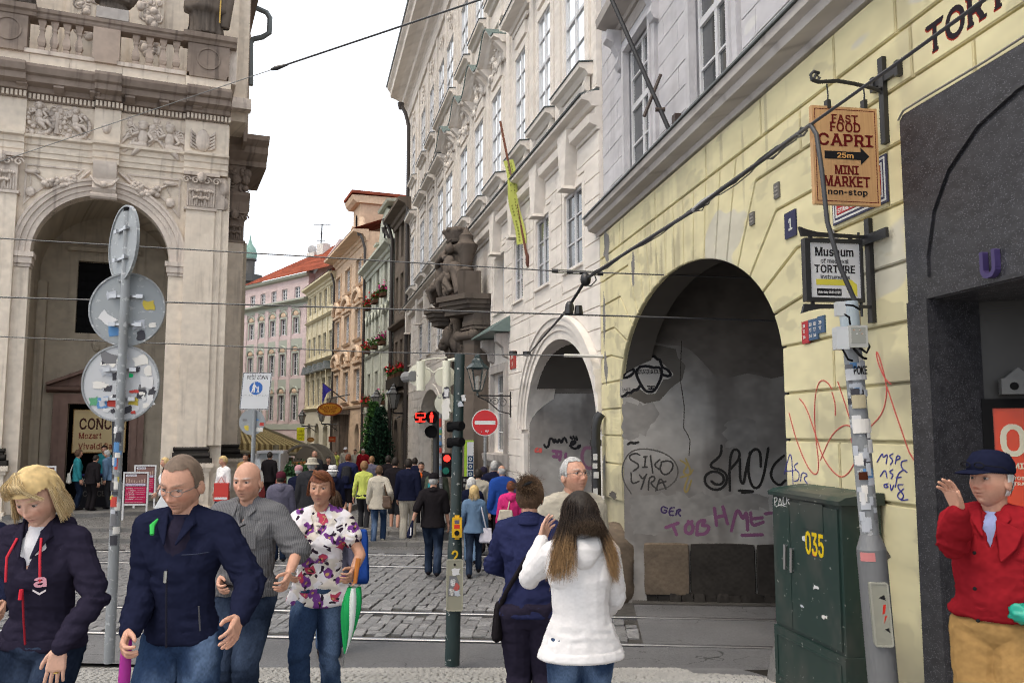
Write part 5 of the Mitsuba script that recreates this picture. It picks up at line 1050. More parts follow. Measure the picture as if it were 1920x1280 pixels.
# ---------------------------------------------------------------- houses down the street
def ang(a):a=math.radians(a);return np.array([-math.sin(a),math.cos(a)])
def march(P,a,u):
    d=ang(a);k=(u-960)/1600*CP;t=(k*P[1]-P[0])/(d[0]-k*d[1]);return P+d*t,t
HP=[gpt(765,4.93*1600/200)];HL=[]
for a,u in((17,735),(18,682),(21.5,624),(25,572),(46,452)):
    q,t=march(HP[-1],a,u);HP.append(q);HL.append(t)
HF={n:Frame(HP[i+1],HP[i]-HP[i+1])for i,n in enumerate(('dark','green','orange','yellow','pink'))}
HW=dict(zip(('dark','green','orange','yellow','pink'),HL))
def wallmat(n,c,seed):return pmat(n,plaster(c,tuple(x*.86 for x in c),tuple(x*.6 for x in c),seed=seed,k=.8))
def facade(name,label,F,W,H,ma,wins,rows=(0,.33,.66,1),cols=2,frame=WHITE_PAINT,depth=9,roof=None,doors=(),rec=-.12):
    k=thing(name,label,'building')
    hs=[sg.box(a,c,b,d)for a,b,c,d in wins]+[sg.box(a,-1,b,d)for a,b,d in doors]
    for a,b,d in doors:hs.append(sg.Point((a+b)/2,d).buffer((b-a)/2))
    part(k,'wall',F.w(prism(sg.box(0,-.3,W,H).difference(unary_union(hs)),-.5,0)),ma)
    part(k,'back_panel',F.w(bx(0.05,W-.05,0,H-.1,-.75,-.7)),DARK)
    part(k,'side_wall',F.w(cat([bx(-.0,.25,-.3,H,-depth,-.501),bx(W-.25,W,-.3,H,-depth,-.501)])),ma)
    for a,b,c,d in wins:casement(k,F,a,b,c,d,rec,cols,rows,frame=frame,fw=.07,mw=.035)
    if roof:part(k,'roof',F.w((np.array([[-.1,H,.45],[W+.1,H,.45],[W+.1,H+roof,-5],[-.1,H+roof,-5]],float),np.array([[0,1,2],[0,2,3]]))),'mat_roof')
    return k
def hp_(k,F,nm,ms,ma):
    if isinstance(ms,list)and nm in('string_course','window_surround','pilaster','grey_band','chimney','gable_cap','eaves','stucco_shell','garland','dormer_scroll','balcony'):
        for m in ms:part(k,nm,F.w(m),ma,smooth=35 if nm in('stucco_shell','garland')else False)
        return
    return part(k,nm,F.w(cat(ms)if isinstance(ms,list)else ms),ma)
def eave(F,k,W,H,ma,e=.5,nm='eaves'):return hp_(k,F,nm,run([(-.1,H-.7),(.06,H-.7),(.1,H-.5),(.2,H-.45),(.25,H-.3),(e,H-.15),(e,H),(-.1,H+.05)],-.05,W+.05),ma)
def pipe(F,s,H,lab):
    k=thing('drainpipe',lab,'drainpipe');part(k,'pipe',F.w(tube([(s-.2,H,.5),(s,H-.5,.3),(s,H-1.1,.14),(s,0,.14)],.09,7)),col(.05,.042,.04,.6),smooth=40)
    part(k,'funnel',F.w(tube([(s-.2,H+.05,.5),(s-.2,H-.25,.5)],[.17,.1],8)),col(.05,.042,.04,.6))
# dark narrow house
wallmat('mat_dark_house',(.16,.135,.115),81)
F,W=HF['dark'],HW['dark']
k=facade('dark_house','narrow dark grey brown weathered house beyond the white palace',F,W,13.4,'mat_dark_house',[(a,a+.85,z,z+1.7)for z in(5.2,8.5,11.0)for a in(.5,2.0,3.4)],frame=col(.2,.18,.15),doors=[(.5,1.7,2.4),(2.7,3.9,2.4)])
hp_(k,F,'string_course',[run([(-.1,z),(.1,z),(.3,z+.12),(.32,z+.2),(-.1,z+.24)],0,W)for z in(4.1,7.5)],'mat_dark_house');eave(F,k,W,13.4,'mat_dark_house',.6)
hp_(k,F,'balcony_box',[bx(.3,4.2,4.5,5.0,.05,.4)],col(.05,.045,.04));pipe(F,.1,13.4,'rusty brown drainpipe at the far edge of the dark narrow house');pipe(F,W-.05,18.0,'tall dark drainpipe on the near edge of the dark narrow house')
hp_(k,F,'gable',[prism(sg.Polygon([(0,13.5),(W,13.5),(W,15.6),(W*.6,15.3),(.6,14.0)]),-3,-.6)],'mat_dark_house');hp_(k,F,'chimney',[bx(W-1.2,W-.5,15.4,17.2,-2,-1.2)],'mat_roof')
# green house
wallmat('mat_green_house',(.46,.475,.41),83)
F,W=HF['green'],HW['green']
gw=[(c-.5,c+.5,z,z+h)for z,h in((4.1,1.75),(7.35,1.7),(10.0,1.7))for c in(1.7,4.6,7.4)]
k=facade('pale_green_house','pale green gabled house with flower boxes under its windows',F,W,12.3,'mat_green_house',gw,doors=[(3.6,6.0,2.3)],frame=col(.42,.42,.38))
hp_(k,F,'string_course',[run([(-.1,z),(.06,z),(.14,z+.12),(-.1,z+.2)],0,W)for z in(3.4,6.8)],'mat_green_house');eave(F,k,W,12.4,'mat_green_house',.55)
hp_(k,F,'gable',[prism(sg.Polygon([(.6,12.4),(W-.3,12.4),(W-.6,13.0),(W-1.6,13.3),(W-2.2,14.5),(W-3.4,15.0),(W-5.2,14.5),(W-5.9,13.4),(1.6,13.0)]),-.8,-.1)],'mat_green_house')
hp_(k,F,'gable_cap',[run([(-.9,14.95),(.1,14.95),(.15,15.08),(-.9,15.2)],W-5.0,W-1.9),run([(-.9,13.3),(.1,13.3),(.1,13.42),(-.9,13.5)],W-6.6,W-5.6)],'mat_green_house');hp_(k,F,'oval_window',[prism(sa.scale(sg.Point(W-3.7,13.7).buffer(.34),1,1.7),-.1,-.09)],DARK)
hp_(k,F,'garland',[tube([(a,z,.03),(a+.5,z-.5,.06),(a+1,z,.03)],.09,6)for z in(9.4,)for a in(.4,1.6,2.8,4.0,5.2,6.4,7.6)],'mat_green_house')
hp_(k,F,'roof',[(np.array([[0,12.5,-.9],[W,12.5,-.9],[W,15.2,-6],[0,15.2,-6]],float),np.array([[0,1,2],[0,2,3]]))],'mat_roof')
hp_(k,F,'pilaster',[bx(a-.2,a+.2,3.6,11.6,.0,.05)for a in(.3,3.15,6.0,W-.7)],'mat_green_house');pipe(F,W-.1,13.0,'dark drainpipe between green house and dark house');pipe(F,.1,15.0,'dark drainpipe between orange house and green house')
hp_(k,F,'name_tablet',[bx(1.0,2.4,2.6,3.3,.0,.05)],col(.2,.19,.16))
# flower boxes
def flowerbox(F,s,z,w,n,seed,lab,red=True,size=.26):
    k=thing('flower_box',lab,'flower box','flower boxes on the houses');r_=np.random.default_rng(seed)
    part(k,'box',F.w(bx(s-w/2,s+w/2,z,z+.2,n,n+.25)),col(.09,.05,.035))
    def leaves(num,sz,up):
        V,Fc=[],[]
        for i in range(num):
            c=np.array([s+r_.uniform(-w/2,w/2)*1.1,z+.2+abs(r_.normal(0,.2))+up,n+.12+r_.normal(0,.13)]);a,b=r_.normal(0,1,3),r_.normal(0,1,3);a*=sz/np.linalg.norm(a);b*=sz/np.linalg.norm(b)
            V+=[c-a,c+b,c+a,c-b];o=4*i;Fc+=[[o,o+1,o+2],[o,o+2,o+3]]
        return np.array(V),np.array(Fc)
    part(k,'leaves',F.w(leaves(90,.08,0)),col(.045,.09,.025),kind='stuff')
    part(k,'blossoms',F.w(leaves(60 if red else 12,.075,.1)),col(.45,.02,.03)if seed%3 else col(.45,.05,.2),kind='stuff')
F=HF['green']
for i,(c,z)in enumerate(((1.7,9.75),(4.6,9.75),(7.4,9.75),(1.7,7.1),(4.6,7.1),(7.4,7.1),(1.7,3.85),(4.6,3.85),(7.4,3.85))):
    flowerbox(F,c,z,1.0,.05,i+1,f"{('pink and red', 'mostly green', 'bright red')[(0, 0, 0, 2, 1, 2, 2, 1, 1)[i]]} flower box under the {('far', 'middle', 'near')[i % 3]} {('top', 'second', 'first')[i // 3]} floor window of the green house",(0,0,0,2,1,2,2,1,1)[i]!=1)
flowerbox(HF['dark'],1.5,5.0,2.2,.1,20,'long red geranium box on the dark house, farther one',True);flowerbox(HF['dark'],3.6,5.0,1.1,.1,22,'short red geranium box on the dark house, nearer one',True)
# orange house
wallmat('mat_orange_house',(.60,.455,.335),87)
F,W=HF['orange'],HW['orange']
ow=[(c-.95,c+.95,z,z+h)for z,h in((4.4,2.05),(8.45,1.95),(12.0,1.7))for c in(1.3,5.0,8.9)]
k=facade('orange_house','salmon orange baroque house with pedimented white windows and a tall dormer',F,W,15.1,'mat_orange_house',ow,cols=4,rows=(0,.25,.5,.75,1),doors=[(1.2,2.6,2.3),(4.0,5.6,2.6),(8.3,9.7,2.2)])
for c in(1.3,5.0,8.9):
    for z in(6.75,10.55):
        t=np.linspace(0,PI,9)
        hp_(k,F,'pediment',[tube([(c+1.25*math.cos(q),z+.35+.75*math.sin(q),.16)for q in t],.17,6),run([(-.02,z),(.2,z+.05),(.22,z+.2),(-.02,z+.22)],c-1.35,c+1.35),scrolls(c,z+.25,z+.8,.6,int(c*10+z),.05,8,.16)],'mat_orange_house')
    hp_(k,F,'window_surround',[surround(c-.95,c+.95,z,z+h,.16,0,.07)for z,h in((4.4,2.05),(8.45,1.95),(12.0,1.7))]+[run([(-.02,z-.2),(.1,z-.2),(.2,z-.06),(-.02,z-.02)],c-1.2,c+1.2)for z in(4.4,8.45,12.0)],'mat_orange_house')
eave(F,k,W,15.15,'mat_orange_house',.9);hp_(k,F,'string_course',[run([(-.02,3.9),(.1,3.9),(.14,4.05),(-.02,4.1)],0,W)],'mat_orange_house')
hp_(k,F,'roof',[(np.array([[0,15.2,.9],[W,15.2,.9],[W,17.6,-5],[0,17.6,-5]],float),np.array([[0,1,2],[0,2,3]]))],'mat_roof')
d0=F.at(660,400,-1.0);hp_(k,F,'dormer',[bx(4.9,7.3,15.2,17.9,-4,-.3),run([(-4,17.9),(.0,17.9),(.2,18.1),(.3,18.4),(-4,18.5)],4.7,7.5)],'mat_orange_house');hp_(k,F,'dormer_scroll',[tube([(4.7,15.3,-.4),(4.3,15.9,-.4),(4.8,16.8,-.4)],[.4,.3,.2],8),tube([(7.5,15.3,-.4),(7.9,15.9,-.4),(7.4,16.8,-.4)],[.4,.3,.2],8)],'mat_orange_house')
hp_(k,F,'dormer_roof',[bx(4.6,7.6,18.51,18.7,-4,.35)],'mat_roof');hp_(k,F,'oval_window',[prism(sa.scale(sg.Point(6.1,16.8).buffer(.3),1,1.8),-.299,-.28)],DARK)
hp_(k,F,'chimney',[bx(8.6,10.2,15.5,17.6,-3,-2)],col(.45,.43,.40));hp_(k,F,'door_case',[plan_(q)if False else bx(c_-1.3,c_+1.3,0,3.5,.0,.6)for c_,q in((4.8,0),)],'mat_portal');hp_(k,F,'balcony',[bx(3.0,6.6,3.5,3.8,.0,1.0),bx(3.0,6.6,3.8,4.7,.9,1.0)],'mat_portal')
pipe(F,.1,14.5,'dark drainpipe with funnel between yellow house and orange house')
# cream yellow far house
wallmat('mat_cream_house',(.58,.525,.38),89)
F,W=HF['yellow'],HW['yellow']
yw=[(c-.55,c+.55,z,z+h)for z,h in((4.45,2.1),(8.5,1.6),(11.4,.0001),(12.1,1.5))if h>.1 for c in(.9,2.8,4.8,6.6,8.6)]
k=facade('cream_yellow_house','cream yellow house with a row of small pediments down the street',F,W,14.4,'mat_cream_house',yw,doors=[(1.0,2.6,2.2),(4.0,5.6,2.2),(7.0,8.6,2.2)],frame=col(.42,.40,.34))
hp_(k,F,'string_course',[run([(-.02,z),(.12,z),(.3,z+.15),(-.02,z+.25)],0,W)for z in(4.05,7.9,11.3)],'mat_cream_house');eave(F,k,W,14.4,'mat_cream_house',.6)
hp_(k,F,'pilaster',[bx(a-.16,a+.16,4.3,13.6,0,.07)for a in(.1,1.85,3.8,5.7,7.6,9.6)],'mat_cream_house')
for c in(.9,2.8,4.8,6.6,8.6):hp_(k,F,'small_pediment',[prism(sg.Polygon([(c-.85,7.1),(c+.85,7.1),(c,7.75)]),0,.5)],LEAD)
hp_(k,F,'roof',[(np.array([[0,14.45,.6],[W,14.45,.6],[W,17.5,-4],[0,17.5,-4]],float),np.array([[0,1,2],[0,2,3]]))],'mat_roof')
hp_(k,F,'shopfront',[bx(0.0,W,.0,3.95,-.02,.03)]and[prism(sg.box(0,0,W,3.95).difference(unary_union([sg.box(a,-1,b,2.2).union(sg.Point((a+b)/2,2.2).buffer((b-a)/2))for a,b in((1.0,2.6),(4.0,5.6),(7.0,8.6))])),.001,.05)],col(.52,.49,.40))
# pink house closing the view
wallmat('mat_pink_house',(.56,.455,.45),91);GG=col(.36,.38,.33)
F,W=HF['pink'],HW['pink']
k=facade('pink_house','pink and grey house with red roof closing the street',F,W,16.0,'mat_pink_house',[(c-.45,c+.45,z,z+h)for z,h in((3.3,2.2),(7.2,1.95),(10.85,1.45),(14.0,1.0))for c in(.2+1.2,3.25,5.2,7.0,9.1)],roof=None)
hp_(k,F,'pilaster',[bx(a-.28,a+.28,3.0,13.3,0,.08)for a in(.3,2.35,4.2,6.1,8.05,10.5)],'mat_pink_house');hp_(k,F,'grey_band',[bx(0,W,a,b,.001,.06)for a,b in((2.5,3.0),(6.0,6.9),(9.5,10.4),(13.1,13.6))],GG)
hp_(k,F,'eaves',[run([(0,13.5),(.1,13.5),(.5,13.7),(.5,13.85),(0,13.9)],-.1,W+.1),run([(0,15.7),(.3,15.8),(.4,16.0),(0,16.1)],-.1,W+.1)],GG)
for c in(1.4,3.25,5.2,7.0,9.1):hp_(k,F,'window_surround',[surround(c-.45,c+.45,z,z+h,.17,0,.06)for z,h in((3.3,2.2),(7.2,1.95),(10.85,1.45))]+[tube([(c+.62*math.cos(q),z+.42*math.sin(q),.08)for q in np.linspace(0,PI,8)],.1,5)for z in(5.75,9.4,12.55)],GG)
for c in(1.4,3.25,5.2,7.0,9.1):hp_(k,F,'stucco_shell',[lumpy((c,z+.12,.05),(.42,.24,.07),int(c))for z in(5.75,9.4,12.55)],'mat_orange_house')
hp_(k,F,'upper_wall',[bx(0,W,13.9,15.7,.001,.03)],col(.60,.57,.56))if False else None
part(k,'roof',F.w((np.array([[-.2,16.05,.4],[W+3.5,16.05,.4],[W+3.5,20.5,-5],[2.0,18.6,-5]],float),np.array([[0,1,2],[0,2,3]]))),'mat_roof')
hp_(k,F,'chimney',[bx(7.0,8.2,16.5,18.6,-3,-2.2),bx(8.6,9.6,17,19.2,-3,-2.2)],col(.62,.60,.57))
part(k,'gable_end',F.w(prism(sg.Polygon([(W,13.9),(W+3.6,13.9),(W+3.6,18.5),(W,16.0)]),-1,-.6)),'mat_pink_house')
k=thing('roof_aerial','television aerial mast with small dishes on the roofs down the street','aerial')
m0=pt(600,490,78.0);m1=pt(604,420,78.0)
part(k,'mast',tube([m0,m1],.06,6),BLACK_METAL);part(k,'rods',cat([tube([m1*(1-q)+m0*q+[-w,0,0],m1*(1-q)+m0*q+[w,0,0]],.03,4)for q,w in((.02,.8),(.25,.3),(.45,.4),(.6,.8),(.7,.5))]),BLACK_METAL)
part(k,'dish',cat([mv(ball((0,0,0),(.42,.12,.42),2),pt(u,v,77.8))for u,v in((585,468),(592,480),(583,483),(612,482))]),col(.4,.4,.41))
# church tower with green cap far behind, buildings on the left flank of the street
k=thing('far_tower','slim dark tower top with pale green copper cap behind the church','tower')
tb=pt(466,560,120.0);part(k,'shaft',mv(lathe([(1.2,-17),(1.2,2.2),(1.6,2.3),(1.6,2.8),(.75,2.9),(.75,5.4),(1.0,5.5),(1.0,5.7),(0,5.7)],8),tb),col(.12,.115,.11));part(k,'cap',mv(lathe([(.95,5.71),(1.05,6.4),(.8,7.2),(.3,7.9),(.12,8.6),(0,9.4)],10),tb),col(.22,.34,.30),smooth=True);part(k,'gallery',mv(lathe([(1.75,2.3),(1.85,2.31),(1.85,3.3),(1.75,3.3)],12),tb),col(.1,.1,.1))
k=thing('left_row_house','plain pale house front on the left side of the street behind the church','building')
l0,l1=HP[-1]+np.array([-.3,-2.0]),np.array([-13.5,60.0]);LF=Frame(l1-0,(l0-l1))
part(k,'wall',LF.w(prism(sg.box(0,-.3,26,13.5),-6,0)),'mat_pink_house')if False else part(k,'wall',HF['pink'].w(bx(-14,-.05,-.3,15.2,-6,.02)),'mat_cream_house')
# ---------------------------------------------------------------- street furniture
def faced(u,v,y,yaw=0.0):
    p=pt(u,v,y);a=math.radians(yaw);return Frame(p[:2],(math.cos(a),math.sin(a)))
def disc(F,s,z,r,n0,n1,k=36):return F.w(prism(sg.Point(s,z).buffer(r,quad_segs=k//4),n0,n1))
STK=[col(.55,.55,.56),col(.40,.42,.46),col(.06,.06,.07),col(.45,.07,.06),col(.10,.22,.42),col(.50,.40,.08),col(.62,.60,.57),col(.16,.16,.17),col(.10,.28,.16)]
def sticker(k,F,u,v,w,h,ma,n,rot=0.0,yy=None):
    s0,z0=F.at(u,v,n);s1,z1=F.at(u+w,v+h,n)
    p=sa.rotate(sg.box(min(s0,s1),min(z0,z1),max(s0,s1),max(z0,z1)),rot)
    q_=list(p.segmentize(max(p.length/9,.004)).exterior.coords)[:-1];r9=np.random.default_rng(int(abs(u*7+v*3)));e_=p.length*.02
    part(k,'sticker',F.w(prism(sg.Polygon([(a+r9.normal(0,e_),b+r9.normal(0,e_))for a,b in q_]).buffer(0),n,n+.0012)),ma)
def wrap(k,p0,p1,r,t,h,a0,a1,ma,lift=.002):
    """a sticker bent round a pole"""
    p0,p1=np.asarray(p0,float),np.asarray(p1,float);ax=(p1-p0);L=np.linalg.norm(ax);ax/=L
    f=np.array([0,-1.0,0]);f-=ax*(f@ax);f/=np.linalg.norm(f);g=np.cross(ax,f);A=np.radians(np.linspace(a0,a1,6));V=[]
    for q in(0,h):V+=[p0+ax*(t+q)+(f*math.cos(a)+g*math.sin(a))*(r+lift)for a in A]
    part(k,'sticker',(np.array(V),np.array([[i,i+1,7+i]for i in range(5)]+[[i,7+i,6+i]for i in range(5)])),ma)
# ---- sign post with three sign backs
k=thing('sign_post','leaning grey sign post at the left carrying the backs of three round signs','sign post')
yA=8.8;p0=pt(205,1232,yA);p1=pt(241,397,yA)
part(k,'post',tube([p0-[0,0,.05],p0*.62+p1*.38],.052,14),'mat_zinc',smooth=40);part(k,'upper_post',tube([p0*.62+p1*.38,p1],.045,14),'mat_zinc',smooth=40);part(k,'post_cap',tube([p1,p1+[0,0,.04]],.05,12),DARK)
FA=faced(238,600,yA-.09+.02,3)
for i,(u,v,r,yaw,fy)in enumerate(((231,458,.40,-46,-.06),(238,580,.385,4,0),(226,718,.395,2,0))):
    y=yA-.085;p=pt(u,v,y+.16);Fq=Frame(p[:2],(math.cos(math.radians(yaw)),math.sin(math.radians(yaw))))
    if i==0:Fq=Frame(pt(u,v,yA+.03)[:2],(math.cos(math.radians(yaw)),math.sin(math.radians(yaw))))
    d=part(k,'sign_disc',disc(Fq,0,p[2],r,-.012,-.004),'mat_signback' if i<2 else col(.46,.47,.49,.5))
    part(k,'rim',Fq.w(prism(sg.Point(0,p[2]).buffer(r+.006,quad_segs=10).difference(sg.Point(0,p[2]).buffer(r-.012,quad_segs=10)),-.02,.01)),'mat_zinc')
    for q in(-.42,.35):
        z=p[2]+q*r
        part(k,'clamp',Fq.w(cat([bx(-.16,.16,z-.012,z+.012,-.003,.03),bx(-.17,-.10,z-.02,z+.02,.03,.045),bx(.10,.17,z-.02,z+.02,.03,.045)])),STEEL)
    if i==1:
        for a in((268,563,20,18,STK[5],0),(186,589,28,16,STK[0],-38),(203,612,20,18,STK[4],5),(251,601,20,16,STK[1],2),(280,605,13,8,STK[6],3),(257,620,15,17,STK[2],12),(200,545,16,16,STK[1],4)):sticker(k,Fq,*a[:4],a[4],.001,a[5])
    if i==2:
        r_=np.random.default_rng(4)
        for a in((192,660,26,22,STK[7],-10),(200,668,20,17,STK[6],-14),(188,690,20,14,STK[1],10),(211,699,7,12,STK[2],8),(242,700,7,7,col(.03,.5,.18),0),(265,706,22,20,STK[0],-5),(168,745,14,14,STK[8],0),(182,745,19,20,STK[4],3),(202,748,16,14,STK[3],4),(209,740,14,14,STK[2],-5),(243,731,17,5,STK[3],0),(258,730,15,18,STK[2],-8),(241,745,18,14,STK[5],-5),(246,770,8,6,STK[3],0),(175,715,22,12,STK[6],6),(270,685,14,20,STK[6],14),(250,668,24,18,STK[6],20),(276,740,12,18,STK[0],10)):sticker(k,Fq,*a[:4],a[4],.001+r_.uniform(0,.002),a[5])
        for _ in range(26):
            a=r_.uniform(0,6.28);q=r_.uniform(.1,.85)**.5*62;sticker(k,Fq,226+q*math.cos(a),718+q*math.sin(a),r_.uniform(6,17),r_.uniform(4,12),STK[r_.choice([0,0,1,6,6,7,2])],.001+r_.uniform(0,.002),r_.uniform(-30,30))
r_=np.random.default_rng(8);L=np.linalg.norm(p1-p0)
for i in range(30):
    t=r_.uniform(.24,.52)*L;a=r_.uniform(-70,20);wrap(k,p0,p1,.0525 if t<.38*L else .046,t,r_.uniform(.03,.12),a,a+r_.uniform(30,75),STK[r_.choice([0,1,2,6,7,7,2,1,6,3,5,4])],.001+i*.0002)
single('thin_post',tube([pt(213,996,20.5),pt(216,590,20.5)],.055,8),BLACK_METAL,'thin black post standing behind the leaning sign post','post',smooth=40)
# ---- tall green signal pole
k=thing('signal_pole','dark green signal pole with yellow push button box in the middle of the crossing','signal pole')
yG=9.25;q0=pt(848,1231,yG);q1=pt(862,664,yG);qm=q0+(q1-q0)*.345;qn=q0+(q1-q0)*.43
part(k,'base',tube([q0-[0,0,.08],qm],.078,18),'mat_pole_green',smooth=40);part(k,'taper',tube([qm,qn],[.078,.060],18),'mat_pole_green',smooth=40);part(k,'mast',tube([qn,q1],[.060,.057],18),'mat_pole_green',smooth=40)
FG=Frame(pt(851,1090,yG-.083)[:2],(1,.02))
a=FG.at(841,1140);b=FG.at(864,1052)
part(k,'hatch',FG.w(prism(sg.box(a[0],a[1],b[0],b[1]).buffer(.02),-.03,.012)),col(.27,.26,.20,.5));part(k,'hatch_frame',FG.w(prism(sg.box(a[0],a[1],b[0],b[1]).buffer(.026).difference(sg.box(a[0],a[1],b[0],b[1]).buffer(.012)),.01,.018)),col(.33,.32,.25,.5));part(k,'bolt',FG.w(disc(FG,0,0,.001,0,.001)[0:2])if False else FG.w(tube([((a[0]+b[0])/2,b[1]-.03,.01),((a[0]+b[0])/2,b[1]-.03,.02)],.012,8)),DARK)
for st in((848,1065,14,13,STK[0],2),(843,1080,18,36,STK[7],0),(845,1085,8,12,STK[0],8),(852,1092,8,14,STK[3],-12),(843,1103,8,12,STK[6],-5),(853,1106,9,12,STK[1],10)):sticker(k,FG,*st[:4],st[4],.0125+.001*(st[2]%5),st[5])
FB=Frame(pt(857,985,yG-.095)[:2],(1,.02));a=FB.at(849,1005);b=FB.at(865,971)
bb=part(k,'button_box',FB.w(cat([prism(sg.box(a[0],a[1],b[0],b[1]).buffer(.008),-.03,.04),bx(a[0]+.02,b[0]-.02,b[1],b[1]+.03,-.02,.02),bx(a[0]+.02,b[0]-.02,a[1]-.03,a[1],-.02,.02)])),col(.62,.36,.01,.35))
part(bb,'button',FB.w(tube([((a[0]+b[0])/2,a[1]+.04,.04),((a[0]+b[0])/2,a[1]+.04,.055)],.026,14)),DARK);part(bb,'red_label',FB.w(bx(a[0]+.015,b[0]-.015,a[1]+.085,a[1]+.125,.04,.043)),col(.55,.05,.03));part(bb,'display',FB.w(bx(a[0]+.02,b[0]-.02,a[1]+.135,b[1]-.015,.04,.043)),col(.12,.10,.14))
part(k,'numeral',Frame(pt(853,1040,yG-.083)[:2],(1,.02)).w(lettering('2',-.035,pt(853,1053,yG-.083)[2],.115,-.01,.003,width=.07,serif=0)),col(.50,.33,.03),label='yellow stencilled numeral 2')
sticker(k,Frame(pt(868,745,yG-.064)[:2],(1,.02)),866,740,7,12,STK[0],.0,8);sticker(k,Frame(pt(862,760,yG-.064)[:2],(1,.02)),858,753,10,9,STK[1],.0,20)
def sighead(k,u,v0,v1,y,r,ur,vr,rr,ma,ud=None):
    a,b=pt(u,v0,y),pt(u,v1,y);part(k,'signal_housing',tube([a,b],r,16),ma,smooth=40);c=pt(ur,vr,y+.12);Fs=Frame(c[:2],(1,0));part(k,'target_board',Fs.w(prism(sg.Point(0,c[2]).buffer(rr,quad_segs=10),-.03,-.015)),ma)
sighead(k,789,677,732,yG,.048,786,703,.125,'mat_cream_paint');sighead(k,837,676,788,yG,.045,835,706,.118,'mat_cream_paint');c=pt(835,756,yG+.12);part(k,'target_board',Frame(c[:2],(1,0)).w(prism(sg.Point(0,c[2]).buffer(.12,quad_segs=10),-.03,-.015)),'mat_cream_paint')
part(k,'signal_lens_tube',cat([tube([pt(760,707,yG+.35),pt(775,705,yG+.12)],.06,10)]),col(.2,.2,.2));part(k,'arm',cat([tube([pt(862,672,yG),pt(840,676,yG)],.02,6),tube([pt(790,676,yG),pt(812,672,yG),pt(838,670,yG)],.006,5),tube([pt(797,689,yG),pt(805,692,yG),pt(813,699,yG),pt(822,692,yG),pt(832,690,yG)],.01,5)]),'mat_cream_paint')
FH=Frame(pt(837,740,yG-.05)[:2],(1,0));sticker(k,FH,831,726,12,20,STK[2],.0,0);sticker(k,FH,833,729,8,14,STK[0],.0015,0)
for st in((830,748,14,10),(829,758,15,14),(829,772,14,14)):sticker(k,FH,*st,STK[6],.0,8)
for v in(800,830):part(k,'side_signal',cat([tube([pt(840,v,yG+.02),pt(853,v,yG)],.055,12),tube([pt(853,v-2,yG-.02),pt(866,v-2,yG-.1)],.05,12)]),DARK)
# ---- pedestrian signal with countdown
k=thing('pedestrian_signal','black pedestrian signal post showing a red 52 countdown and red figure','pedestrian signal')
yP=15.6
part(k,'post',tube([pt(819,1000,yP)*[1,1,0],pt(817,770,yP)],.06,10),BLACK_METAL,smooth=40)
EM={'type':'area','radiance':{'type':'rgb','value':[.75,.015,.01]}}
def lamp(k,u,v,r,y):part(k,'signal_head',tube([pt(u,v,y-.02),pt(u,v,y+.22)],[r,r],18),DARK);part(k,'visor',tube([pt(u,v-1,y-.02),pt(u,v-1,y-.10)],r*1.02,18,cap=False),DARK)
for u,v in((788,782),(809.5,782),(808,809)):lamp(k,u,v,.112,yP-.1)
F7=Frame(pt(788,782,yP-.14)[:2],(1,0));z7=pt(788,782,yP-.14)[2]
seg={'5':'afgcd','2':'abged'};S7={'a':(0,1,1,1),'g':(0,.5,1,.5),'d':(0,0,1,0),'f':(0,.5,0,1),'b':(1,.5,1,1),'e':(0,0,0,.5),'c':(1,0,1,.5)}
for dx,ch_ in((-.082,'5'),(.014,'2')):
    ms=[]
    for q in seg[ch_]:
        x0,y0,x1,y1=S7[q];ms.append(sg.LineString([(dx+x0*.068,z7-.075+y0*.15),(dx+x1*.068,z7-.075+y1*.15)]).buffer(.009))
    kk=part(k,'lit_figure',F7.w(prism(unary_union(ms),0,.004)),DARK,label='lit red countdown figure');scene[kk]['emitter']=EM
F8=Frame(pt(809,782,yP-.14)[:2],(1,0));z8=pt(809,782,yP-.14)[2]
kk=part(k,'lit_man',F8.w(prism(unary_union([sg.Point(0,z8+.07).buffer(.02),sg.box(-.03,z8-.015,.03,z8+.045),sg.box(-.026,z8-.09,-.003,z8-.015),sg.box(.003,z8-.09,.026,z8-.015)]),0,.004)),DARK,label='lit red standing figure');scene[kk]['emitter']=EM
k=thing('far_pedestrian_signal','smaller pedestrian signal farther up the crossing with one red lamp','pedestrian signal')
part(k,'post',tube([pt(826,935,19.5)*[1,1,0],pt(823,776,19.5)],.07,10),'mat_zinc',smooth=40);part(k,'housing',np_:=(lambda c:(bx(-.10,.10,-.3,.22,0,.2)[0][:,[0,2,1]]*[1,1,1]+c,BOXF))(pt(837,868,19.2)),DARK)
c=pt(838,859,19.15);kk=part(k,'red_lamp',Frame(c[:2],(1,0)).w(prism(sg.Point(0,c[2]).buffer(.075),0,.01)),DARK);scene[kk]['emitter']=EM
c=pt(836,882,19.15);part(k,'green_lamp',Frame(c[:2],(1,0)).w(prism(sg.Point(0,c[2]).buffer(.075),0,.01)),col(.02,.12,.09));r_=np.random.default_rng(5)
for i in range(12):wrap(k,pt(826,935,19.5)*[1,1,0],pt(823,776,19.5),.07,r_.uniform(1.2,2.6),r_.uniform(.08,.2),-60,50,STK[r_.integers(0,9)],.003+.001*i)
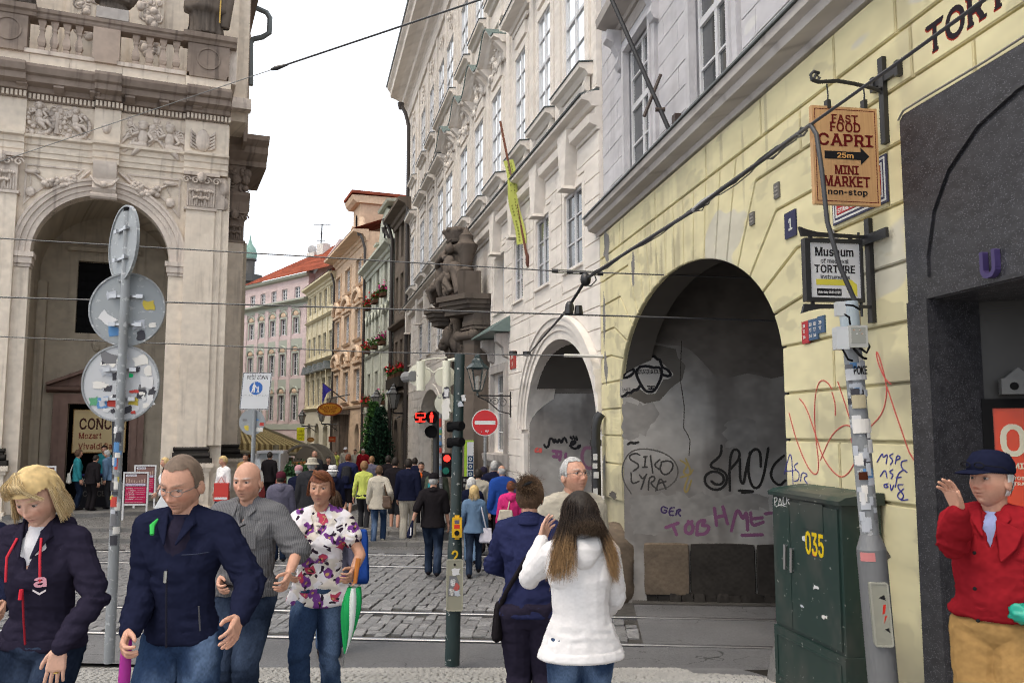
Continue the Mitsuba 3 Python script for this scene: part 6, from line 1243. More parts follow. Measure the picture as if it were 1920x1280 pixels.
# ---- no entry sign, pedestrian zone sign
k=thing('no_entry_sign','round red no entry sign with white bar before the brown portal','road sign')
c=pt(909.5,792,19.6);F=Frame(c[:2],(1,0));part(k,'post',tube([[c[0],c[1]+.06,0],c+[0,.06,0]],.035,8),'mat_zinc',smooth=40);part(k,'disc',F.w(prism(sg.Point(0,c[2]).buffer(.305,quad_segs=12),-.012,.0)),col(.58,.58,.58,.4));part(k,'red_face',F.w(prism(sg.Point(0,c[2]).buffer(.285,quad_segs=12),0,.003)),col(.52,.015,.02,.4));part(k,'white_bar',F.w(bx(-.235,.235,c[2]-.045,c[2]+.045,.003,.006)),col(.62,.62,.63,.4))
for x,z,q in((.02,-.19,.022),(.07,-.185,.015),(-.08,-.21,.012),(.05,-.22,.012)):part(k,'scratch',F.w(prism(sg.Point(x,c[2]+z).buffer(q,quad_segs=2),.003,.005)),STK[0])
k=thing('pedestrian_zone_sign','white pedestrian zone sign with blue disc on a post by the church','road sign')
yZ=19.0;c=pt(479.5,733,yZ);F=Frame(c[:2],(math.cos(.05),math.sin(.05)));w,h=.30,.395;tl=math.radians(-3)
def tilt(m):V=m[0].copy();x,z=V[:,0].copy(),V[:,1]-c[2];V[:,0]=x*math.cos(tl)-z*math.sin(tl)*0+z*.07;V[:,1]=c[2]+z;return V,m[1]
part(k,'panel',F.w(tilt(prism(sg.box(-w,c[2]-h,w,c[2]+h).buffer(.02),-.02,0))),col(.60,.61,.63,.4));part(k,'border',F.w(tilt(prism(sg.box(-w,c[2]-h,w,c[2]+h).buffer(.012).difference(sg.box(-w,c[2]-h,w,c[2]+h)),0,.003))),INK);part(k,'divider',F.w(tilt(bx(-w,w,c[2]-.10,c[2]-.095,0,.003))),INK)
part(k,'lettering',F.w(tilt(cat([lettering('PESI ZONA',-.22,c[2]+.265,.085,0,.003,width=.46,bold=False),bx(-.118,-.085,c[2]+.362,c[2]+.374,0,.003),bx(-.06,-.035,c[2]+.362,c[2]+.374,0,.003),bx(.06,.085,c[2]+.362,c[2]+.374,0,.003)]))),INK)
part(k,'blue_disc',F.w(tilt(prism(sg.Point(0,c[2]+.065).buffer(.145,quad_segs=10),0,.003))),col(.02,.11,.40,.4));zc=c[2]+.065
part(k,'white_figures',F.w(tilt(prism(unary_union([sg.Point(-.045,zc+.105).buffer(.018),sg.Polygon([(-.075,zc+.08),(-.02,zc+.08),(-.018,zc+.0),(-.02,zc-.10),(-.045,zc-.10),(-.05,zc-.02),(-.075,zc-.10),(-.10,zc-.10),(-.075,zc)]),sg.LineString([(-.025,zc+.06),(.02,zc-.0)]).buffer(.009),sg.Point(.05,zc+.03).buffer(.015),sg.Polygon([(.03,zc+.01),(.065,zc+.01),(.065,zc-.04),(.08,zc-.10),(.06,zc-.10),(.05,zc-.05),(.035,zc-.10),(.015,zc-.10),(.035,zc-.04)])]),.003,.006))),col(.62,.62,.63))
part(k,'post',tube([pt(470,950,yZ+.05)*[1,1,0]+[0,0,.1],pt(478,765,yZ+.05)],.045,10),'mat_zinc',smooth=40)
c2=pt(474,791,yZ-.0);F2=Frame(c2[:2],(1,.03));part(k,'sign_disc',F2.w(prism(sg.Point(0,c2[2]).buffer(.285,quad_segs=10),.06,.07)),'mat_signback');
F3=Frame(pt(474,791,yZ-.08)[:2],(1,.03))
for st in((458,798,8,8,STK[5]),(455,785,8,4,STK[7]),(480,785,6,3,STK[4]),(487,792,8,6,STK[3]),(480,801,12,8,STK[6])):sticker(k,F2,*st[:4],st[4],.071,3)
part(k,'front_post',tube([pt(470,950,yZ-.1)*[1,1,0]+[0,0,.1],pt(477,768,yZ-.1)],.04,10),'mat_zinc',smooth=40)
# ---- green electrical cabinet
k=thing('green_cabinet','dark green electrical cabinet numbered 035 before the yellow wall','electrical cabinet')
n1=.33;s0,zt=YB.at(1449,914,n1);s1=YB.at(1577,940,n1)[0];zg=.30;zd=YB.at(1460,1166,n1)[1]
GP='mat_green_paint'
part(k,'plinth',YB.w(cat([bx(s0-.012,s1+.012,zg,zd-.02,.03,n1+.02),prism(sg.box(s0+.04,zg+.22,s1-.04,zd-.08).difference(sg.box(s0+.05,zg+.23,s1-.05,zd-.09)),n1+.02,n1+.026)])),GP)
part(k,'body',YB.w(bx(s0,s1,zd-.019,zt-.06,.03,n1)),GP)
part(k,'lid',YB.w(run([(.01,zt-.055),(n1+.03,zt-.055),(n1+.035,zt-.025),(n1-.02,zt+.0),(.08,zt+.03),(.01,zt+.03)],s0-.03,s1+.03)),GP)
sm=YB.at(1484,1000,n1)[0]
for a,b in((s0+.015,sm-.005),(sm+.005,s1-.04)):part(k,'door',YB.w(cat([prism(sg.box(a,zd+.01,b,zt-.085),n1+.001,n1+.014)])),GP)
h0,h1=YB.at(1503,985,n1)[1],YB.at(1530,945,n1)[1];part(k,'small_hatch',YB.w(prism(sg.box(YB.at(1505,950,n1)[0],h0,YB.at(1545,950,n1)[0],h1).buffer(.008),n1+.014,n1+.02)),GP)
for u,v0,v1 in((1472,1020,1066),(1484,1027,1072)):
    a=YB.at(u,v0,n1+.03);b=YB.at(u,v1,n1+.03);part(k,'handle',YB.w(cat([tube([(a[0],a[1],n1+.035),(b[0],b[1],n1+.035)],.012,8),tube([(a[0],a[1]-.01,n1+.01),(a[0],a[1]-.01,n1+.035)],.01,6),tube([(b[0],b[1]+.01,n1+.01),(b[0],b[1]+.01,n1+.035)],.01,6)])),STEEL)
a=YB.at(1511,1035,n1+.014);b=YB.at(1544,1005,n1+.014);part(k,'numerals',YB.w(lettering('035',a[0],a[1],b[1]-a[1]+.005,n1+.0145,n1+.0165,width=b[0]-a[0])),col(.55,.40,.02),label='yellow stencilled number 035')
for st in((1504,1004,6,10,STK[0]),(1523,1032,8,11,STK[3]),(1525,1096,10,9,STK[0]),(1541,1151,11,11,STK[6]),(1500,1132,7,6,STK[1])):sticker(k,YB,*st[:4],st[4],n1+.015,6)
strokes(YB,1430,890,3.283,[[(72,140),(78,190)],[(72,140),(92,138),(88,160),(78,165)],[(100,185),(106,132),(118,180)],[(128,132),(126,180),(142,178)],[(150,130),(148,178)],[(165,150),(152,152),(165,178)],[(85,195),(110,180),(140,192)]],.007,col(.5,.5,.5),n=n1+.013,parent=k,name='graffiti',n1=.003)
# ---- grey utility pole
k=thing('utility_pole','leaning grey stickered pole with small junction boxes in front of the green cabinet','utility pole')
yU=5.55;u0=pt(1664,1352,yU);u1=pt(1590,566,yU);at=lambda f:u0+(u1-u0)*f;f1,f2=.40,.435
part(k,'base',tube([u0-[0,0,.1],at(f1)],.090,20),col(.16,.165,.175,.5),smooth=40);part(k,'taper',tube([at(f1),at(f2)],[.090,.058],20),col(.16,.165,.175,.5),smooth=40);part(k,'mast',tube([at(f2),at(.92)],.058,18),'mat_zinc',smooth=40);part(k,'collar',tube([at(.91),at(1.0)],.062,18),col(.40,.47,.52,.4),smooth=40)
FU=Frame((pt(1655,1165,yU-.095))[:2],(1,-.1));a=FU.at(1642,1206);b=FU.at(1662,1096);sh=(u1-u0)[0]/(u1-u0)[2]
def lean(m,z0):V=m[0].copy();V[:,0]+=(V[:,1]-z0)*sh;return V,m[1]
zc=(a[1]+b[1])/2;part(k,'hatch',FU.w(lean(prism(sg.box(a[0],a[1],b[0],b[1]).buffer(.015),-.03,.008),zc)),col(.30,.30,.25,.5));part(k,'hatch_frame',FU.w(lean(prism(sg.box(a[0],a[1],b[0],b[1]).buffer(.017).difference(sg.box(a[0],a[1],b[0],b[1]).buffer(.006)),.006,.014),zc)),col(.36,.36,.31,.5))
cx=(a[0]+b[0])/2+.012;part(k,'lightning_mark',FU.w(lean(prism(sg.Polygon([(cx+.004,zc+.06),(cx-.006,zc+.0),(cx+.012,zc+.012),(cx-.002,zc-.055),(cx+.022,zc-.005),(cx+.006,zc-.012),(cx+.02,zc+.06)]),.0085,.010),zc)),col(.55,.04,.03));part(k,'black_mark',FU.w(lean(cat([prism(sg.Polygon([(cx-.02,zc+.10),(cx+.022,zc+.085),(cx+.015,zc+.12)]),.0085,.010),prism(sg.Polygon([(cx-.0,zc-.09),(cx+.03,zc-.11),(cx+.025,zc-.08)]),.0085,.010)]),zc)),INK)
bp=pt(1598,627,yU-.13);FX=Frame(bp[:2],(1,-.05));g=lambda u,v:FX.at(u,v)
part(k,'junction_box',FX.w(prism(sg.box(*g(1590,651),*g(1621,612)).buffer(.004),-.05,.04)),col(.36,.36,.34,.3));part(k,'junction_window',FX.w(prism(sg.box(*g(1593,645),*g(1618,615)),.04,.043)),col(.24,.245,.22,.2));part(k,'junction_box',FX.w(prism(sg.box(*g(1568,654),*g(1588,614)).buffer(.004),-.06,.03)),col(.50,.52,.54,.35));part(k,'switch_box',FX.w(prism(sg.box(*g(1568,592),*g(1582,567)).buffer(.003),-.03,.03)),col(.45,.47,.48,.35))
for i in range(8):part(k,'wiring',FX.w(prism(sg.Point(*g(1597+(i*5)%19,620+(i*7)%14)).buffer(.004,quad_segs=2),.043,.045)),(col(.5,.5,.5),col(.45,.15,.03))[i%3==0])
cb=lambda l,r:tube([np.array([*FX.P(*g(u,v),n)])for u,v,n in l],r,6)
part(k,'cable',cat([cb([(1580,655,0),(1582,665,.03),(1588,674,.02),(1598,676,.0)],.007),cb([(1600,652,0),(1606,665,.04),(1616,672,.03),(1624,672,0)],.008),cb([(1612,652,0),(1622,662,.03),(1628,650,.02),(1624,635,-.03)],.009),cb([(1580,572,.02),(1595,575,.05),(1612,580,.0)],.007),cb([(1578,588,.02),(1588,596,.04),(1594,608,.0)],.007)]),DARK,smooth=True)
r_=np.random.default_rng(14);L=np.linalg.norm(u1-u0)
for i in range(46):
    t=r_.uniform(.44,.84)*L;a_=r_.uniform(-85,40);wrap(k,u0,u1,.058,t,r_.uniform(.02,.09),a_,a_+r_.uniform(20,60),STK[r_.choice([0,1,6,1,1,7,1,7,2,6,1,4])],.001+.0002*i)
wrap(k,u0,u1,.058,.843*L-.1,.075,-75,65,STK[0],.012)
FP=Frame(pt(1612,695,yU-.072)[:2],(1,-.05));a=FP.at(1601,701);part(k,'sticker_lettering',FP.w(lettering('POKE',a[0],a[1],.05,.0,.003,width=.085)),INK)
wrap(k,u0,u1,.058,.775*L-.1,.085,-50,25,col(.42,.37,.25),.013);wrap(k,u0,u1,.058,.715*L-.1,.09,-60,50,STK[6],.013);wrap(k,u0,u1,.058,.60*L-.09,.05,-50,-5,col(.06,.02,.012),.013);wrap(k,u0,u1,.090,.39*L-.04,.055,-70,-10,col(.50,.20,.20),.003)
# ---- overhead wires
def wire(pts_,r,sag=0.0,n=14):
    P=[]
    for a,b in zip(pts_,pts_[1:]):
        for t in np.linspace(0,1,n)[:-1]:P.append(np.array(a)*(1-t)+np.array(b)*t-[0,0,sag*4*t*(1-t)])
    return tube(P+[np.array(pts_[-1])],r,5)
WIRE=col(.05,.05,.055,.5)
lead=lambda u,v,y:pt(u,v,y)
k=thing('span_wire','steel span wire with an insulator crossing the sky from the upper left','overhead wire')
A0,A1,A2_=pt(-120,330,17.0),pt(518,128,15.0),pt(960,-20,13.5)
part(k,'wire',wire([A0,pt(0,303,16.6),A1],.008),col(.2,.2,.2,.5));part(k,'thick_wire',wire([A1,A2_],.018),WIRE);part(k,'insulator',tube([pt(508,131,15.0),pt(518,128,15),pt(540,121,14.95)],[.02,.045,.02],8),BLACK_METAL)
for nm,l,r_w,lb in(('contact_wire',[(-200,551,11.6),(0,557,11.5),(1440,601,10.7),(1700,609,10.5)],.011,'lower contact wire running across the picture into the yellow arch'),('contact_wire',[(-200,623,16.6),(0,631,16.5),(700,660,16.2),(1135,668,13.9)],.011,'far contact wire passing before the brown portal'),('carrier_wire',[(-200,440,11.9),(0,447,11.8),(1055,509,11.0),(1410,521,10.7),(1700,531,10.4)],.009,'upper carrier wire of the near tram track')):
    k=thing(nm,lb,'overhead wire');P=[pt(*q)for q in l];part(k,'wire',wire(P,r_w),WIRE)
    if nm=='carrier_wire':
        for u,v in((1040,508),(1068,510),(1092,511),(1125,513)):part(k,'insulator',tube([pt(u-5,v,11.0),pt(u+6,v,11.0)],.028,8),BLACK_METAL)
        part(k,'turnbuckle',cat([tube([pt(1036,505,11),pt(1130,510,11)],.008,5),tube([pt(1036,511,11),pt(1130,516,11)],.008,5)]),col(.25,.25,.2,.5))
    if 'lower' in lb:
        for u,v in((1067,578),(1085,579)):part(k,'hanger',tube([pt(u,v-6,10.9),pt(u,v+10,10.9)],[.045,.06],8),BLACK_METAL)
    if 'far' in lb:
        for u,v in((962,663),(988,664)):part(k,'hanger',tube([pt(u,v-5,15),pt(u,v+3,15)],.07,8),BLACK_METAL)
        part(k,'end_bracket',tube([pt(1058,666,14.1),pt(1132,668,13.9)],.03,6),col(.5,.48,.45,.5))
k=thing('feeder_cable','thick twisted black cable rising from the tram wires past the wooden sign','cable')
cabl=[pt(990,665,14.8),pt(1062,582,11.0),pt(1100,522,10.9),pt(1180,470,9.6),pt(1300,395,8.2),pt(1330,372,7.9),pt(1430,300,7.0),pt(1490,256,6.2),pt(1520,234,5.6)]
part(k,'cable',tube(cabl,[.01,.018,.022,.02,.02,.022,.02,.018,.014],7),WIRE,smooth=True)
r_=np.random.default_rng(2)
for o in range(3):
    P=[]
    for a,b in zip(cabl[2:],cabl[3:]):
        for t in np.linspace(0,1,5)[:-1]:P.append(a*(1-t)+b*t+r_.normal(0,.012,3)-[0,0,.03*math.sin(t*PI)*(o>0)])
    part(k,'strand',tube(P,.006,5),WIRE,smooth=True)
part(k,'splice',tube([pt(1300,395,8.2),pt(1318,381,8.05),pt(1345,361,7.75)],[.025,.035,.02],8),col(.3,.3,.3,.4))
part(k,'upper_run',wire([pt(1520,234,5.6),pt(1700,106,4.6),pt(1880,-25,3.8)],.011),WIRE);part(k,'drop',tube([pt(1520,234,5.6),pt(1531,252,5.55),pt(1541,320,5.52),pt(1551,415,5.5),pt(1575,500,5.5),pt(1604,566,5.52)],.016,7),WIRE,smooth=True)
part(k,'loop',tube([pt(1105,525,10.9),pt(1095,535,10.9),pt(1108,536,10.9),pt(1118,525,10.8),pt(1114,512,10.8)],.009,5),WIRE,smooth=True);part(k,'insulator',cat([ball(pt(1098,524,10.9),(.07,.07,.09),2),ball(pt(1068,577,10.95),(.06,.06,.09),2)]),BLACK_METAL,smooth=True)
# ---- poster boards at the church
CR=col(.36,.02,.07)
def aboard(name,lab,u0,u1,v0,v1,vb,y,yaw):
    k=thing(name,lab,'poster board','poster boards before the church');F=faced(u0,v0,y,yaw);a=F.at(u0,v1);b=F.at(u1,v0);zb=F.at(u0,vb)[1]
    s0,z0,s1,z1=a[0],a[1],b[0],b[1];W_,H_=s1-s0,z1-z0
    part(k,'frame',F.w(cat([prism(sg.box(s0,z0,s1,z1).difference(sg.box(s0+.04,z0+.04,s1-.04,z1-.04)),-.02,.02)])),col(.55,.55,.56,.4))
    for s in(s0,s1-.05):part(k,'leg',F.w(bx(s,s+.045,zb,z0-.002,-.015,.015)),col(.55,.55,.56,.4))
    part(k,'poster',F.w(bx(s0+.04,s1-.04,z0+.04,z1-.04,-.012,0)),col(.10,.055,.06));part(k,'red_field',F.w(bx(s0+.06,s1-.06,z0+.06,z0+.56*H_,.0,.003)),CR)
    part(k,'picture_field',F.w(bx(s0+.06,s1-.06,z0+.66*H_,z1-.06,.0,.003)),col(.20,.12,.11));part(k,'title_strip',F.w(bx(s0+.06,s1-.08,z0+.58*H_,z0+.65*H_,.0,.004)),col(.52,.46,.55));part(k,'date_strip',F.w(bx(s0+.06,s0+.52*W_,z1-.06-.07*H_,z1-.06,.003,.006)),col(.55,.53,.58))
    part(k,'organ_pipes',F.w(cat([bx(s0+(.12+.1*i)*W_,s0+(.15+.1*i)*W_,z0+.68*H_,z0+(.72+.10*abs(i-4)/4)*H_,.003,.006)for i in range(8)])),col(.42,.33,.28))
    part(k,'lettering',F.w(cat([lettering(t,s0+x*W_,z0+z*H_,.032*H_,.003,.006,width=w*W_)for t,x,z,w in(('A. DVORAK',.12,.49,.28),('J. S. BACH',.22,.43,.27),('A. VIVALDI',.14,.37,.28),('W. A. MOZART',.10,.31,.37),('T. ALBINONI',.18,.23,.32),('F. SCHUBERT',.10,.17,.34))])),col(.55,.45,.47))
    part(k,'title_lettering',F.w(lettering('Great Organ Concert',s0+.12*W_,z0+.6*H_,.035*H_,.004,.007,width=.7*W_,bold=False)),col(.15,.08,.25));part(k,'date_lettering',F.w(lettering('TODAY 19.00',s0+.16*W_,z1-.06-.055*H_,.035*H_,.006,.008,width=.3*W_)),col(.03,.03,.06));part(k,'small_print',F.w(cat([bx(s0+x*W_,s0+(x+w)*W_,z0+z*H_,z0+(z+.012)*H_,.003,.005)for x,z,w in((.45,.50,.4),(.55,.44,.3),(.5,.38,.38),(.5,.32,.35),(.55,.24,.32),(.48,.18,.3),(.1,.09,.7))])),col(.5,.3,.33));return k
aboard('poster_board','white framed crimson concert board nearest the kerb, left one of the pair',229,280,884,947,975,21.3,1)
aboard('poster_board','crimson concert board standing behind the other to the right',250,294,871,927,952,23.0,1)
aboard('poster_board','concert board at the left of the porch half hidden behind the blond woman',60,106,873,930,955,22.4,1)
# ---- information pillar, hanging signs, lanterns down the street
k=thing('information_board','green edged white information board beside the brown portal','information board')
F=faced(884,870,22.0,0);a,b=F.at(875,960),F.at(888,828);part(k,'panel',F.w(bx(a[0],b[0],0,b[1],-.04,0)),col(.55,.56,.58,.4));part(k,'green_edge',F.w(cat([bx(a[0]-.07,a[0]-.001,0,b[1]+.04,-.04,.005),bx(a[0],b[0],b[1]+.001,b[1]+.04,-.04,.005)])),col(.30,.48,.03,.4))
for v in(860,874,888):q=F.at(882,v);part(k,'icon',F.w(prism(sg.box(q[0]-.07,q[1]-.08,q[0]+.07,q[1]+.08),.0,.004)),col(.02,.05,.10));part(k,'icon_sign',F.w(prism(sg.Point(q[0],q[1]).buffer(.045).difference(sg.Point(q[0],q[1]).buffer(.025)),.004,.007)),STK[0])
k=thing('menu_board','black chalk menu board at the door of the brown portal','menu board');F=faced(880,910,21.2);a,b=F.at(866,935),F.at(893,893);part(k,'board',F.w(bx(a[0],b[0],0,b[1],-.03,0)),INK)
r_=np.random.default_rng(3);part(k,'chalk_lettering',F.w(cat([lettering(t,a[0]+.04,b[1]-.12-i*.13,.07,0,.003,width=.28)for i,t in enumerate(('b C','M e n u','salat','kava'))])),col(.3,.3,.3))
k=thing('oval_sign','oval yellow and red theatre sign hanging over the street','hanging sign')
F=faced(618,767,52.0,4);c=F.at(618,767);part(k,'board',F.w(prism(sa.scale(sg.Point(c[0],c[1]).buffer(1,quad_segs=10),.74,.40),-.06,0)),col(.20,.05,.02));part(k,'field',F.w(prism(sa.scale(sg.Point(c[0],c[1]).buffer(1,quad_segs=10),.66,.32),0,.01)),col(.42,.20,.03));part(k,'lettering',F.w(cat([lettering('BLACK LIGHT',c[0],c[1]+.02,.17,.01,.02,width=1.1,center=True,serif=.05),lettering('THEATRE',c[0],c[1]-.2,.15,.01,.02,width=.72,center=True,serif=.05)])),col(.16,.02,.01));part(k,'hanger',F.w(tube([(c[0],c[1]+.4,-.03),(c[0]+.1,c[1]+.7,-.03),(c[0]+1.2,c[1]+.9,-.03)],.04,5)),BLACK_METAL)
k=thing('club_sign','small black rectangular music club sign on the orange house','hanging sign');F=faced(666,808,58.0,0);a,b=F.at(656,815),F.at(677,800);part(k,'board',F.w(bx(a[0],b[0],a[1],b[1],-.05,0)),INK);part(k,'lettering',F.w(cat([lettering('MUSIC',a[0]+.08,(a[1]+b[1])/2+.02,.18,0,.01,width=.55),lettering('CLUB',a[0]+.08,a[1]+.05,.2,0,.01,width=.6)])),col(.4,.4,.4));part(k,'hanger',F.w(bx(b[0],b[0]+.7,b[1]-.05,b[1],-.04,0)),BLACK_METAL)
k=thing('yellow_shop_sign','bright yellow shop sign above the awning','hanging sign');F=faced(568,814,60.0,5);a,b=F.at(556,826),F.at(571,801);part(k,'board',F.w(bx(a[0],b[0],a[1],b[1],-.1,0)),col(.60,.60,.03));part(k,'lettering',F.w(cat([lettering(t,a[0]+.06,a[1]+z,.14,0,.01,width=.42)for t,z in(('CAMBIO',.6),('CHANGE',.35),('EXPRES',.1))])),col(.25,.22,.02))
k=thing('red_shop_sign','small red wooden shop sign under the theatre sign','hanging sign');F=faced(625,823,57.0);a,b=F.at(616,828),F.at(629,818);part(k,'board',F.w(bx(a[0],b[0],a[1],b[1],-.05,0)),col(.30,.05,.02));part(k,'lettering',F.w(bx(a[0]+.07,b[0]-.07,a[1]+.13,b[1]-.13,0,.01)),col(.4,.2,.1))
k=thing('brown_shop_sign','small brown shop sign beside the yellow arcade arches','hanging sign');F=faced(582,824,62.0);a,b=F.at(576,828),F.at(589,820);part(k,'board',F.w(prism(sa.scale(sg.Point((a[0]+b[0])/2,(a[1]+b[1])/2).buffer(1),.26,.17),-.05,0)),col(.20,.10,.03));part(k,'lettering',F.w(bx(a[0]+.1,b[0]-.1,(a[1]+b[1])/2-.03,(a[1]+b[1])/2+.03,0,.01)),col(.35,.22,.1))
k=thing('blue_flag','blue flag on a slanting pole above the theatre sign','flag');a=pt(605,718,55.0);b=pt(604,757,55.0);c=pt(621,731,54.6);mid=pt(612,738,54.7);V=np.array([a,c,mid,b]);part(k,'cloth',(np.vstack([V,V+[0,.03,0]]),np.array([[0,1,2],[0,2,3],[4,6,5],[4,7,6]])),col(.035,.03,.20));part(k,'pole',tube([a,pt(648,752,58.0)],.04,5),BLACK_METAL)
k=thing('vertical_banner','cream vertical banner with red square at the green house','banner');F=faced(721,850,46.0);a,b=F.at(716,905),F.at(726,800);part(k,'cloth',F.w(bx(a[0],b[0],max(a[1],.1),b[1],-.03,0)),col(.48,.45,.30));q0,q1=F.at(718,823),F.at(724,808);part(k,'red_square',F.w(bx(q0[0],q1[0],q0[1],q1[1],0,.01)),col(.5,.04,.03));part(k,'lettering',F.w(cat([bx(a[0]+.08,b[0]-.08,z,z+.12,0,.01)for z in(1.2,1.6,2.0)])),col(.3,.28,.2))
for u,v,y,h,lb in((566,797,62.0,1.15,'far street lantern left of the theatre sign'),(603,793,56.5,1.2,'street lantern under the theatre sign'),(706,772,45.0,1.25,'street lantern on the green house'),(738,772,40.5,1.4,'street lantern on the dark narrow house')):
    k=thing('wall_lantern','black '+lb,'street lamp','lanterns down the street');lantern(k,pt(u,v,y),h,BLACK_METAL,col(.25,.25,.24,.1));b=pt(u,v,y);part(k,'bracket',cat([tube([b,b+[0,0,-.05],b+[1.0,.3,-.08]],.04,5),tube([b+[.1,0,-.3],b+[.5,.1,-.12],b+[1.0,.3,-.5]],.03,5)]),BLACK_METAL)
# conical trees
def conifer(u,y,h,r,seed,lab,two):
    k=thing('clipped_tree',lab,'tree','potted trees at the green house');c=pt(u,880,y)*[1,1,0];r_=np.random.default_rng(seed);V,Fc=[],[]
    for i in range(2200):
        z=r_.uniform(.45,1)**1.0;zz=.5+(h-.5)*r_.uniform(0,1);f=1-.75*((zz-.5)/(h-.5))**1.4;a=r_.uniform(0,2*PI);q=r*f*r_.uniform(.55,1.05)*(1+.15*math.sin(3*a+zz*4));p=c+[q*math.cos(a),q*math.sin(a),zz];e,g=r_.normal(0,1,3),r_.normal(0,1,3);e*=.06/np.linalg.norm(e);g*=.06/np.linalg.norm(g);V+=[p-e,p+g,p+e,p-g];o=4*i;Fc+=[[o,o+1,o+2],[o,o+2,o+3]]
    part(k,'crown',(np.array(V),np.array(Fc)),two,kind='stuff');part(k,'core',lathe([(0,.5),(r*.7,.55),(r*.5,h*.6),(.05,h*.95)],10,c),col(.008,.014,.01));part(k,'trunk',tube([c+[0,0,.3],c+[0,0,1]],.06,6),col(.06,.045,.03));part(k,'pot',lathe([(0,0),(.3,0),(.38,.5),(.3,.5),(0,.45)],12,c),col(.25,.12,.07))
conifer(698,43.0,3.9,.75,3,'brighter green clipped tree in a pot, left of the pair',col(.05,.12,.035));conifer(711,42.0,3.6,.8,4,'darker green clipped tree in a pot, right of the pair',col(.02,.05,.03))
# ---- awning, vending carts, planter
k=thing('awning','brown and gold striped cafe awning stretched along the left side of the street','awning')
q=[pt(436,800,33),pt(489,803,34.0),pt(574,834,31.5),pt(560,842,30.2),pt(440,830,29.5)]
b0,b1,f0_,f1_=pt(440,794,36),pt(487,800,38),pt(440,830,29),pt(576,836,31)
n=26
for i in range(n):
    t0,t1=i/n,(i+1)/n;A,B,C_,D=b0*(1-t0)+b1*t0,b0*(1-t1)+b1*t1,f0_*(1-t1)+f1_*t1,f0_*(1-t0)+f1_*t0
    V=np.array([A,B,C_,D,D-[0,0,.32],C_-[0,0,.32]]);part(k,'stripe',(V,np.array([[0,1,2],[0,2,3],[3,2,5],[3,5,4]])),(col(.16,.115,.05),col(.46,.36,.18))[i%2])
part(k,'beam',cat([tube([f0_-[0,0,.3],f1_-[0,0,.3]],.08,6),tube([f1_,b1],.08,6),tube([f1_-[.6,0,.4],(f1_-[.6,0,0])*[1,1,0]],.12,6),tube([f0_*.45+f1_*.55,(f0_*.45+f1_*.55)*[1,1,0]],.12,6)]),col(.22,.19,.13))
k=thing('vending_cart','white and red vending cart with a glazed display under the awning','vending cart')
F=faced(500,900,27.5,2);a,b=F.at(476,935),F.at(522,850);part(k,'base',F.w(bx(a[0],b[0],.1,.95,-1.2,0)),col(.30,.03,.03,.4));part(k,'counter',F.w(bx(a[0]-.05,b[0]+.05,.951,1.02,-1.25,.05)),col(.6,.6,.6,.3));part(k,'display_glass',F.w((np.array([[a[0],1.03,-.1],[b[0],1.03,-.1],[b[0],b[1],-.6],[a[0],b[1],-.6]]),np.array([[0,1,2],[0,2,3]]))),'mat_pane_sky');part(k,'display_frame',F.w(cat([bx(a[0]-.06,a[0],1.02,b[1],-1.2,-.05),bx(b[0],b[0]+.06,1.02,b[1],-1.2,-.05),bx(a[0]-.06,b[0]+.06,b[1],b[1]+.08,-1.25,-.4)])),col(.62,.62,.63,.3));part(k,'back',F.w(bx(a[0],b[0],1.02,b[1],-1.2,-1.15)),col(.5,.52,.55))
k=thing('parked_van','white van parked beside the church corner, mostly hidden by the crowd','van');F=faced(462,900,31.0,0);a,b=F.at(448,900),F.at(474,848);part(k,'body',F.w(cat([prism(sg.box(a[0]-1.2,.4,b[0],b[1]).buffer(-.1).buffer(.1),-4,0)])),col(.62,.62,.63,.25));part(k,'rear_lamp',F.w(bx(b[0]-.18,b[0]-.02,1.5,1.9,.0,.03)),col(.45,.12,.02,.3));part(k,'window',F.w(bx(a[0]-.5,b[0]-.35,1.45,b[1]-.25,.0,.02)),'mat_pane')
for x in(a[0]-.8,b[0]-.35):part(k,'wheel',F.w(tube([(x,.33,-.3),(x,.33,.02)],.33,16)),DARK)
k=thing('wooden_cart','wooden market cart with curved canopy at the edge of the street','market cart');F=faced(570,900,28.5,-6);a,b=F.at(532,905),F.at(580,862);part(k,'body',F.w(prism(sg.Polygon([(a[0],.35),(b[0],.35),(b[0],1.15),(a[0],1.35)]),-1.3,0)),col(.26,.10,.035,.5));cx=(a[0]+b[0])/2+.2;part(k,'canopy',F.w(cat([tube([(cx+.72*math.cos(t),1.3+.68*math.sin(t),n_)for t in np.linspace(.0,PI,12)],.05,6)for n_ in(-1.2,-.05)]+[prism(sg.Polygon([(cx+.7*math.cos(t),1.3+.66*math.sin(t))for t in np.linspace(0,PI,14)]),-1.18,-1.1)])),col(.17,.15,.12));part(k,'shelf',F.w(bx(a[0]+.3,b[0]+.1,1.36,1.42,-1.3,.1)),col(.34,.15,.05))
for x in(a[0]+.35,b[0]-.35):part(k,'wheel',F.w(cat([tube([(x+.34*math.cos(t),.35+.34*math.sin(t),.06)for t in np.linspace(0,2*PI,17)],.035,5)]+[tube([(x,.35,.06),(x+.34*math.cos(t),.35+.34*math.sin(t),.06)],.02,4)for t in np.linspace(0,2*PI,9)[:-1]])),col(.12,.07,.035))
k=thing('planter','pale green planter box with dark shrub behind the hooded walker','planter');F=faced(550,905,24.5,-4);a,b=F.at(537,922),F.at(566,893);part(k,'box',F.w(bx(a[0],b[0],.05,b[1],-.45,0)),col(.27,.36,.27));r_=np.random.default_rng(6);V,Fc=[],[]
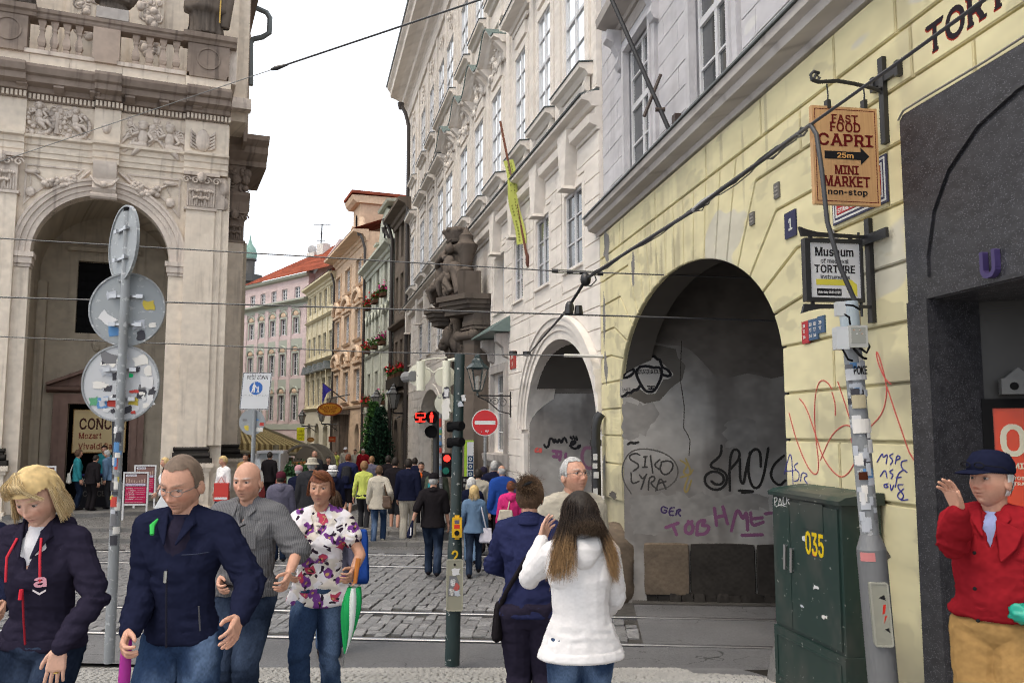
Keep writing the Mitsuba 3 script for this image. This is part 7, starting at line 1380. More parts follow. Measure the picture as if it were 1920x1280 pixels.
for i in range(900):
    p=np.array([r_.uniform(a[0]-.1,b[0]+.1),b[1]+abs(r_.normal(0,.16)),r_.uniform(-.5,.05)]);e,g=r_.normal(0,1,3),r_.normal(0,1,3);e*=.045/np.linalg.norm(e);g*=.045/np.linalg.norm(g);V+=[p-e,p+g,p+e,p-g];o=4*i;Fc+=[[o,o+1,o+2],[o,o+2,o+3]]
part(k,'foliage',F.w((np.array(V),np.array(Fc))),col(.03,.07,.03),kind='stuff')
# ---------------------------------------------------------------- people
import scipy.sparse as sps
mat('mat_skin',{'type':'twosided','bsdf':{'type':'principled','base_color':{'type':'mesh_attribute','name':'vertex_color'},'roughness':0.5,'specular':0.35}})
mat('mat_hair_tint',{'type':'twosided','bsdf':{'type':'principled','base_color':{'type':'mesh_attribute','name':'vertex_color'},'roughness':0.6,'specular':0.2}})
def cloth(n,c,amp=.35,f=55.0,rough=None):return pmat(n,lambda p,q,uv:mi.Color3f(c)*(1-amp/2+amp*fbm(p.x*f,p.y*f,p.z*f,octaves=2))*(.88+.24*fbm(p.x*5,p.y*5,p.z*5)),rough=rough)
pmat('mat_denim',lambda p,n,uv:mix((.022,.040,.085),(.10,.15,.25),smoothstep(.42,.70,fbm(p.x*7,p.y*7,p.z*2.5,octaves=4)))*(.75+.5*noise(p.x*160,p.y*160,p.z*90)))
pmat('mat_dark_denim',lambda p,n,uv:mix((.012,.018,.034),(.035,.05,.085),smoothstep(.42,.75,fbm(p.x*7,p.y*7,p.z*2.5,octaves=4)))*(.75+.5*noise(p.x*160,p.y*160,p.z*90)))
pmat('mat_light_denim',lambda p,n,uv:mix((.06,.11,.19),(.16,.24,.36),fbm(p.x*7,p.y*7,p.z*4,octaves=4)))
pmat('mat_pinstripe',lambda p,n,uv:mix((.095,.095,.102),(.15,.15,.158),smoothstep(.62,.8,dr.abs(dr.sin(p.x*300+3.0*noise(p.z*5,p.x*6,1))))))
def floral_fn(p,n,uv):
    wx,wz=p.x*15+.5*noise(p.x*30,p.z*30),p.z*15+.5*noise(p.x*30,p.z*30,4)
    a,b,r=voronoi(wx,wz);c2,d2,r2=voronoi(wx*1.9+7,wz*1.9+3);pet=noise(wx*5,wz*5,2)
    c=mix((.60,.55,.50),(.66,.63,.66),smoothstep(.3,.6,noise(wx,wz,9)))
    c=mix(c,(.16,.05,.22),smoothstep(.64,.56,a+.25*pet)*smoothstep(.45,.47,r));c=mix(c,(.42,.06,.10),smoothstep(.58,.5,a+.2*pet)*smoothstep(.80,.82,r))
    c=mix(c,(.03,.02,.035),smoothstep(.62,.64,r2)*smoothstep(.50,.42,c2+.3*pet));c=mix(c,(.68,.66,.70),smoothstep(.45,.42,r)*smoothstep(.52,.44,a+.3*pet))
    return mix(c,(.45,.30,.12),smoothstep(.14,.10,a)*smoothstep(.5,.52,r))
pmat('mat_floral',floral_fn)
cloth('mat_navy',(.012,.014,.032));cloth('mat_navy_purple',(.022,.019,.034));cloth('mat_blue_sport',(.022,.026,.072));cloth('mat_white_fleece',(.66,.645,.65),.16,90);cloth('mat_red_jacket',(.235,.013,.019),.3);cloth('mat_khaki',(.30,.18,.07),.35);cloth('mat_beige',(.47,.43,.36),.25);cloth('mat_black_cloth',(.016,.014,.016));cloth('mat_charcoal',(.03,.03,.034));cloth('mat_lime',(.50,.55,.13),.15);cloth('mat_royal',(.02,.06,.26),.2);cloth('mat_pink',(.55,.035,.17),.2);cloth('mat_stone_cloth',(.38,.35,.29),.3);cloth('mat_mauve',(.10,.095,.135),.3);cloth('mat_teal',(.03,.19,.22),.25);cloth('mat_orange_cloth',(.52,.10,.02),.2);cloth('mat_olive',(.07,.085,.065),.3);cloth('mat_shirt_blue',(.27,.31,.52),.15);cloth('mat_white_tee',(.64,.63,.66),.1)
HAIRC={'blond':(.50,.36,.17),'grey':(.36,.355,.35),'white':(.58,.57,.55),'brown':(.085,.05,.03),'dark':(.022,.017,.014),'auburn':(.13,.042,.02),'ginger':(.22,.12,.06),'short':(.14,.10,.075)}
SK=((.47,.255,.18),(.52,.31,.23),(.40,.215,.145))
def laplace(V,F,it=6,lam=.55,mu=-.57):
    n=len(V);e=np.vstack([F[:,[0,1]],F[:,[1,2]],F[:,[2,0]]]);A=sps.coo_matrix((np.ones(len(e)*2),(np.r_[e[:,0],e[:,1]],np.r_[e[:,1],e[:,0]])),(n,n)).tocsr();A.data[:]=1
    A=sps.diags(1/np.maximum(np.asarray(A.sum(1)).ravel(),1))@A
    for _ in range(it):
        V=V+lam*(A@V-V);V=V+mu*(A@V-V)
    return V
def normals(V,F):
    n=np.zeros_like(V);f=np.cross(V[F[:,1]]-V[F[:,0]],V[F[:,2]]-V[F[:,0]])
    for k in range(3):np.add.at(n,F[:,k],f)
    return n/(np.linalg.norm(n,axis=1,keepdims=True)+1e-12)
_S={}
def ell(c,r,seg=10):
    r=np.broadcast_to(np.asarray(r,float),(3,));s=_S.setdefault(seg,m3.Manifold.sphere(1,seg));return s.scale([float(x)for x in r]).translate([float(x)for x in c])
def hull(*a):return m3.Manifold.batch_hull(list(a))
def chain(pr,seg=10):e=[ell(p,r,seg)for p,r in pr];return[hull(a,b)for a,b in zip(e,e[1:])]
def union(l):return m3.Manifold.batch_boolean(l,m3.OpType.Add)
def ik(a,b,l1,l2,pole):
    a,b=np.array(a,float),np.array(b,float);d=b-a;L=np.linalg.norm(d);L2=min(L,(l1+l2)*.995);d/=L+1e-9;b=a+d*L2
    x=(l1*l1-l2*l2+L2*L2)/(2*L2);h=math.sqrt(max(l1*l1-x*x,0));p=np.array(pole,float);p-=d*(p@d);p/=np.linalg.norm(p)+1e-9
    return a+d*x+p*h,b
def rot(yaw,pitch,roll):
    y,p,r=map(math.radians,(yaw,pitch,roll));Z=np.array([[math.cos(y),math.sin(y),0],[-math.sin(y),math.cos(y),0],[0,0,1]]);X=np.array([[1,0,0],[0,math.cos(p),-math.sin(p)],[0,math.sin(p),math.cos(p)]]);Y=np.array([[math.cos(r),0,math.sin(r)],[0,1,0],[-math.sin(r),0,math.cos(r)]])
    return Z@X@Y  # pitch > 0 looks up, yaw > 0 turns to the right
_ICOH={n:vf(trimesh.creation.icosphere(n))for n in(3,4,5)}
def gs(X,Z,cx,cz,sx,sz):return np.exp(-((X-cx)/sx)**2-((Z-cz)/sz)**2)
def sstep(a,b,x):t=np.clip((x-a)/(b-a),0,1);return t*t*(3-2*t)
def head_shape(D,fem=0,full=0.0,extra=0.0):
    x,y,z=D.T;P=D*np.array([.0735+.004*full,.094,.117]);lo=sstep(.1,1,-z)
    P[:,0]*=1-(.30+.05*fem-.22*full)*lo;P[:,1]*=np.where(y<0,1-.42*lo,1);P[:,1]+=np.where(y>0,.012*sstep(.5,.95,-z)*y,0)
    P[:,0]*=1+.05*sstep(0,.6,z);X,Z=P[:,0],P[:,2];f=sstep(.15,.5,y);A=np.abs(X)
    d=.015*gs(X,Z,0,-.002,.010,.026)+.017*gs(X,Z,0,-.027,.0125,.0115)+.007*gs(A,Z,.013,-.031,.008,.008)-.012*gs(A,Z,.031,.012,.017,.011)+(.006-.003*fem)*gs(A,Z,.029,.030,.022,.008)+.003*gs(X,Z,0,.028,.012,.01)+.006*gs(A,Z,.043,-.016,.020,.018)+.006*gs(X,Z,0,-.052,.019,.006)+.007*gs(X,Z,0,-.0645,.016,.006)-.006*gs(X,Z,0,-.058,.022,.0024)+.009*gs(X,Z,0,-.094,.018,.014)-.004*gs(X,Z,0,-.078,.018,.006)-.003*gs(A,Z,.031,-.040,.006,.014)+.005*full*gs(A,Z,.04,-.055,.02,.025)
    P[:,1]+=d*f;P[:,1]=np.where(y>0,np.minimum(P[:,1],.086+.3*np.maximum(P[:,1]-.086,0)+d*f*.72),P[:,1])
    return P*(1+extra)
def hand(w,d,p,side,curl=.35,spread=.10,near=False,k=1.0):
    """five-fingered hand: wrist w, direction d, palm normal p; the thumb lies on the side t"""
    d=np.array(d,float);d/=np.linalg.norm(d);p=np.array(p,float);p-=d*(p@d);p/=np.linalg.norm(p)+1e-9;t=np.cross(d,p)*side;sg_=10 if near else 6
    Q=lambda a,b,c=0.0:np.array(w)+(d*a+t*b+p*c)*k
    out=[hull(ell(Q(0,.0),.024*k,sg_),ell(Q(.03,.022),.017*k,sg_),ell(Q(.03,-.020),.016*k,sg_)),hull(ell(Q(.03,.022),.017*k,sg_),ell(Q(.03,-.020),.016*k,sg_),ell(Q(.092,.031),.0125*k,sg_),ell(Q(.094,.010),.013*k,sg_),ell(Q(.084,-.031),.0115*k,sg_))]
    for i,(b,L,a0)in enumerate(((.030,.070,.092),(.010,.078,.096),(-.011,.072,.091),(-.030,.056,.083))):
        q,ang,yaw=Q(a0,b),0.0,spread*(1.2-.8*i);pr=[(q,.0098*k)]
        for L_,c_ in((.45,.55),(.31,.75),(.24,.45)):
            ang+=curl*c_*(1.2+.12*i);dd=d*math.cos(ang)*math.cos(yaw)+t*math.sin(yaw)+p*math.sin(ang);q=q+dd*(L*L_*k);pr.append((q,(.0090-.0006*len(pr))*k))
        out+=chain(pr,sg_)
    q=Q(.022,.028,.004);o=.75-.3*curl;pr=[(q,.0135*k),(Q(.050,.028+.028*o,.012+.012*curl),.0115*k),(Q(.078,.032+.042*o,.016+.03*curl),.0095*k),(Q(.098,.034+.046*o-.01*curl,.018+.04*curl),.0080*k)]
    return union(out+chain(pr,sg_))
stats=[]
def person(lab,u,vt,y,hd=0,fem=0,fat=1.0,top=('mat_navy',1.0,.86,.022),bot=('mat_denim',0.0,.012),hair=('dark','short'),skin=0,walk=.0,lean=0,head=(0,0,0),hands=None,near=0,hat=None,belly=0,coat=None,hood=False,shoes='mat_black_cloth',seed=0,hatz=0.0,full=.2,collar=0,off=(0,0),curl=.35,pole=((-.35,-1,-.2),(.35,-1,-.2)),hs=1.0,wk=1.0,rib=0,palm=None,inner=None,group='people in the street',squint=0,hipx=0,gr=None):
    g=pt(u,vt,y);base=np.array([g[0]+off[0],y+off[1],0]);base[2]=float(gz(base[0],base[1]))if y<18.3 else(.16 if(base[0]<-6.4 and y>19.5)else 0.0)
    if gr is not None:base[2]=gr
    H_=g[2]-base[2]-hatz;k=H_/1.75;stats.append((lab[:32],round(H_,2)))
    th=math.radians(hd);R=np.array([[math.cos(th),math.sin(th),0],[-math.sin(th),math.cos(th),0],[0,0,1]])
    Wd=lambda V:(np.asarray(V)*k)@R.T+base
    lo=lambda p:((np.asarray(p)-base)@R)/k
    T_=thing('person',lab,'person',group)
    la=math.radians(lean);piv=np.array([0,0,.95]);LR=np.array([[1,0,0],[0,math.cos(la),math.sin(la)],[0,-math.sin(la),math.cos(la)]])
    B=lambda*p:(np.array(p,float)-piv)@LR.T+piv
    sw=.155 if fem else .170;wf=fat
    sh=[B(-sw,-.01,1.415),B(sw,-.01,1.415)];hip=[np.array([-.085+hipx,0,.91]),np.array([.085+hipx,0,.91])]
    st=walk;feet=[np.array([-.085+hipx*.5,.30*st,.085+(.02 if st>0 else 0)]),np.array([.085+hipx*.5,-.34*st,.085+.10*abs(st)])]
    kn=[]
    for i in(0,1):m,f=ik(hip[i],feet[i],.425,.425,(0,1,0));kn.append(m);feet[i]=f
    if hands is None:hands=[(-.26,.05-.22*st,.80),(.26,.05+.22*st,.80)]
    el,wr=[],[]
    for i in(0,1):
        hp=lo(hands[i])if isinstance(hands[i],np.ndarray)else np.array(hands[i],float)
        m,f=ik(sh[i],hp,.285,.255,pole[i]);el.append(m);wr.append(f)
    nb,hc=B(0,-.015,1.47),B(0,.018,1.633);HR=LR@rot(*head)*hs;hc=hc-[0,0,.09*(hs-1)]
    sg_=14 if near else 8
    bw=np.array([wf,wf,1.0])
    def torso(e,z0=.90,arms=True,sl=1.0,cuffs=.0,zt=1.0):
        L=[(B(0+hipx,0+.0,max(z0,.90)),np.array([.172+.016*fem,.116,.05])*bw+e),(B(0,.01*belly,1.07),np.array([.132-.008*fem,.098+.05*belly,.08])*bw+e),(B(0,.005+.012*fem,1.26),np.array([.150-.012*fem,.106+.016*fem,.09])*bw+e),(B(0,-.012,1.385),np.array([.150-.01*fem,.080,.055])*bw+e)]
        if z0<.90:L=[(B(hipx,0,z0),np.array([.182+.018*fem,.124,.012])*bw+e*1.2)]+L
        out=[hull(ell(*a,sg_),ell(*b,sg_))for a,b in zip(L,L[1:])]
        s=[ell(q,.056*(.9+.1*wf)+e,sg_)for q in sh];out.append(hull(*s,ell(*L[-1],sg_),ell(nb,.052+e*.7,sg_)))
        for i in(0,1):out.append(hull(s[i],ell(B((-.10,.10)[i],0,1.28),np.array([.06,.09,.07])*bw+e,sg_)))
        if arms:
            for i in(0,1):
                A=[(sh[i],.055*(.85+.15*wf)+e),(el[i]*.5+sh[i]*.5,.049*(.85+.15*wf)+e),(el[i],.041+e),(el[i]*.45+wr[i]*.55,.038+e),(wr[i]*.94+el[i]*.06,.028+e*(1-cuffs))]
                if sl<1:n_=3 if sl>.45 else 2;A=A[:n_];A[-1]=(A[-1][0],A[-1][1]+.006)if sl<.9 else A[-1]
                out+=chain(A,sg_)
        return out
    def finish(ms,ln,it=6,wr_=0.0,fq=9.0,sd=0,sm=True):
        m=union(ms)if isinstance(ms,list)else ms
        V,F=unman(m.refine_to_length(ln));V=laplace(V,F,it)
        if wr_:
            N=normals(V,F);q=V*np.array([fq*.8,fq*.8,fq*1.7])+sd;w=meshkit.fbm(q+1.2*meshkit.noise(V*5+sd)[:,None],3,3);rid=1-2*np.abs(w-.5)*2
            je=sum(np.exp(-np.sum((V-p)**2,1)/.012)for p in el)+.7*sum(np.exp(-np.sum((V-p)**2,1)/.012)for p in kn)+.6*np.exp(-((V[:,2]-.98)/.08)**2)+.5
            V=V+N*(wr_*(rid-.35)*je)[:,None]
        return V,F
    # the body: one surface
    leg=[]
    for i in(0,1):leg+=chain([(hip[i]+[0,.0,-.02],.088*wf),(kn[i]*.5+hip[i]*.5,.074*wf),(kn[i],.052),(kn[i]*.62+feet[i]*.38+[0,-.012,0],.051),(feet[i]+[0,0,.02],.034)],sg_)+[hull(ell(feet[i]+[0,-.02,-.03],.034,sg_),ell(feet[i]+[0,.13,-.05],.028,sg_))]
    bm=union(torso(-.004)+leg+[hull(ell(nb-[0,0,.03],.060,sg_),ell(hc+HR@np.array([0,-.018,-.055]),.050+.008*(not fem),sg_))]+[hull(ell(B(hipx,0,.93),np.array([.15,.105,.08])*bw,sg_),ell(hip[0],.09,sg_),ell(hip[1],.09,sg_))])
    V,F=finish(bm,.03 if near else .07,6);bm=man((V,F))
    hm=[]
    for i in(0,1):
        d=wr[i]-el[i];side=(-1,1)[i]
        pn=np.array([-side,.25,0.0])if palm is None else np.array(palm[i],float);hm.append(hand(wr[i],d if palm is None or len(palm)<4 else palm[2+i],pn,side if palm is None or len(palm)<6 else palm[4+i],curl if not isinstance(curl,tuple)else curl[i],.10,near>0,1.0))
    if near:
        for i in(0,1):
            hV,hF=unman(hm[i].refine_to_length(.006));hm[i]=man((laplace(hV,hF,3),hF))
    D,hF=_ICOH[5 if near else 3];hV=head_shape(D,fem,full)@HR.T+hc
    ears=[ell((0,0,0),(.011,.026,.032),10).rotate([0,-12*s,0]).translate([s*.076,-.010,-.008])for s in(-1,1)]
    lids=[]
    if near:lids=[ell((s*.031,.0715,.0165),(.0155,.012,.0075),10)for s in(-1,1)]+[ell((s*.031,.0705,.0035),(.015,.011,.0065),10)for s in(-1,1)]
    M4=np.c_[HR,hc];ex=[e.transform(M4)for e in ears+lids]
    bm=union([bm,man((hV,hF))]+hm+ex);V,F=unman(bm)
    q=(V-hc)@HR/hs**2;c0=np.array(SK[skin]);C=np.tile(c0,(len(V),1));inh=(np.abs(q[:,2])<.13)&(np.linalg.norm(q[:,:2],axis=1)<.14)&(q[:,1]>.02);A=np.abs(q[:,0])
    def tint(w,c):C[:]=C*(1-(w*inh)[:,None])+np.array(c)*(w*inh)[:,None]
    hcx=np.array(HAIRC[hair[0]])
    C*=(1+.16*(meshkit.fbm(V*18,2)-.5)+.14*(meshkit.noise(V*160)-.5))[:,None]
    tint(.45*gs(A,q[:,2],.04,-.025,.025,.022),c0*[1.05,.72,.68]);tint(.4*gs(A,q[:,2],0,-.028,.016,.014),c0*[1.05,.74,.70]);tint(.75*gs(A,q[:,2],0,-.0585,.021,.0085),(.36,.13,.115)if fem else c0*[.85,.6,.58])
    tint(.65*gs(A,q[:,2],0,-.0578,.019,.0017),(.10,.04,.035));tint(.8*gs(A,q[:,2],.032,.0335,.018,.0042),hcx*.7 if near or 1 else 0)
    if not fem:tint(.28*sstep(-.035,-.06,q[:,2]),c0*[.72,.78,.82])
    tint(.7*gs(A,q[:,2],.031,.0160,.014,.0022),(.06,.04,.035));tint(.35*gs(A,q[:,2],.031,.004,.013,.002),(.2,.12,.1))
    part(T_,'body',(Wd(V),F),'mat_skin',smooth=True,color=np.clip(C,0,1))
    if near:
        for s in(-1,1):
            eb=part(T_,'eye',(Wd(np.asarray(_ICO[2][0])*[.0125,.0096,.0075]@HR.T+(hc+HR@np.array([s*.031,.0725,.0105]))),_ICO[2][1]),col(.33,.31,.30,.25),smooth=True)
            part(eb,'iris',(Wd(np.asarray(_ICO[1][0])*[.0066,.0025,.0066]@HR.T+(hc+HR@np.array([s*.031,.0812,.0102]))),_ICO[1][1]),col(.035,.03,.03,.2),smooth=True)
    ln=.0135 if near else .05;wq=(.0165 if near else .008)*wk
    # trousers, shoes, top
    bma,cut,be=bot[:3]
    lg=[]
    for i in(0,1):
        e=be;a=[(hip[i]+[0,0,-.02],.092*wf+e),(kn[i]*.5+hip[i]*.5,.078*wf+e),(kn[i],.058+e),(kn[i]*.55+feet[i]*.45+[0,-.01,0],.056+e),(feet[i]+[0,-.005,.0],.050+e*1.3)]
        if cut:a=a[:3];a[-1]=(kn[i]*(1-.0)+[0,0,-.03 if cut<.5 else .08],a[-1][1]+.02)
        lg+=chain(a,sg_)
        part(T_,'shoe',[(Wd(v),f)for v,f in[unman(hull(ell(feet[i]+[0,-.045,-.035],.04,8),ell(feet[i]+[0,.09,-.045],(.046,.05,.036),8),ell(feet[i]+[0,.165,-.055],(.036,.035,.026),8),ell(feet[i]+[0,-.01,.01],.042,8)).trim_by_plane([0,0,1],float(feet[i][2]-.085)))]][0],shoes,smooth=45)
    lg+=[hull(ell(B(hipx,0,.93),np.array([.152+.012*fem,.108+.01*fem,.08])*bw+be,sg_),ell(hip[0]+[0,-.01,0],.093*wf+be,sg_),ell(hip[1]+[0,-.01,0],.093*wf+be,sg_)),hull(ell(B(hipx,0,.93),np.array([.152,.108,.08])*bw+be,sg_),ell(B(0,0,1.0),np.array([.135,.095,.02])*bw+be*.5,sg_))]
    V,F=finish(lg,ln,5,wq*.8,8,seed+3);part(T_,'skirt' if cut>1 else('shorts' if cut else 'trousers'),(Wd(V),F),bma,smooth=True)
    tma,sl,hem,te=top[:4]
    tp=torso(te,hem,True,sl,.35);tp.append(hull(ell(nb,.058+te*.5,sg_),ell(nb+LR@np.array([0,.0,.03]),.056+te*.4,sg_)))
    m=union(tp).trim_by_plane([0,0,1],hem-.012)
    nk=hull(ell(nb+LR@np.array([0,.045,.045]),.052,sg_),ell(nb+LR@np.array([0,.02,.10]),.07,sg_))
    if collar>=0:m=m-nk
    if collar>1:m=m-hull(ell(nb+LR@np.array([0,.11,-.0]),.045,sg_),ell(nb+LR@np.array([0,.16,-.045*collar]),(.012,.08,.02),sg_),ell(nb+LR@np.array([0,.16,.05]),.05,sg_))
    V,F=finish(m,ln,5,wq,11,seed);tk=part(T_,'top',(Wd(V),F),tma,smooth=True)
    if near and rib:
        V,F=finish(union(torso(te+.006,hem,False)).trim_by_plane([0,0,1],hem-.014).trim_by_plane([0,0,-1],-(hem+.045)),.02,1);part(T_,'waistband',(Wd(V),F),tma,smooth=60)
        for i in(0,1):
            a_=wr[i]-el[i];V,F=finish(chain([(wr[i]-a_*.12,.031+te*.7),(wr[i]-a_*.02,.029+te*.6)],16),.012,1);part(T_,'cuff',(Wd(V),F),tma,smooth=60)
    if collar in(1,2,3):
        V,F=finish([hull(ell(nb+LR@np.array([0,-.02,-.0]),(.068+te,.06+te,.02),16),ell(nb+LR@np.array([0,-.014,.042]),(.066+te*.6,.062+te*.5,.012),16))-hull(ell(nb+LR@np.array([0,.012,-.02]),(.062,.06,.03),16),ell(nb+LR@np.array([0,.03,.09]),(.075,.085,.03),16))-hull(ell(nb+LR@np.array([0,.09,-.05]),.03,8),ell(nb+LR@np.array([0,.12,.08]),.055,8))],.014 if near else .04,2);part(T_,'collar',(Wd(V),F),tma,smooth=True)
    if collar in(2,3)and near:
        w_=.006 if collar==3 else .004
        for s in(-1,1):
            c_=[nb+LR@np.array(p)for p in((s*.050,-.02,.050),(s*.066,.035,.038),(s*.094,.030,-.005),(s*.080,.098,-.020),(s*.028,.150,-.095),(s*.046,.085,.005))]
            if collar==2:c_[4]=nb+LR@np.array([s*.05,.128,-.055])
            V,F=finish([hull(*[ell(p,w_,8)for p in(c_[0],c_[1],c_[2])]),hull(*[ell(p,w_,8)for p in(c_[1],c_[2],c_[3],c_[5])]),hull(*[ell(p,w_,8)for p in(c_[3],c_[4],c_[5])])],.012,1);part(T_,'lapel',(Wd(V),F),tma,smooth=True)
    if hood:
        V,F=finish([hull(ell(nb+LR@np.array([-.085,-.055,-.0]),(.045,.045,.05),sg_),ell(nb+LR@np.array([0,-.105,-.045]),(.075,.05,.085),sg_)),hull(ell(nb+LR@np.array([.085,-.055,-.0]),(.045,.045,.05),sg_),ell(nb+LR@np.array([0,-.105,-.045]),(.075,.05,.085),sg_)),hull(ell(nb+LR@np.array([-.085,.02,-.01]),.028,sg_),ell(nb+LR@np.array([-.085,-.055,.0]),.042,sg_)),hull(ell(nb+LR@np.array([.085,.02,-.01]),.028,sg_),ell(nb+LR@np.array([.085,-.055,.0]),.042,sg_))],.014 if near else .05,5,.012 if near else 0,12,seed+9);part(T_,'hood',(Wd(V),F),tma,smooth=True)
    if inner:
        V,F=finish([hull(ell(B(0,.055,1.40),(.075,.045,.05),sg_),ell(B(0,.04,1.22),(.06,.075,.06),sg_)),hull(ell(B(0,.055,1.40),(.075,.045,.05),sg_),ell(nb,.06,sg_))],.02 if near else .05,4);part(T_,'undershirt',(Wd(V),F),inner,smooth=True)
    # hair
    hk=hair[1]
    if hk!='none':
        D,hF=_ICOH[4 if near else 3];P=head_shape(D,fem,full);th_={'short':.010,'ring':.007,'bob':.022,'long':.014,'bun':.016,'crop':.004}[hk]
        nn=meshkit.fbm(P*np.array([60,60,22])+seed,3);P=P+D*(th_*(.65+.8*nn))[:,None]+np.array([0,-.004,.004])
        x,yy,z=D.T;line={'short':.42,'crop':.66,'bob':.45,'long':.52,'bun':.5,'ring':9}[hk]
        front=line-.12*(1-np.abs(x))*(fem>0)
        keep=(z>front)|((yy<.38-.25*(z<-.1))&(z>np.where(yy<-.3,-.62 if hk not in('bob',)else-.8,-.25-.35*(hk in('bob','long')))))
        if hk=='ring':keep=(z<.42+.1*nn)&(z>-.55)&(yy<.10)
        f=hF[keep[hF].all(1)];tint_=np.tile(hcx,(len(P),1))*(.65+.7*meshkit.fbm(P*np.array([90,90,20])+5,2))[:,None]
        hh=part(T_,'hair',(Wd(P@HR.T+hc),f),'mat_hair_tint',smooth=True,color=np.clip(tint_,0,1))
    if hat:
        kind,hma=hat
        pr={'cap':[(.086,.035),(.094,.045),(.092,.085),(.07,.125),(.03,.14),(0,.142)],'bucket':[(.135,.02),(.138,.03),(.10,.055),(.093,.07),(.088,.13),(.06,.15),(0,.155)],'brim':[(.13,.028),(.132,.036),(.10,.06),(.094,.07),(.092,.14),(.07,.165),(0,.16)],'beanie':[(.088,.01),(.095,.03),(.097,.08),(.075,.13),(.03,.15),(0,.152)]}[kind]
        m=lathe(pr,24);V=m[0]*[1,1.16,1]
        ms=[(V,m[1])]
        if kind=='cap':ms.append(unman(hull(ell((0,.10,.038),(.078,.02,.008),12),ell((0,.165,.026),(.055,.03,.006),12))))
        hm_=cat(ms);part(T_,'hat',(Wd(hm_[0]@HR.T+hc),hm_[1]),hma,smooth=50)
        if kind=='brim':b_=lathe([(.096,.058),(.0975,.06),(.0965,.08),(.095,.082)],24);part(T_,'hat_band',(Wd((b_[0]*[1,1.16,1])@HR.T+hc),b_[1]),INK)
    return dict(key=T_,W=Wd,hc=hc,HR=HR,wr=wr,el=el,nb=nb,sh=sh,LR=LR,B=B,k=k,te=te,lo=lo,hip=hip,R=R)
def strands(q,n,path,r,ma_cols,seed,name='hair_strands',tips=None):
    """loose hair: n thin tubes along path(rng) -> points in head coordinates"""
    r_=np.random.default_rng(seed);Vs,Fs,Cs,o=[],[],[],0
    for i in range(n):
        P=path(r_);m=tube(P,np.linspace(r,r*.35,len(P)),3,cap=False);c=np.array(ma_cols[r_.integers(len(ma_cols))])*r_.uniform(.75,1.25);t=np.repeat(np.linspace(0,1,len(P)),3)[:,None]
        Cs.append(np.tile(c,(len(m[0]),1))if tips is None else c*(1-sstep(.70,.95,t))+np.array(tips)*r_.uniform(.7,1.2)*sstep(.70,.95,t));Vs.append(m[0]);Fs.append(m[1]+o);o+=len(m[0])
    V=np.vstack(Vs)@q['HR'].T+q['hc'];part(q['key'],name,(q['W'](V),np.vstack(Fs)),'mat_hair_tint',smooth=True,kind='stuff',color=np.clip(np.vstack(Cs),0,1))
def lock(a,z0,fall,out=.0,n=10,wob=.006,rx=.085,ry=.103,rz=.125,back=0.0,sweep=.0):
    """a lock from the crown over the head and down"""
    def path(r_):
        az=r_.uniform(*a);st=r_.uniform(.0,.42);pts_=[];fl=fall*r_.uniform(.62,1.12);sc_=1+r_.normal(0,.008);of_=r_.normal(0,wob*1.4,3);wv_=r_.normal(0,wob*.5,3);ph_=r_.uniform(0,6)
        for t in np.linspace(0,1,n):
            po=st+(PI/2+.05-st)*min(t/.5,1);P=np.array([rx*math.sin(po)*math.sin(az+sweep*t),ry*math.sin(po)*math.cos(az+sweep*t),rz*math.cos(po)])
            if t>.5:s=(t-.5)/.5;P=P+[out*s*math.sin(az),out*s*math.cos(az)-back*s,-fl*s]
            pts_.append(P*sc_+of_*t+wv_*math.sin(t*7+ph_)*t)
        return np.array(pts_)
    return path
def glasses(q,ma,y0=.098,frame=True,low=.0):
    t=np.linspace(0,2*PI,15);ms=[]
    for s in(-1,1):
        ms.append(tube(np.c_[s*.032+.0235*np.cos(t),y0-.004*np.cos(t)*s,.006-low+.0135*np.sin(t)],.0013,5,cap=False));ms.append(tube([(s*.056,y0-.004,.010),(s*.077,.06,.012),(s*.080,-.01,.008)],.0016,5))
    ms.append(tube([(-.009,y0,.010),(0,y0+.004,.012),(.009,y0,.010)],.0013,5));m=cat(ms);part(q['key'],'glasses',(q['W'](m[0]@q['HR'].T+q['hc']),m[1]),ma,smooth=True)
def bag(lab,q,c,size,ma,strap=None,cat_='handbag',name='handbag',sd=1):
    k=thing(name,lab,cat_);w,d,h=size;V,F=unman(hull(ell((-w*.4,0,-h*.35),(w*.14,d*.5,h*.14),10),ell((w*.4,0,-h*.35),(w*.14,d*.5,h*.14),10),ell((-w*.32,0,h*.4),(w*.1,d*.25,h*.08),10),ell((w*.32,0,h*.4),(w*.1,d*.25,h*.08),10)).refine_to_length(w/8));V=V+normals(V,F)*(.08*w*(meshkit.fbm(V*12+sd,3)-.5))[:,None]
    part(k,'pouch',(q['W'](V+np.array(c)),F),ma,smooth=True)
    if strap:part(k,'strap',(lambda m:(q['W'](m[0]),m[1]))(tube(strap,.014,6)),ma,smooth=True)
    return k
# ---------------------------------------------------------------- the foreground
SKD=HAIRC
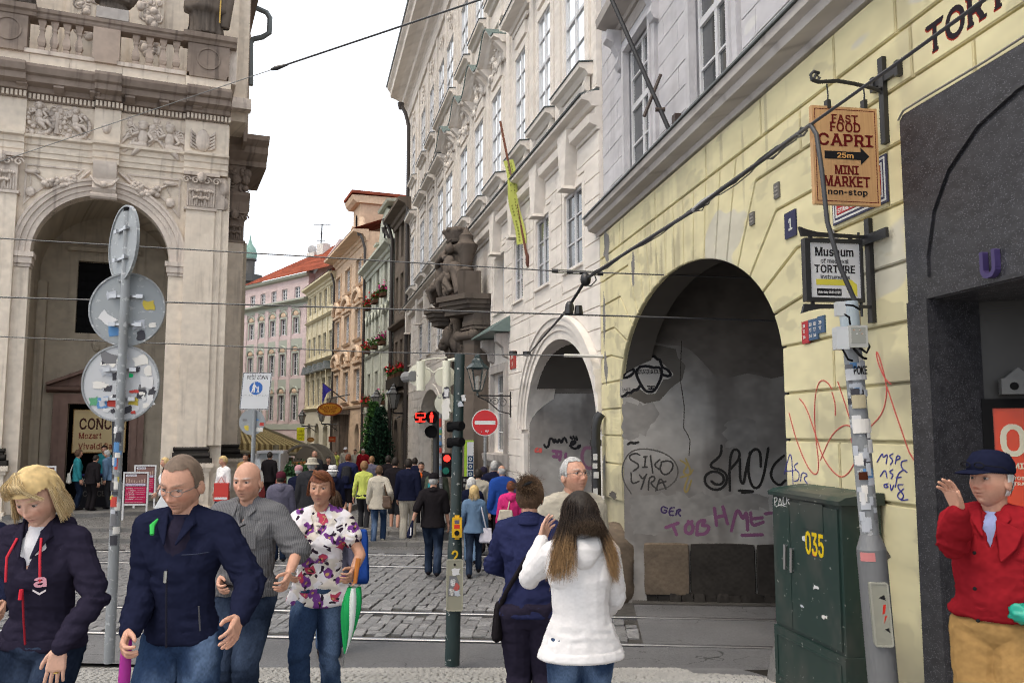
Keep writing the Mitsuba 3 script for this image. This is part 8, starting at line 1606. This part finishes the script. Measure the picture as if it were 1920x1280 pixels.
# blond woman in the hooded jacket
q=person('blond woman in a dark hooded zip jacket looking down at the left edge',68,876,3.8,hd=180,fem=1,hs=1.1,rib=1,top=('mat_navy_purple',1.0,.93,.014),bot=('mat_dark_denim',0,.014),hair=('blond','bob'),skin=1,walk=.35,lean=8,head=(2,-20,4),near=1,hood=True,collar=3,inner='mat_white_tee',off=(.07,.0),hands=[pt(112,1215,3.6),pt(-75,1190,3.8)],pole=((-.9,-.5,.1),(.9,-.6,0)),palm=[(.2,-1,.1),(1,.2,0),(.15,.0,-1),(0,0,-1),-1,1],curl=(.12,.3),group=None,seed=2)
strands(q,2600,lock((1.25,5.03),0,.085,.012,wob=.004,rx=.096,ry=.112,rz=.135,back=.0),.0015,[(.44,.31,.15),(.52,.39,.21),(.30,.20,.09),(.60,.49,.31)],3)
strands(q,420,lambda r_:(lambda s,a:np.array([[.03+a*.02,.02,.132],[.03+s*.04,.085+a*.01,.115],[s*.055+.02,.100,.088],[s*.082,.080+.01*a,.066-.03*abs(s)]])+r_.normal(0,.0025,3))(r_.uniform(-1,1),r_.uniform(-1,1)),.0015,[(.46,.33,.16),(.58,.44,.23),(.64,.52,.32)],4,'fringe')
W,B=q['W'],q['B']
def onw(q,m):return q['W'](np.asarray(m[0])),m[1]
for s in(-1,1):
    c=[B(s*.055,.095,1.455),B(s*.075,.145,1.38),B(s*.078,.152,1.27)];part(q['key'],'drawcord',onw(q,tube(c,.006,6)),col(.55,.04,.06),smooth=True)
part(q['key'],'zip',onw(q,tube([B(0,.155,1.235),B(0,.155,1.12),B(0,.145,.98)],.005,5)),col(.25,.02,.03));part(q['key'],'zip_pull',onw(q,tube([B(0,.165,1.24),B(0.004,.17,1.195)],.009,6)),col(.55,.03,.05))
lg=lettering('a',-.03,0,.055,0,.002,width=.05);L_=np.c_[-lg[0][:,0]-.085,.178-np.abs(lg[0][:,0]+.085)*.30+lg[0][:,2],lg[0][:,1]+1.25];part(q['key'],'emblem',(W(np.array([B(*p)for p in L_])),lg[1]),col(.60,.30,.36))
ch_=prism(sg.Polygon([(-.03,0),(0,-.018),(.03,0),(.03,.008),(0,-.008),(-.03,.008)]),0,.002);L_=np.c_[-ch_[0][:,0]-.085,.172+ch_[0][:,2],ch_[0][:,1]+1.235];part(q['key'],'emblem',(W(np.array([B(*p)for p in L_])),ch_[1]),col(.55,.5,.52))
part(q['key'],'ring',onw(q,tube([q['wr'][0]+np.array([.0,.02,-.10])+.009*np.array([math.cos(t),math.sin(t),0])for t in np.linspace(0,6.28,9)],.0022,5)),col(.5,.35,.1,.3,1.0));part(q['key'],'earring',onw(q,(np.asarray(ball((0,0,0),.006)[0])+(q['hc']+q['HR']@np.array([-.082,.0,-.045])),_ICO[1][1])),col(.55,.4,.12,.3,1.0))
# man in the navy jacket
q=person('man with glasses in a navy zip jacket carrying a magenta case',347,853,3.8,hd=184,fat=.90,hs=1.12,rib=1,top=('mat_navy',1.0,.93,.019),bot=('mat_denim',0,.02),hair=('short','crop'),skin=0,walk=-.4,lean=4,head=(6,-16,-3),near=1,collar=3,inner='mat_navy_purple',hands=[pt(447,1160,3.50),pt(242,1186,3.56)],pole=((-.25,-1,0),(.25,-1,0)),palm=[(1,-.3,0),(-1,-.3,0)],curl=(.35,.8),group=None,seed=5,off=(.02,.0))
glasses(q,col(.20,.20,.21,.3,1.0))
B=q['B'];part(q['key'],'zip',onw(q,tube([B(0,.16,1.27),B(0,.165,1.15),B(0,.16,.93)],.0045,5)),col(.02,.02,.03));part(q['key'],'zip_pull',onw(q,tube([B(0,.168,1.265),B(.002,.173,1.215)],.008,6)),col(.45,.45,.42,.3,1.0))
part(q['key'],'collar_lining',onw(q,tube([B(.085,.075,1.475),B(.098,.10,1.45),B(.085,.128,1.415)],[.004,.012,.009],6)),col(.05,.42,.09));part(q['key'],'chest_seam',onw(q,tube([B(-.16,.075,1.33),B(-.12,.125,1.33),B(-.06,.147,1.33)],.003,4)),col(.03,.035,.06));part(q['key'],'pocket_zip',onw(q,tube([B(-.125,.115,1.10),B(-.13,.11,.99)],.004,4)),col(.08,.08,.09))
h=q['wr'][1];k=thing('magenta_case','magenta oblong case held in the hand of the man in the navy jacket','case');part(k,'case',onw(q,unman(hull(ell(h+[-.012,.04,-.035],(.02,.026,.03),14),ell(h+[-.004,.03,-.185],(.024,.028,.03),14)).refine_to_length(.02))),col(.36,.012,.26,.6),smooth=True)
# bald man in the striped grey shirt
q=person('bald man in a grey striped shirt holding hands with the woman in the floral top',468,866,5.3,hd=186,fat=1.06,hs=1.1,top=('mat_pinstripe',.5,.93,.03),bot=('mat_dark_denim',0,.02),hair=('white','ring'),skin=0,walk=.35,belly=.7,head=(4,-6,0),near=1,collar=2,hands=[pt(541,1078,5.02),pt(415,1085,5.2)],pole=((-.3,-1,.0),(.3,-1,-.1)),palm=[(1,.2,0),(-1,.2,0)],curl=.7,group=None,seed=8,full=.6,inner=None)
B=q['B'];part(q['key'],'belt',onw(q,lathe([(.158,.985),(.165,.99),(.165,1.02),(.158,1.025)],28)),INK);part(q['key'],'pocket',onw(q,bx(-.12,-.03,.148,.153,1.22,1.32)),'mat_pinstripe');part(q['key'],'watch',onw(q,tube([q['wr'][0]+(q['el'][0]-q['wr'][0])*.1+.032*np.array([math.cos(t),math.sin(t),.1*math.cos(t)])for t in np.linspace(0,6.28,13)],.009,6)),STEEL)
part(q['key'],'hung_glasses',onw(q,tube([B(-.05,.15,1.37),B(-.01,.165,1.35),B(.03,.16,1.365)],.005,5)),INK)
# woman in the floral top
q=person('woman with short auburn hair in a purple floral top and jeans',604,885,5.7,hd=180,fem=1,fat=1.08,hs=1.06,top=('mat_floral',.3,.84,.016),bot=('mat_denim',0,.012),hair=('auburn','short'),skin=2,walk=-.35,head=(0,2,0),near=1,collar=0,hands=[pt(662,1070,5.42),pt(543,1084,5.2)],pole=((-.3,-1,-.1),(.3,-1,-.1)),palm=[(1,.3,0),(-1,.2,0)],curl=(.75,.6),group=None,seed=11,hipx=.0)
strands(q,1300,lock((1.15,5.13),0,.03,.0,wob=.004,rx=.086,ry=.105,rz=.128),.0015,[(.12,.038,.018),(.17,.06,.025),(.08,.028,.015)],7)
strands(q,220,lambda r_:(lambda s:np.array([[.045,.02,.128],[.02-.05*s,.088,.108],[-.02-.05*s,.096,.086+.008*s],[-.045-.035*s,.084,.068]])+r_.normal(0,.0025,3))(r_.uniform(-.4,1)),.0015,[(.15,.05,.022),(.20,.08,.035)],8,'fringe')
B=q['B'];part(q['key'],'pendant',onw(q,ball(B(0,.138,1.345),.008)),col(.6,.58,.55,.3));part(q['key'],'necklace',onw(q,tube([B(-.055,.07,1.455),B(-.02,.125,1.37),B(0,.135,1.35),B(.02,.125,1.37),B(.055,.07,1.455)],.0016,4)),col(.5,.4,.2,.3,1.0));part(q['key'],'wristwatch',onw(q,tube([q['wr'][0]+(q['el'][0]-q['wr'][0])*.06+.027*np.array([math.cos(t),math.sin(t),0])for t in np.linspace(0,6.28,13)],.007,6)),INK)
k=thing('folded_umbrella','furled green and white umbrella with wooden handle in the hand of the floral top woman','umbrella');a,b=pt(672,1046,5.36),pt(646,1228,5.32);d=b-a
part(k,'handle',tube([a,a+d*.26],[.016,.013],8),col(.50,.17,.03,.4),smooth=40);part(k,'tip',tube([a+d*.97,pt(643,1248,5.31)],.004,5),STEEL)
for j in range(6):
    f=[]
    for i in range(9):
        t=i/8;w_=.055*math.sin(PI*(.12+.88*t)**.8)**.9*(1-.35*t)+.006;A_=j*PI/3+t*1.3;f.append([a+d*(.30+.68*t)+w_*np.array([math.cos(A_+x),math.sin(A_+x),0])*(1-.22*math.cos(x*6))for x in np.linspace(0,PI/3,4)])
    V=np.array(f).reshape(-1,3);F_=[[r*4+c,r*4+c+1,r*4+c+5]for r in range(8)for c in range(3)]+[[r*4+c,r*4+c+5,r*4+c+4]for r in range(8)for c in range(3)];part(k,'panel',(V,np.array(F_)),(col(.02,.30,.09),col(.55,.6,.58))[j%3==1],smooth=True)
# the pair seen from behind
q=person('woman with pinned up brown hair in a navy tracksuit seen from behind',1003,897,5.0,hd=8,fem=1,fat=1.1,rib=1,top=('mat_blue_sport',1.0,.90,.02),bot=('mat_navy_purple',0,.022),hair=('brown','bun'),skin=0,head=(4,-6,0),near=1,collar=1,hands=[(-.10,.30,1.10),(.10,.30,1.12)],pole=((-1,-.5,-.3),(1,-.5,-.3)),group=None,seed=14,curl=.5,off=(-.03,0))
B=q['B']
strands(q,900,lambda r_:(lambda az:np.array([[.083*math.sin(p)*math.sin(az),.100*math.sin(p)*math.cos(az),.122*math.cos(p)]for p in np.linspace(r_.uniform(1.2,2.0),.75,5)]+[[.03*math.sin(az*3),-.085+.02*math.cos(az*5),.085+r_.uniform(-.03,.03)],[r_.normal(0,.03),-.115,.07+r_.normal(0,.03)],[r_.normal(0,.045),-.12+r_.normal(0,.02),.06+r_.normal(0,.035)]])+r_.normal(0,.003,(8,3)))(r_.uniform(1.2,5.1)),.0024,[(.085,.048,.028),(.13,.08,.045),(.05,.03,.02)],12)
part(q['key'],'hair_clip',onw(q,(np.vstack([np.asarray(m[0])for m in[tube([(-.035,-.128,.06),(0,-.142,.075),(.035,-.128,.09)],.009,6)]])@q['HR'].T+q['hc'],tube([(-.035,-.128,.06),(0,-.142,.075),(.035,-.128,.09)],.009,6)[1])),INK,smooth=True)
k=thing('shoulder_bag','black shoulder bag on the hip of the woman in the navy tracksuit','handbag');part(k,'strap',onw(q,tube([B(.13,-.03,1.475),B(.10,-.105,1.41),B(-.02,-.142,1.24),B(-.135,-.13,1.05),B(-.19,-.06,.93)],.016,6)),'mat_black_cloth',smooth=True);part(k,'buckle',onw(q,bx(-.005,.03,-.165,-.14,1.255,1.29)),STEEL);part(k,'pouch',onw(q,unman(hull(ell((-.20,.0,.93),(.03,.09,.04),10),ell((-.21,.0,.76),(.04,.11,.05),10)))),'mat_black_cloth',smooth=True)
q=person('girl with long dark blond tipped hair in a white hooded sweatshirt seen from behind',1068,926,4.25,hd=-6,fem=1,fat=1.12,hs=1.08,rib=1,top=('mat_white_fleece',1.0,.84,.021),bot=('mat_denim',0,.014),hair=('dark','long'),skin=1,lean=0,head=(-14,-12,4),near=1,hood=True,collar=-1,hands=[pt(1016,1012,4.5),(.13,.24,.98)],pole=((-.55,.2,-1),(1,-.6,-.4)),wk=.6,palm=[(.6,-.5,.2),(-1,.2,0)],group=None,seed=17,off=(.05,0),hipx=.0)
strands(q,4200,lock((1.3,4.98),0,.10,.015,n=13,wob=.007,rx=.087,ry=.106,rz=.128,back=.035),.0016,[(.020,.014,.012),(.035,.024,.018),(.014,.010,.009)],18,tips=(.05,.032,.02))
strands(q,1100,lock((1.3,2.4),0,.30,.085,n=13,wob=.010,rx=.087,ry=.106,rz=.128,back=.02),.0016,[(.022,.015,.012),(.04,.026,.02)],19,'side_hair',tips=(.27,.165,.08));strands(q,1100,lock((3.9,5.0),0,.30,.085,n=13,wob=.010,rx=.087,ry=.106,rz=.128,back=.02),.0016,[(.022,.015,.012),(.04,.026,.02)],20,'side_hair',tips=(.27,.165,.08))
# man with glasses looking up to the right
q=person('grey haired man with glasses in a pale jacket looking up behind the pair',1073,858,5.65,hd=152,fat=1.1,top=('mat_stone_cloth',1.0,.86,.035),bot=('mat_dark_denim',0,.02),hair=('grey','crop'),skin=0,head=(-6,10,0),near=1,hs=1.06,collar=2,inner='mat_white_tee',group=None,seed=21,full=.5);glasses(q,col(.12,.12,.13,.3,1.0))
strands(q,700,lock((1.5,4.78),0,.0,.0,wob=.004,rx=.079,ry=.099,rz=.124),.0016,[(.30,.295,.29),(.2,.195,.19),(.42,.41,.40)],23)
# man in the red jacket
q=person('man in a red jacket and navy cap raising a hand to his face',1836,845,4.0,hd=220,fat=1.16,hs=1.08,rib=1,top=('mat_red_jacket',1.0,1.0,.024),bot=('mat_khaki',0,.03),hair=('white','ring'),skin=0,belly=.6,head=(26,4,0),near=1,collar=3,inner='mat_shirt_blue',hat=('cap','mat_navy'),hatz=.02,hands=[(-.23,.12,.86),pt(1798,958,3.72)],pole=((-.5,-1,-.2),(.25,-.2,-1)),palm=[(1,.2,0),(.2,.3,.3),(0,.1,-1),(.25,.25,1),-1,1],curl=(.4,.35),group=None,seed=25,full=.7,walk=.2,off=(.05,0))
B=q['B'];part(q['key'],'cap_glasses',(lambda m:(q['W'](m[0]@q['HR'].T+q['hc']),m[1]))(cat([tube(np.c_[s*.034+.024*np.cos(t_),.120+.004*np.sin(t_),.066+.012*np.sin(t_)],.003,5)for s in(-1,1)for t_ in[np.linspace(0,6.28,11)]]+[tube([(s*.058,.116,.066),(s*.098,.05,.062),(s*.096,-.03,.03),(s*.08,-.02,-.06)],.002,4)for s in(-1,1)])),INK,smooth=True)
part(q['key'],'shirt_cuff',onw(q,tube([q['wr'][1]*.86+q['el'][1]*.14,q['wr'][1]*1.0],[.046,.038],14)),'mat_shirt_blue',smooth=40)
for i,z in enumerate((1.30,1.14,.99)):part(q['key'],'button',onw(q,ball(B(.05,.185+(.02,.05,.02)[i],z),.009)),INK)
part(q['key'],'lapel',onw(q,unman(hull(ell(B(-.045,.13,1.44),.014,8),ell(B(-.13,.115,1.40),.012,8),ell(B(-.055,.165,1.27),.010,8),ell(B(-.11,.15,1.33),.010,8)))),'mat_red_jacket',smooth=60)
part(q['key'],'pocket_cloth',onw(q,lumpy(B(-.125,.205,1.045),(.05,.035,.045),3,.5)),col(.01,.33,.24,.5),smooth=True)
q=person('person in a dark navy jacket cut off by the left edge of the picture',-62,905,4.7,hd=170,top=('mat_navy',1.0,.86,.04),bot=('mat_black_cloth',0,.02),hair=('brown','short'),near=1,group=None,seed=30,walk=.3,hands=[pt(8,1130,4.5),(.26,.1,.8)]);part(q['key'],'sleeve_stripe',onw(q,tube([q['sh'][0]+[-.05,.06,.03],q['el'][0]+[-.055,.04,.0],q['wr'][0]*.6+q['el'][0]*.4+[-.05,.03,0]],.012,6)),col(.55,.55,.56),smooth=True)
# ---------------------------------------------------------------- the crowd
def top_(m,sl=1.0,hem=.86,e=.026):return(m,sl,hem,e)
q=person('man in a black sweater and dark cap walking away with a folded umbrella',813,886,14.8,hatz=.02,fat=1.1,top=top_('mat_black_cloth',.5,.86),bot=('mat_dark_denim',0,.015),hair=('grey','ring'),hat=('cap','mat_black_cloth'),head=(0,0,0),walk=.45,hands=[pt(773,981,14.7),pt(841,985,14.9)],seed=1,collar=1)
k=thing('small_umbrella','small folded dark umbrella in the hand of the man in the black sweater','umbrella');a,b=pt(774,975,14.68),pt(767,1008,14.6);part(k,'cover',tube([a,a*.7+b*.3,b*.8+a*.2,b],[.015,.03,.055,.04],8),'mat_navy',smooth=True);part(k,'stripe',tube([a*.6+b*.4+[0,-.04,0],b*.85+a*.15+[.02,-.05,0]],.012,5),col(.5,.5,.55))
q=person('blond woman in a denim jacket with a white bag walking away',889,911,14.9,fem=1,top=top_('mat_light_denim'),bot=('mat_dark_denim',0,.01),hair=('blond','bob'),walk=-.5,seed=2,hands=[(-.24,.12,.95),(.24,.1,.86)]);strands(q,240,lock((1.2,5.08),0,.14,.01,wob=.004,rx=.09,ry=.108,rz=.13),.004,[(.50,.36,.17),(.6,.47,.28)],3)
bag('white shoulder bag of the woman in the denim jacket',q,(.24,-.02,.80),(.26,.12,.30),col(.55,.53,.60),[(.12,-.02,1.47),(.16,-.12,1.30),(.24,-.06,.95)])
q=person('woman with short brown hair in a bright pink jacket',958,902,15.4,fem=1,fat=1.1,top=top_('mat_pink',1,.84,.035),bot=('mat_black_cloth',0,.01),hair=('auburn','short'),hood=True,seed=3,walk=.2);bag('cream handbag on the back of the pink jacket',q,(-.10,-.20,1.10),(.30,.12,.24),col(.5,.45,.38),[(.02,-.02,1.48),(-.02,-.13,1.40),(-.06,-.18,1.2)])
person('man in a royal blue jacket with grey hair near the white arch',944,872,17.0,fat=1.15,top=top_('mat_royal',1,.84,.05),bot=('mat_black_cloth',0,.02),hair=('grey','ring'),hd=-20,seed=4,lean=6)
person('grey haired man in a navy jacket walking toward the portal',927,864,18.2,top=top_('mat_navy',1,.84,.04),bot=('mat_black_cloth',0,.02),hair=('grey','short'),seed=5,walk=.3)
person('dark haired man in a pale grey raincoat',897,879,17.6,top=top_('mat_stone_cloth',1,.55,.035),bot=('mat_black_cloth',0,.02),hair=('dark','short'),seed=6,walk=.3)
person('person with a dark blue hood up beside the pale raincoat',907,877,19.4,top=top_('mat_navy_purple',1,.84,.035),bot=('mat_black_cloth',0,.02),hat=('beanie','mat_navy_purple'),hair=('dark','short'),seed=7)
person('white haired woman in a navy coat walking before the green pole',884,896,16.2,fem=1,top=top_('mat_navy',1,.7,.035),bot=('mat_light_denim',0,.012),hair=('white','bob'),seed=8,walk=.4)
q=person('balding man with a teal rucksack in a green grey jacket',819,871,19.6,fat=1.1,top=top_('mat_olive',1,.84,.04),bot=('mat_charcoal',0,.02),hair=('grey','ring'),seed=9,walk=.3);part(thing('rucksack','teal rucksack on the back of the balding man','rucksack'),'pouch',onw(q,unman(hull(ell((-.06,-.2,1.32),(.13,.07,.06),8),ell((-.06,-.22,1.0),(.14,.09,.07),8)))),'mat_teal',smooth=True)
person('man in an orange shirt and dark jacket facing the camera in the crowd',790,866,22.0,hd=180,top=top_('mat_charcoal',1,.84,.03),bot=('mat_charcoal',0,.02),inner='mat_orange_cloth',collar=3,hair=('dark','short'),seed=10)
person('man in a navy jacket and beige trousers walking away',766,860,19.6,fat=1.1,top=top_('mat_navy',1,.88,.04),bot=('mat_beige',0,.025),hair=('dark','short'),seed=11,walk=-.4,shoes='mat_stone_cloth')
person('man in a black top and shorts with bare calves',741,858,21.0,top=top_('mat_black_cloth',1,.84,.03),bot=('mat_charcoal',.3,.02),hair=('dark','short'),seed=12,walk=.3)
q=person('woman in a cream belted jacket and jeans with a brown bag',711,873,19.0,fem=1,top=top_('mat_beige',1,.80,.03),bot=('mat_denim',0,.012),hair=('brown','short'),seed=13,walk=-.45,hands=[(-.25,.05,.82),(.28,.10,1.0)],shoes='mat_stone_cloth');bag('brown leather shoulder bag of the woman in the cream jacket',q,(.19,-.08,.95),(.22,.1,.30),col(.10,.055,.03,.5),[(.10,-.02,1.47),(.15,-.12,1.3),(.19,-.08,1.1)])
person('woman in a lime green sweater and charcoal trousers',683,865,21.0,fem=1,top=top_('mat_lime',1,.86,.012),bot=('mat_charcoal',0,.012),hair=('ginger','bob'),seed=14,walk=.35)
q=person('man with a dark blue rucksack, navy jacket and knee length shorts',653,851,24.5,top=top_('mat_blue_sport',1,.84,.04),bot=('mat_black_cloth',.3,.03),hair=('auburn','short'),seed=15,walk=.3);k=thing('rucksack','dark blue rucksack on the man in shorts','rucksack');part(k,'pouch',onw(q,unman(hull(ell((0,-.2,1.38),(.13,.08,.06),8),ell((0,-.22,1.02),(.16,.11,.08),8)))),'mat_charcoal',smooth=True);part(k,'pocket',onw(q,unman(hull(ell((0,-.3,1.14),(.10,.04,.04),8),ell((0,-.31,1.0),(.11,.05,.05),8)))),'mat_navy',smooth=True)
person('woman in a white brimmed hat and navy coat',624,872,18.6,fem=1,top=top_('mat_navy',1,.6,.04),bot=('mat_black_cloth',0,.02),hat=('brim',col(.6,.59,.6)),hatz=.04,hair=('white','bob'),hd=-25,seed=16,hood=True)
person('man in a tan bucket hat and dark rain jacket',585,857,17.6,fat=1.15,top=top_('mat_charcoal',1,.72,.05),bot=('mat_black_cloth',0,.02),hat=('bucket','mat_stone_cloth'),hatz=.04,hair=('grey','short'),seed=17,hood=True)
q=person('person in a mauve grey hooded jacket and maroon knitted hat',527,884,16.6,fem=1,fat=1.2,top=top_('mat_mauve',1,.72,.05),bot=('mat_dark_denim',0,.02),hat=('beanie',col(.075,.018,.028)),hatz=.02,hair=('dark','short'),seed=18,hood=True,hd=-15)
q=person('curly haired child facing the camera behind the floral top woman',624,920,9.9,fem=0,hd=168,top=top_('mat_mauve',1,.84,.03),bot=('mat_denim',0,.012),hair=('dark','short'),seed=19,head=(0,-14,0));strands(q,260,lock((0,6.28),0,.02,.0,wob=.012,rx=.095,ry=.11,rz=.135),.005,[(.05,.03,.02),(.09,.055,.035)],3)
bag('bright blue sports bag on the shoulder of the curly haired child',q,(-.30,-.05,1.02),(.22,.20,.62),'mat_royal',[(-.1,.05,1.46),(-.2,.0,1.35)],'bag','sports_bag')
person('dark haired woman facing the camera in the far crowd',616,856,28.0,fem=1,hd=180,top=top_('mat_black_cloth'),bot=('mat_black_cloth',0,.012),hair=('dark','long'),seed=20)
person('bald man in dark grey behind the tan hat',590,845,27.0,hd=175,top=top_('mat_charcoal',1,.84,.03),bot=('mat_charcoal',0,.02),hair=('grey','ring'),seed=21)
person('man seen from behind with cropped fair hair beside the lime sweater',697,855,24.5,top=top_('mat_mauve',1,.84,.03),bot=('mat_charcoal',0,.02),hair=('ginger','short'),seed=22)
person('person with loose black hair near the cream banner',728,854,24.8,fem=1,top=top_('mat_black_cloth'),bot=('mat_black_cloth',0,.012),hair=('dark','long'),seed=23)
person('dark haired man glimpsed behind the navy jacket and beige trousers',778,858,24.6,top=top_('mat_navy'),bot=('mat_charcoal',0,.012),hair=('dark','short'),seed=24)
person('man in a red and black jacket standing by the potted trees',681,841,36.0,hd=180,top=top_('mat_red_jacket',1,.84,.04),bot=('mat_charcoal',0,.02),hair=('grey','short'),seed=25)
person('man in a pale grey shirt next to the red jacket up the street',666,842,37.0,hd=190,top=top_('mat_stone_cloth',.4),bot=('mat_charcoal',0,.02),hair=('dark','short'),seed=26)
person('man in cream clothes and white cap up the street',648,838,37.5,hd=180,hatz=.02,top=top_('mat_beige',1,.84,.03),bot=('mat_beige',0,.02),hat=('cap','mat_white_tee'),hair=('grey','short'),seed=27)
person('person in a bright orange jacket up the street',601,837,39.0,hd=180,top=top_('mat_orange_cloth',1,.84,.04),bot=('mat_stone_cloth',0,.02),hair=('auburn','short'),seed=28)
person('woman in a pale green top beside the dark doorway up the street',630,846,42.0,fem=1,hd=180,top=top_('mat_lime',.4),bot=('mat_stone_cloth',0,.02),hair=('brown','short'),seed=29)
person('waiter in black seen from behind at the vending cart',506,847,25.5,hd=15,top=top_('mat_black_cloth',1,.84,.03),bot=('mat_black_cloth',0,.02),hair=('dark','short'),seed=31)
person('man in a white shirt under the awning',535,836,36.0,hd=170,top=top_('mat_white_tee',.5),bot=('mat_charcoal',0,.02),hair=('brown','short'),seed=32)
person('man in black leaning by the wooden cart',524,842,30.5,hd=90,top=top_('mat_black_cloth'),bot=('mat_charcoal',0,.02),hair=('dark','short'),seed=33)
person('fair haired person in dark clothes at the end of the awning',564,840,36.5,hd=160,fem=1,top=top_('mat_charcoal'),bot=('mat_charcoal',0,.02),hair=('white','bob'),seed=34)
person('person in white and maroon beside the orange jacket up the street',584,837,40.0,hd=180,top=top_('mat_white_tee'),bot=('mat_charcoal',0,.02),hair=('auburn','short'),seed=35)
person('person in a pink hat beside the tan bucket hat',560,872,19.5,fem=1,top=top_('mat_navy',1,.7,.03),bot=('mat_black_cloth',0,.02),hat=('beanie',col(.48,.26,.28)),hatz=.02,hair=('grey','short'),seed=36)
person('dark haired man in an orange top behind the zone sign post',461,850,24.5,hd=180,top=top_('mat_khaki',1,.84,.02),bot=('mat_charcoal',0,.02),hair=('dark','short'),skin=2,seed=37)
q=person('blond woman in a white jacket carrying a red shopping bag by the church corner',420,855,20.6,fem=1,hd=215,top=top_('mat_white_fleece',1,.84,.02),bot=('mat_dark_denim',0,.01),hair=('blond','bun'),seed=38,head=(20,-10,0));k=thing('shopping_bag','red paper shopping bag held by the blond woman at the church corner','bag');c=pt(416,921,20.4);part(k,'bag',(bx(c[0]-.17,c[0]+.17,c[1]-.06,c[1]+.06,c[2]-.22,c[2]+.2)[0],BOXF),col(.50,.03,.02,.5));part(k,'handle',tube([c+[-.08,-.06,.2],c+[0,-.06,.34],c+[.08,-.06,.2]],.008,5),col(.5,.03,.02));part(k,'print_band',bx(c[0]-.15,c[0]+.15,c[1]-.064,c[1]-.061,c[2]-.18,c[2]-.13),STK[0])
q=person('fair haired woman in a white shirt with a plastic bag by the poster boards',311,858,20.4,fem=1,hd=250,top=top_('mat_white_tee',.5,.84,.02),bot=('mat_black_cloth',0,.01),hair=('blond','bun'),seed=39,hands=[(-.2,.2,.85),(.24,.02,.84)]);k=thing('plastic_bag','white plastic carrier bag of the woman by the poster boards','bag');c=pt(305,940,20.2);part(k,'bag',(lambda m:(np.asarray(m[0])+c,m[1]))(unman(hull(ell((-.14,0,-.14),.05,8),ell((.14,0,-.14),.05,8),ell((0,0,.17),.02,8)))),col(.58,.6,.62,.4),smooth=True);part(k,'handle',tube([c+[-.03,0,.14],c+[0,0,.28],c+[.03,0,.14]],.008,5),col(.58,.6,.62,.4))
q=person('woman in a teal top with a white bag at the church door',147,843,24.2,fem=1,gr=.27,hd=50,top=top_('mat_teal',1,.84,.02),bot=('mat_dark_denim',0,.01),hair=('brown','bob'),seed=40);bag('white shoulder bag of the woman in teal at the church door',q,(.0,-.22,.92),(.28,.1,.3),col(.5,.49,.45),[(-.05,-.02,1.47),(-.02,-.13,1.3),(0,-.2,1.05)])
person('person in black bending over the ticket table',173,852,24.0,hd=20,gr=.27,top=top_('mat_black_cloth',1,.84,.03),bot=('mat_black_cloth',0,.02),hair=('dark','short'),seed=41,lean=12)
person('smiling dark haired woman in teal behind the ticket table',196,835,25.8,hd=170,gr=.27,fem=1,top=top_('mat_teal',1,.84,.03),bot=('mat_charcoal',0,.02),hair=('dark','long'),seed=42)
person('person in a pale blue jacket leaning at the ticket table',212,842,24.6,hd=280,gr=.27,top=top_('mat_light_denim',1,.84,.04),bot=('mat_charcoal',0,.02),hair=('grey','short'),seed=43,lean=15)
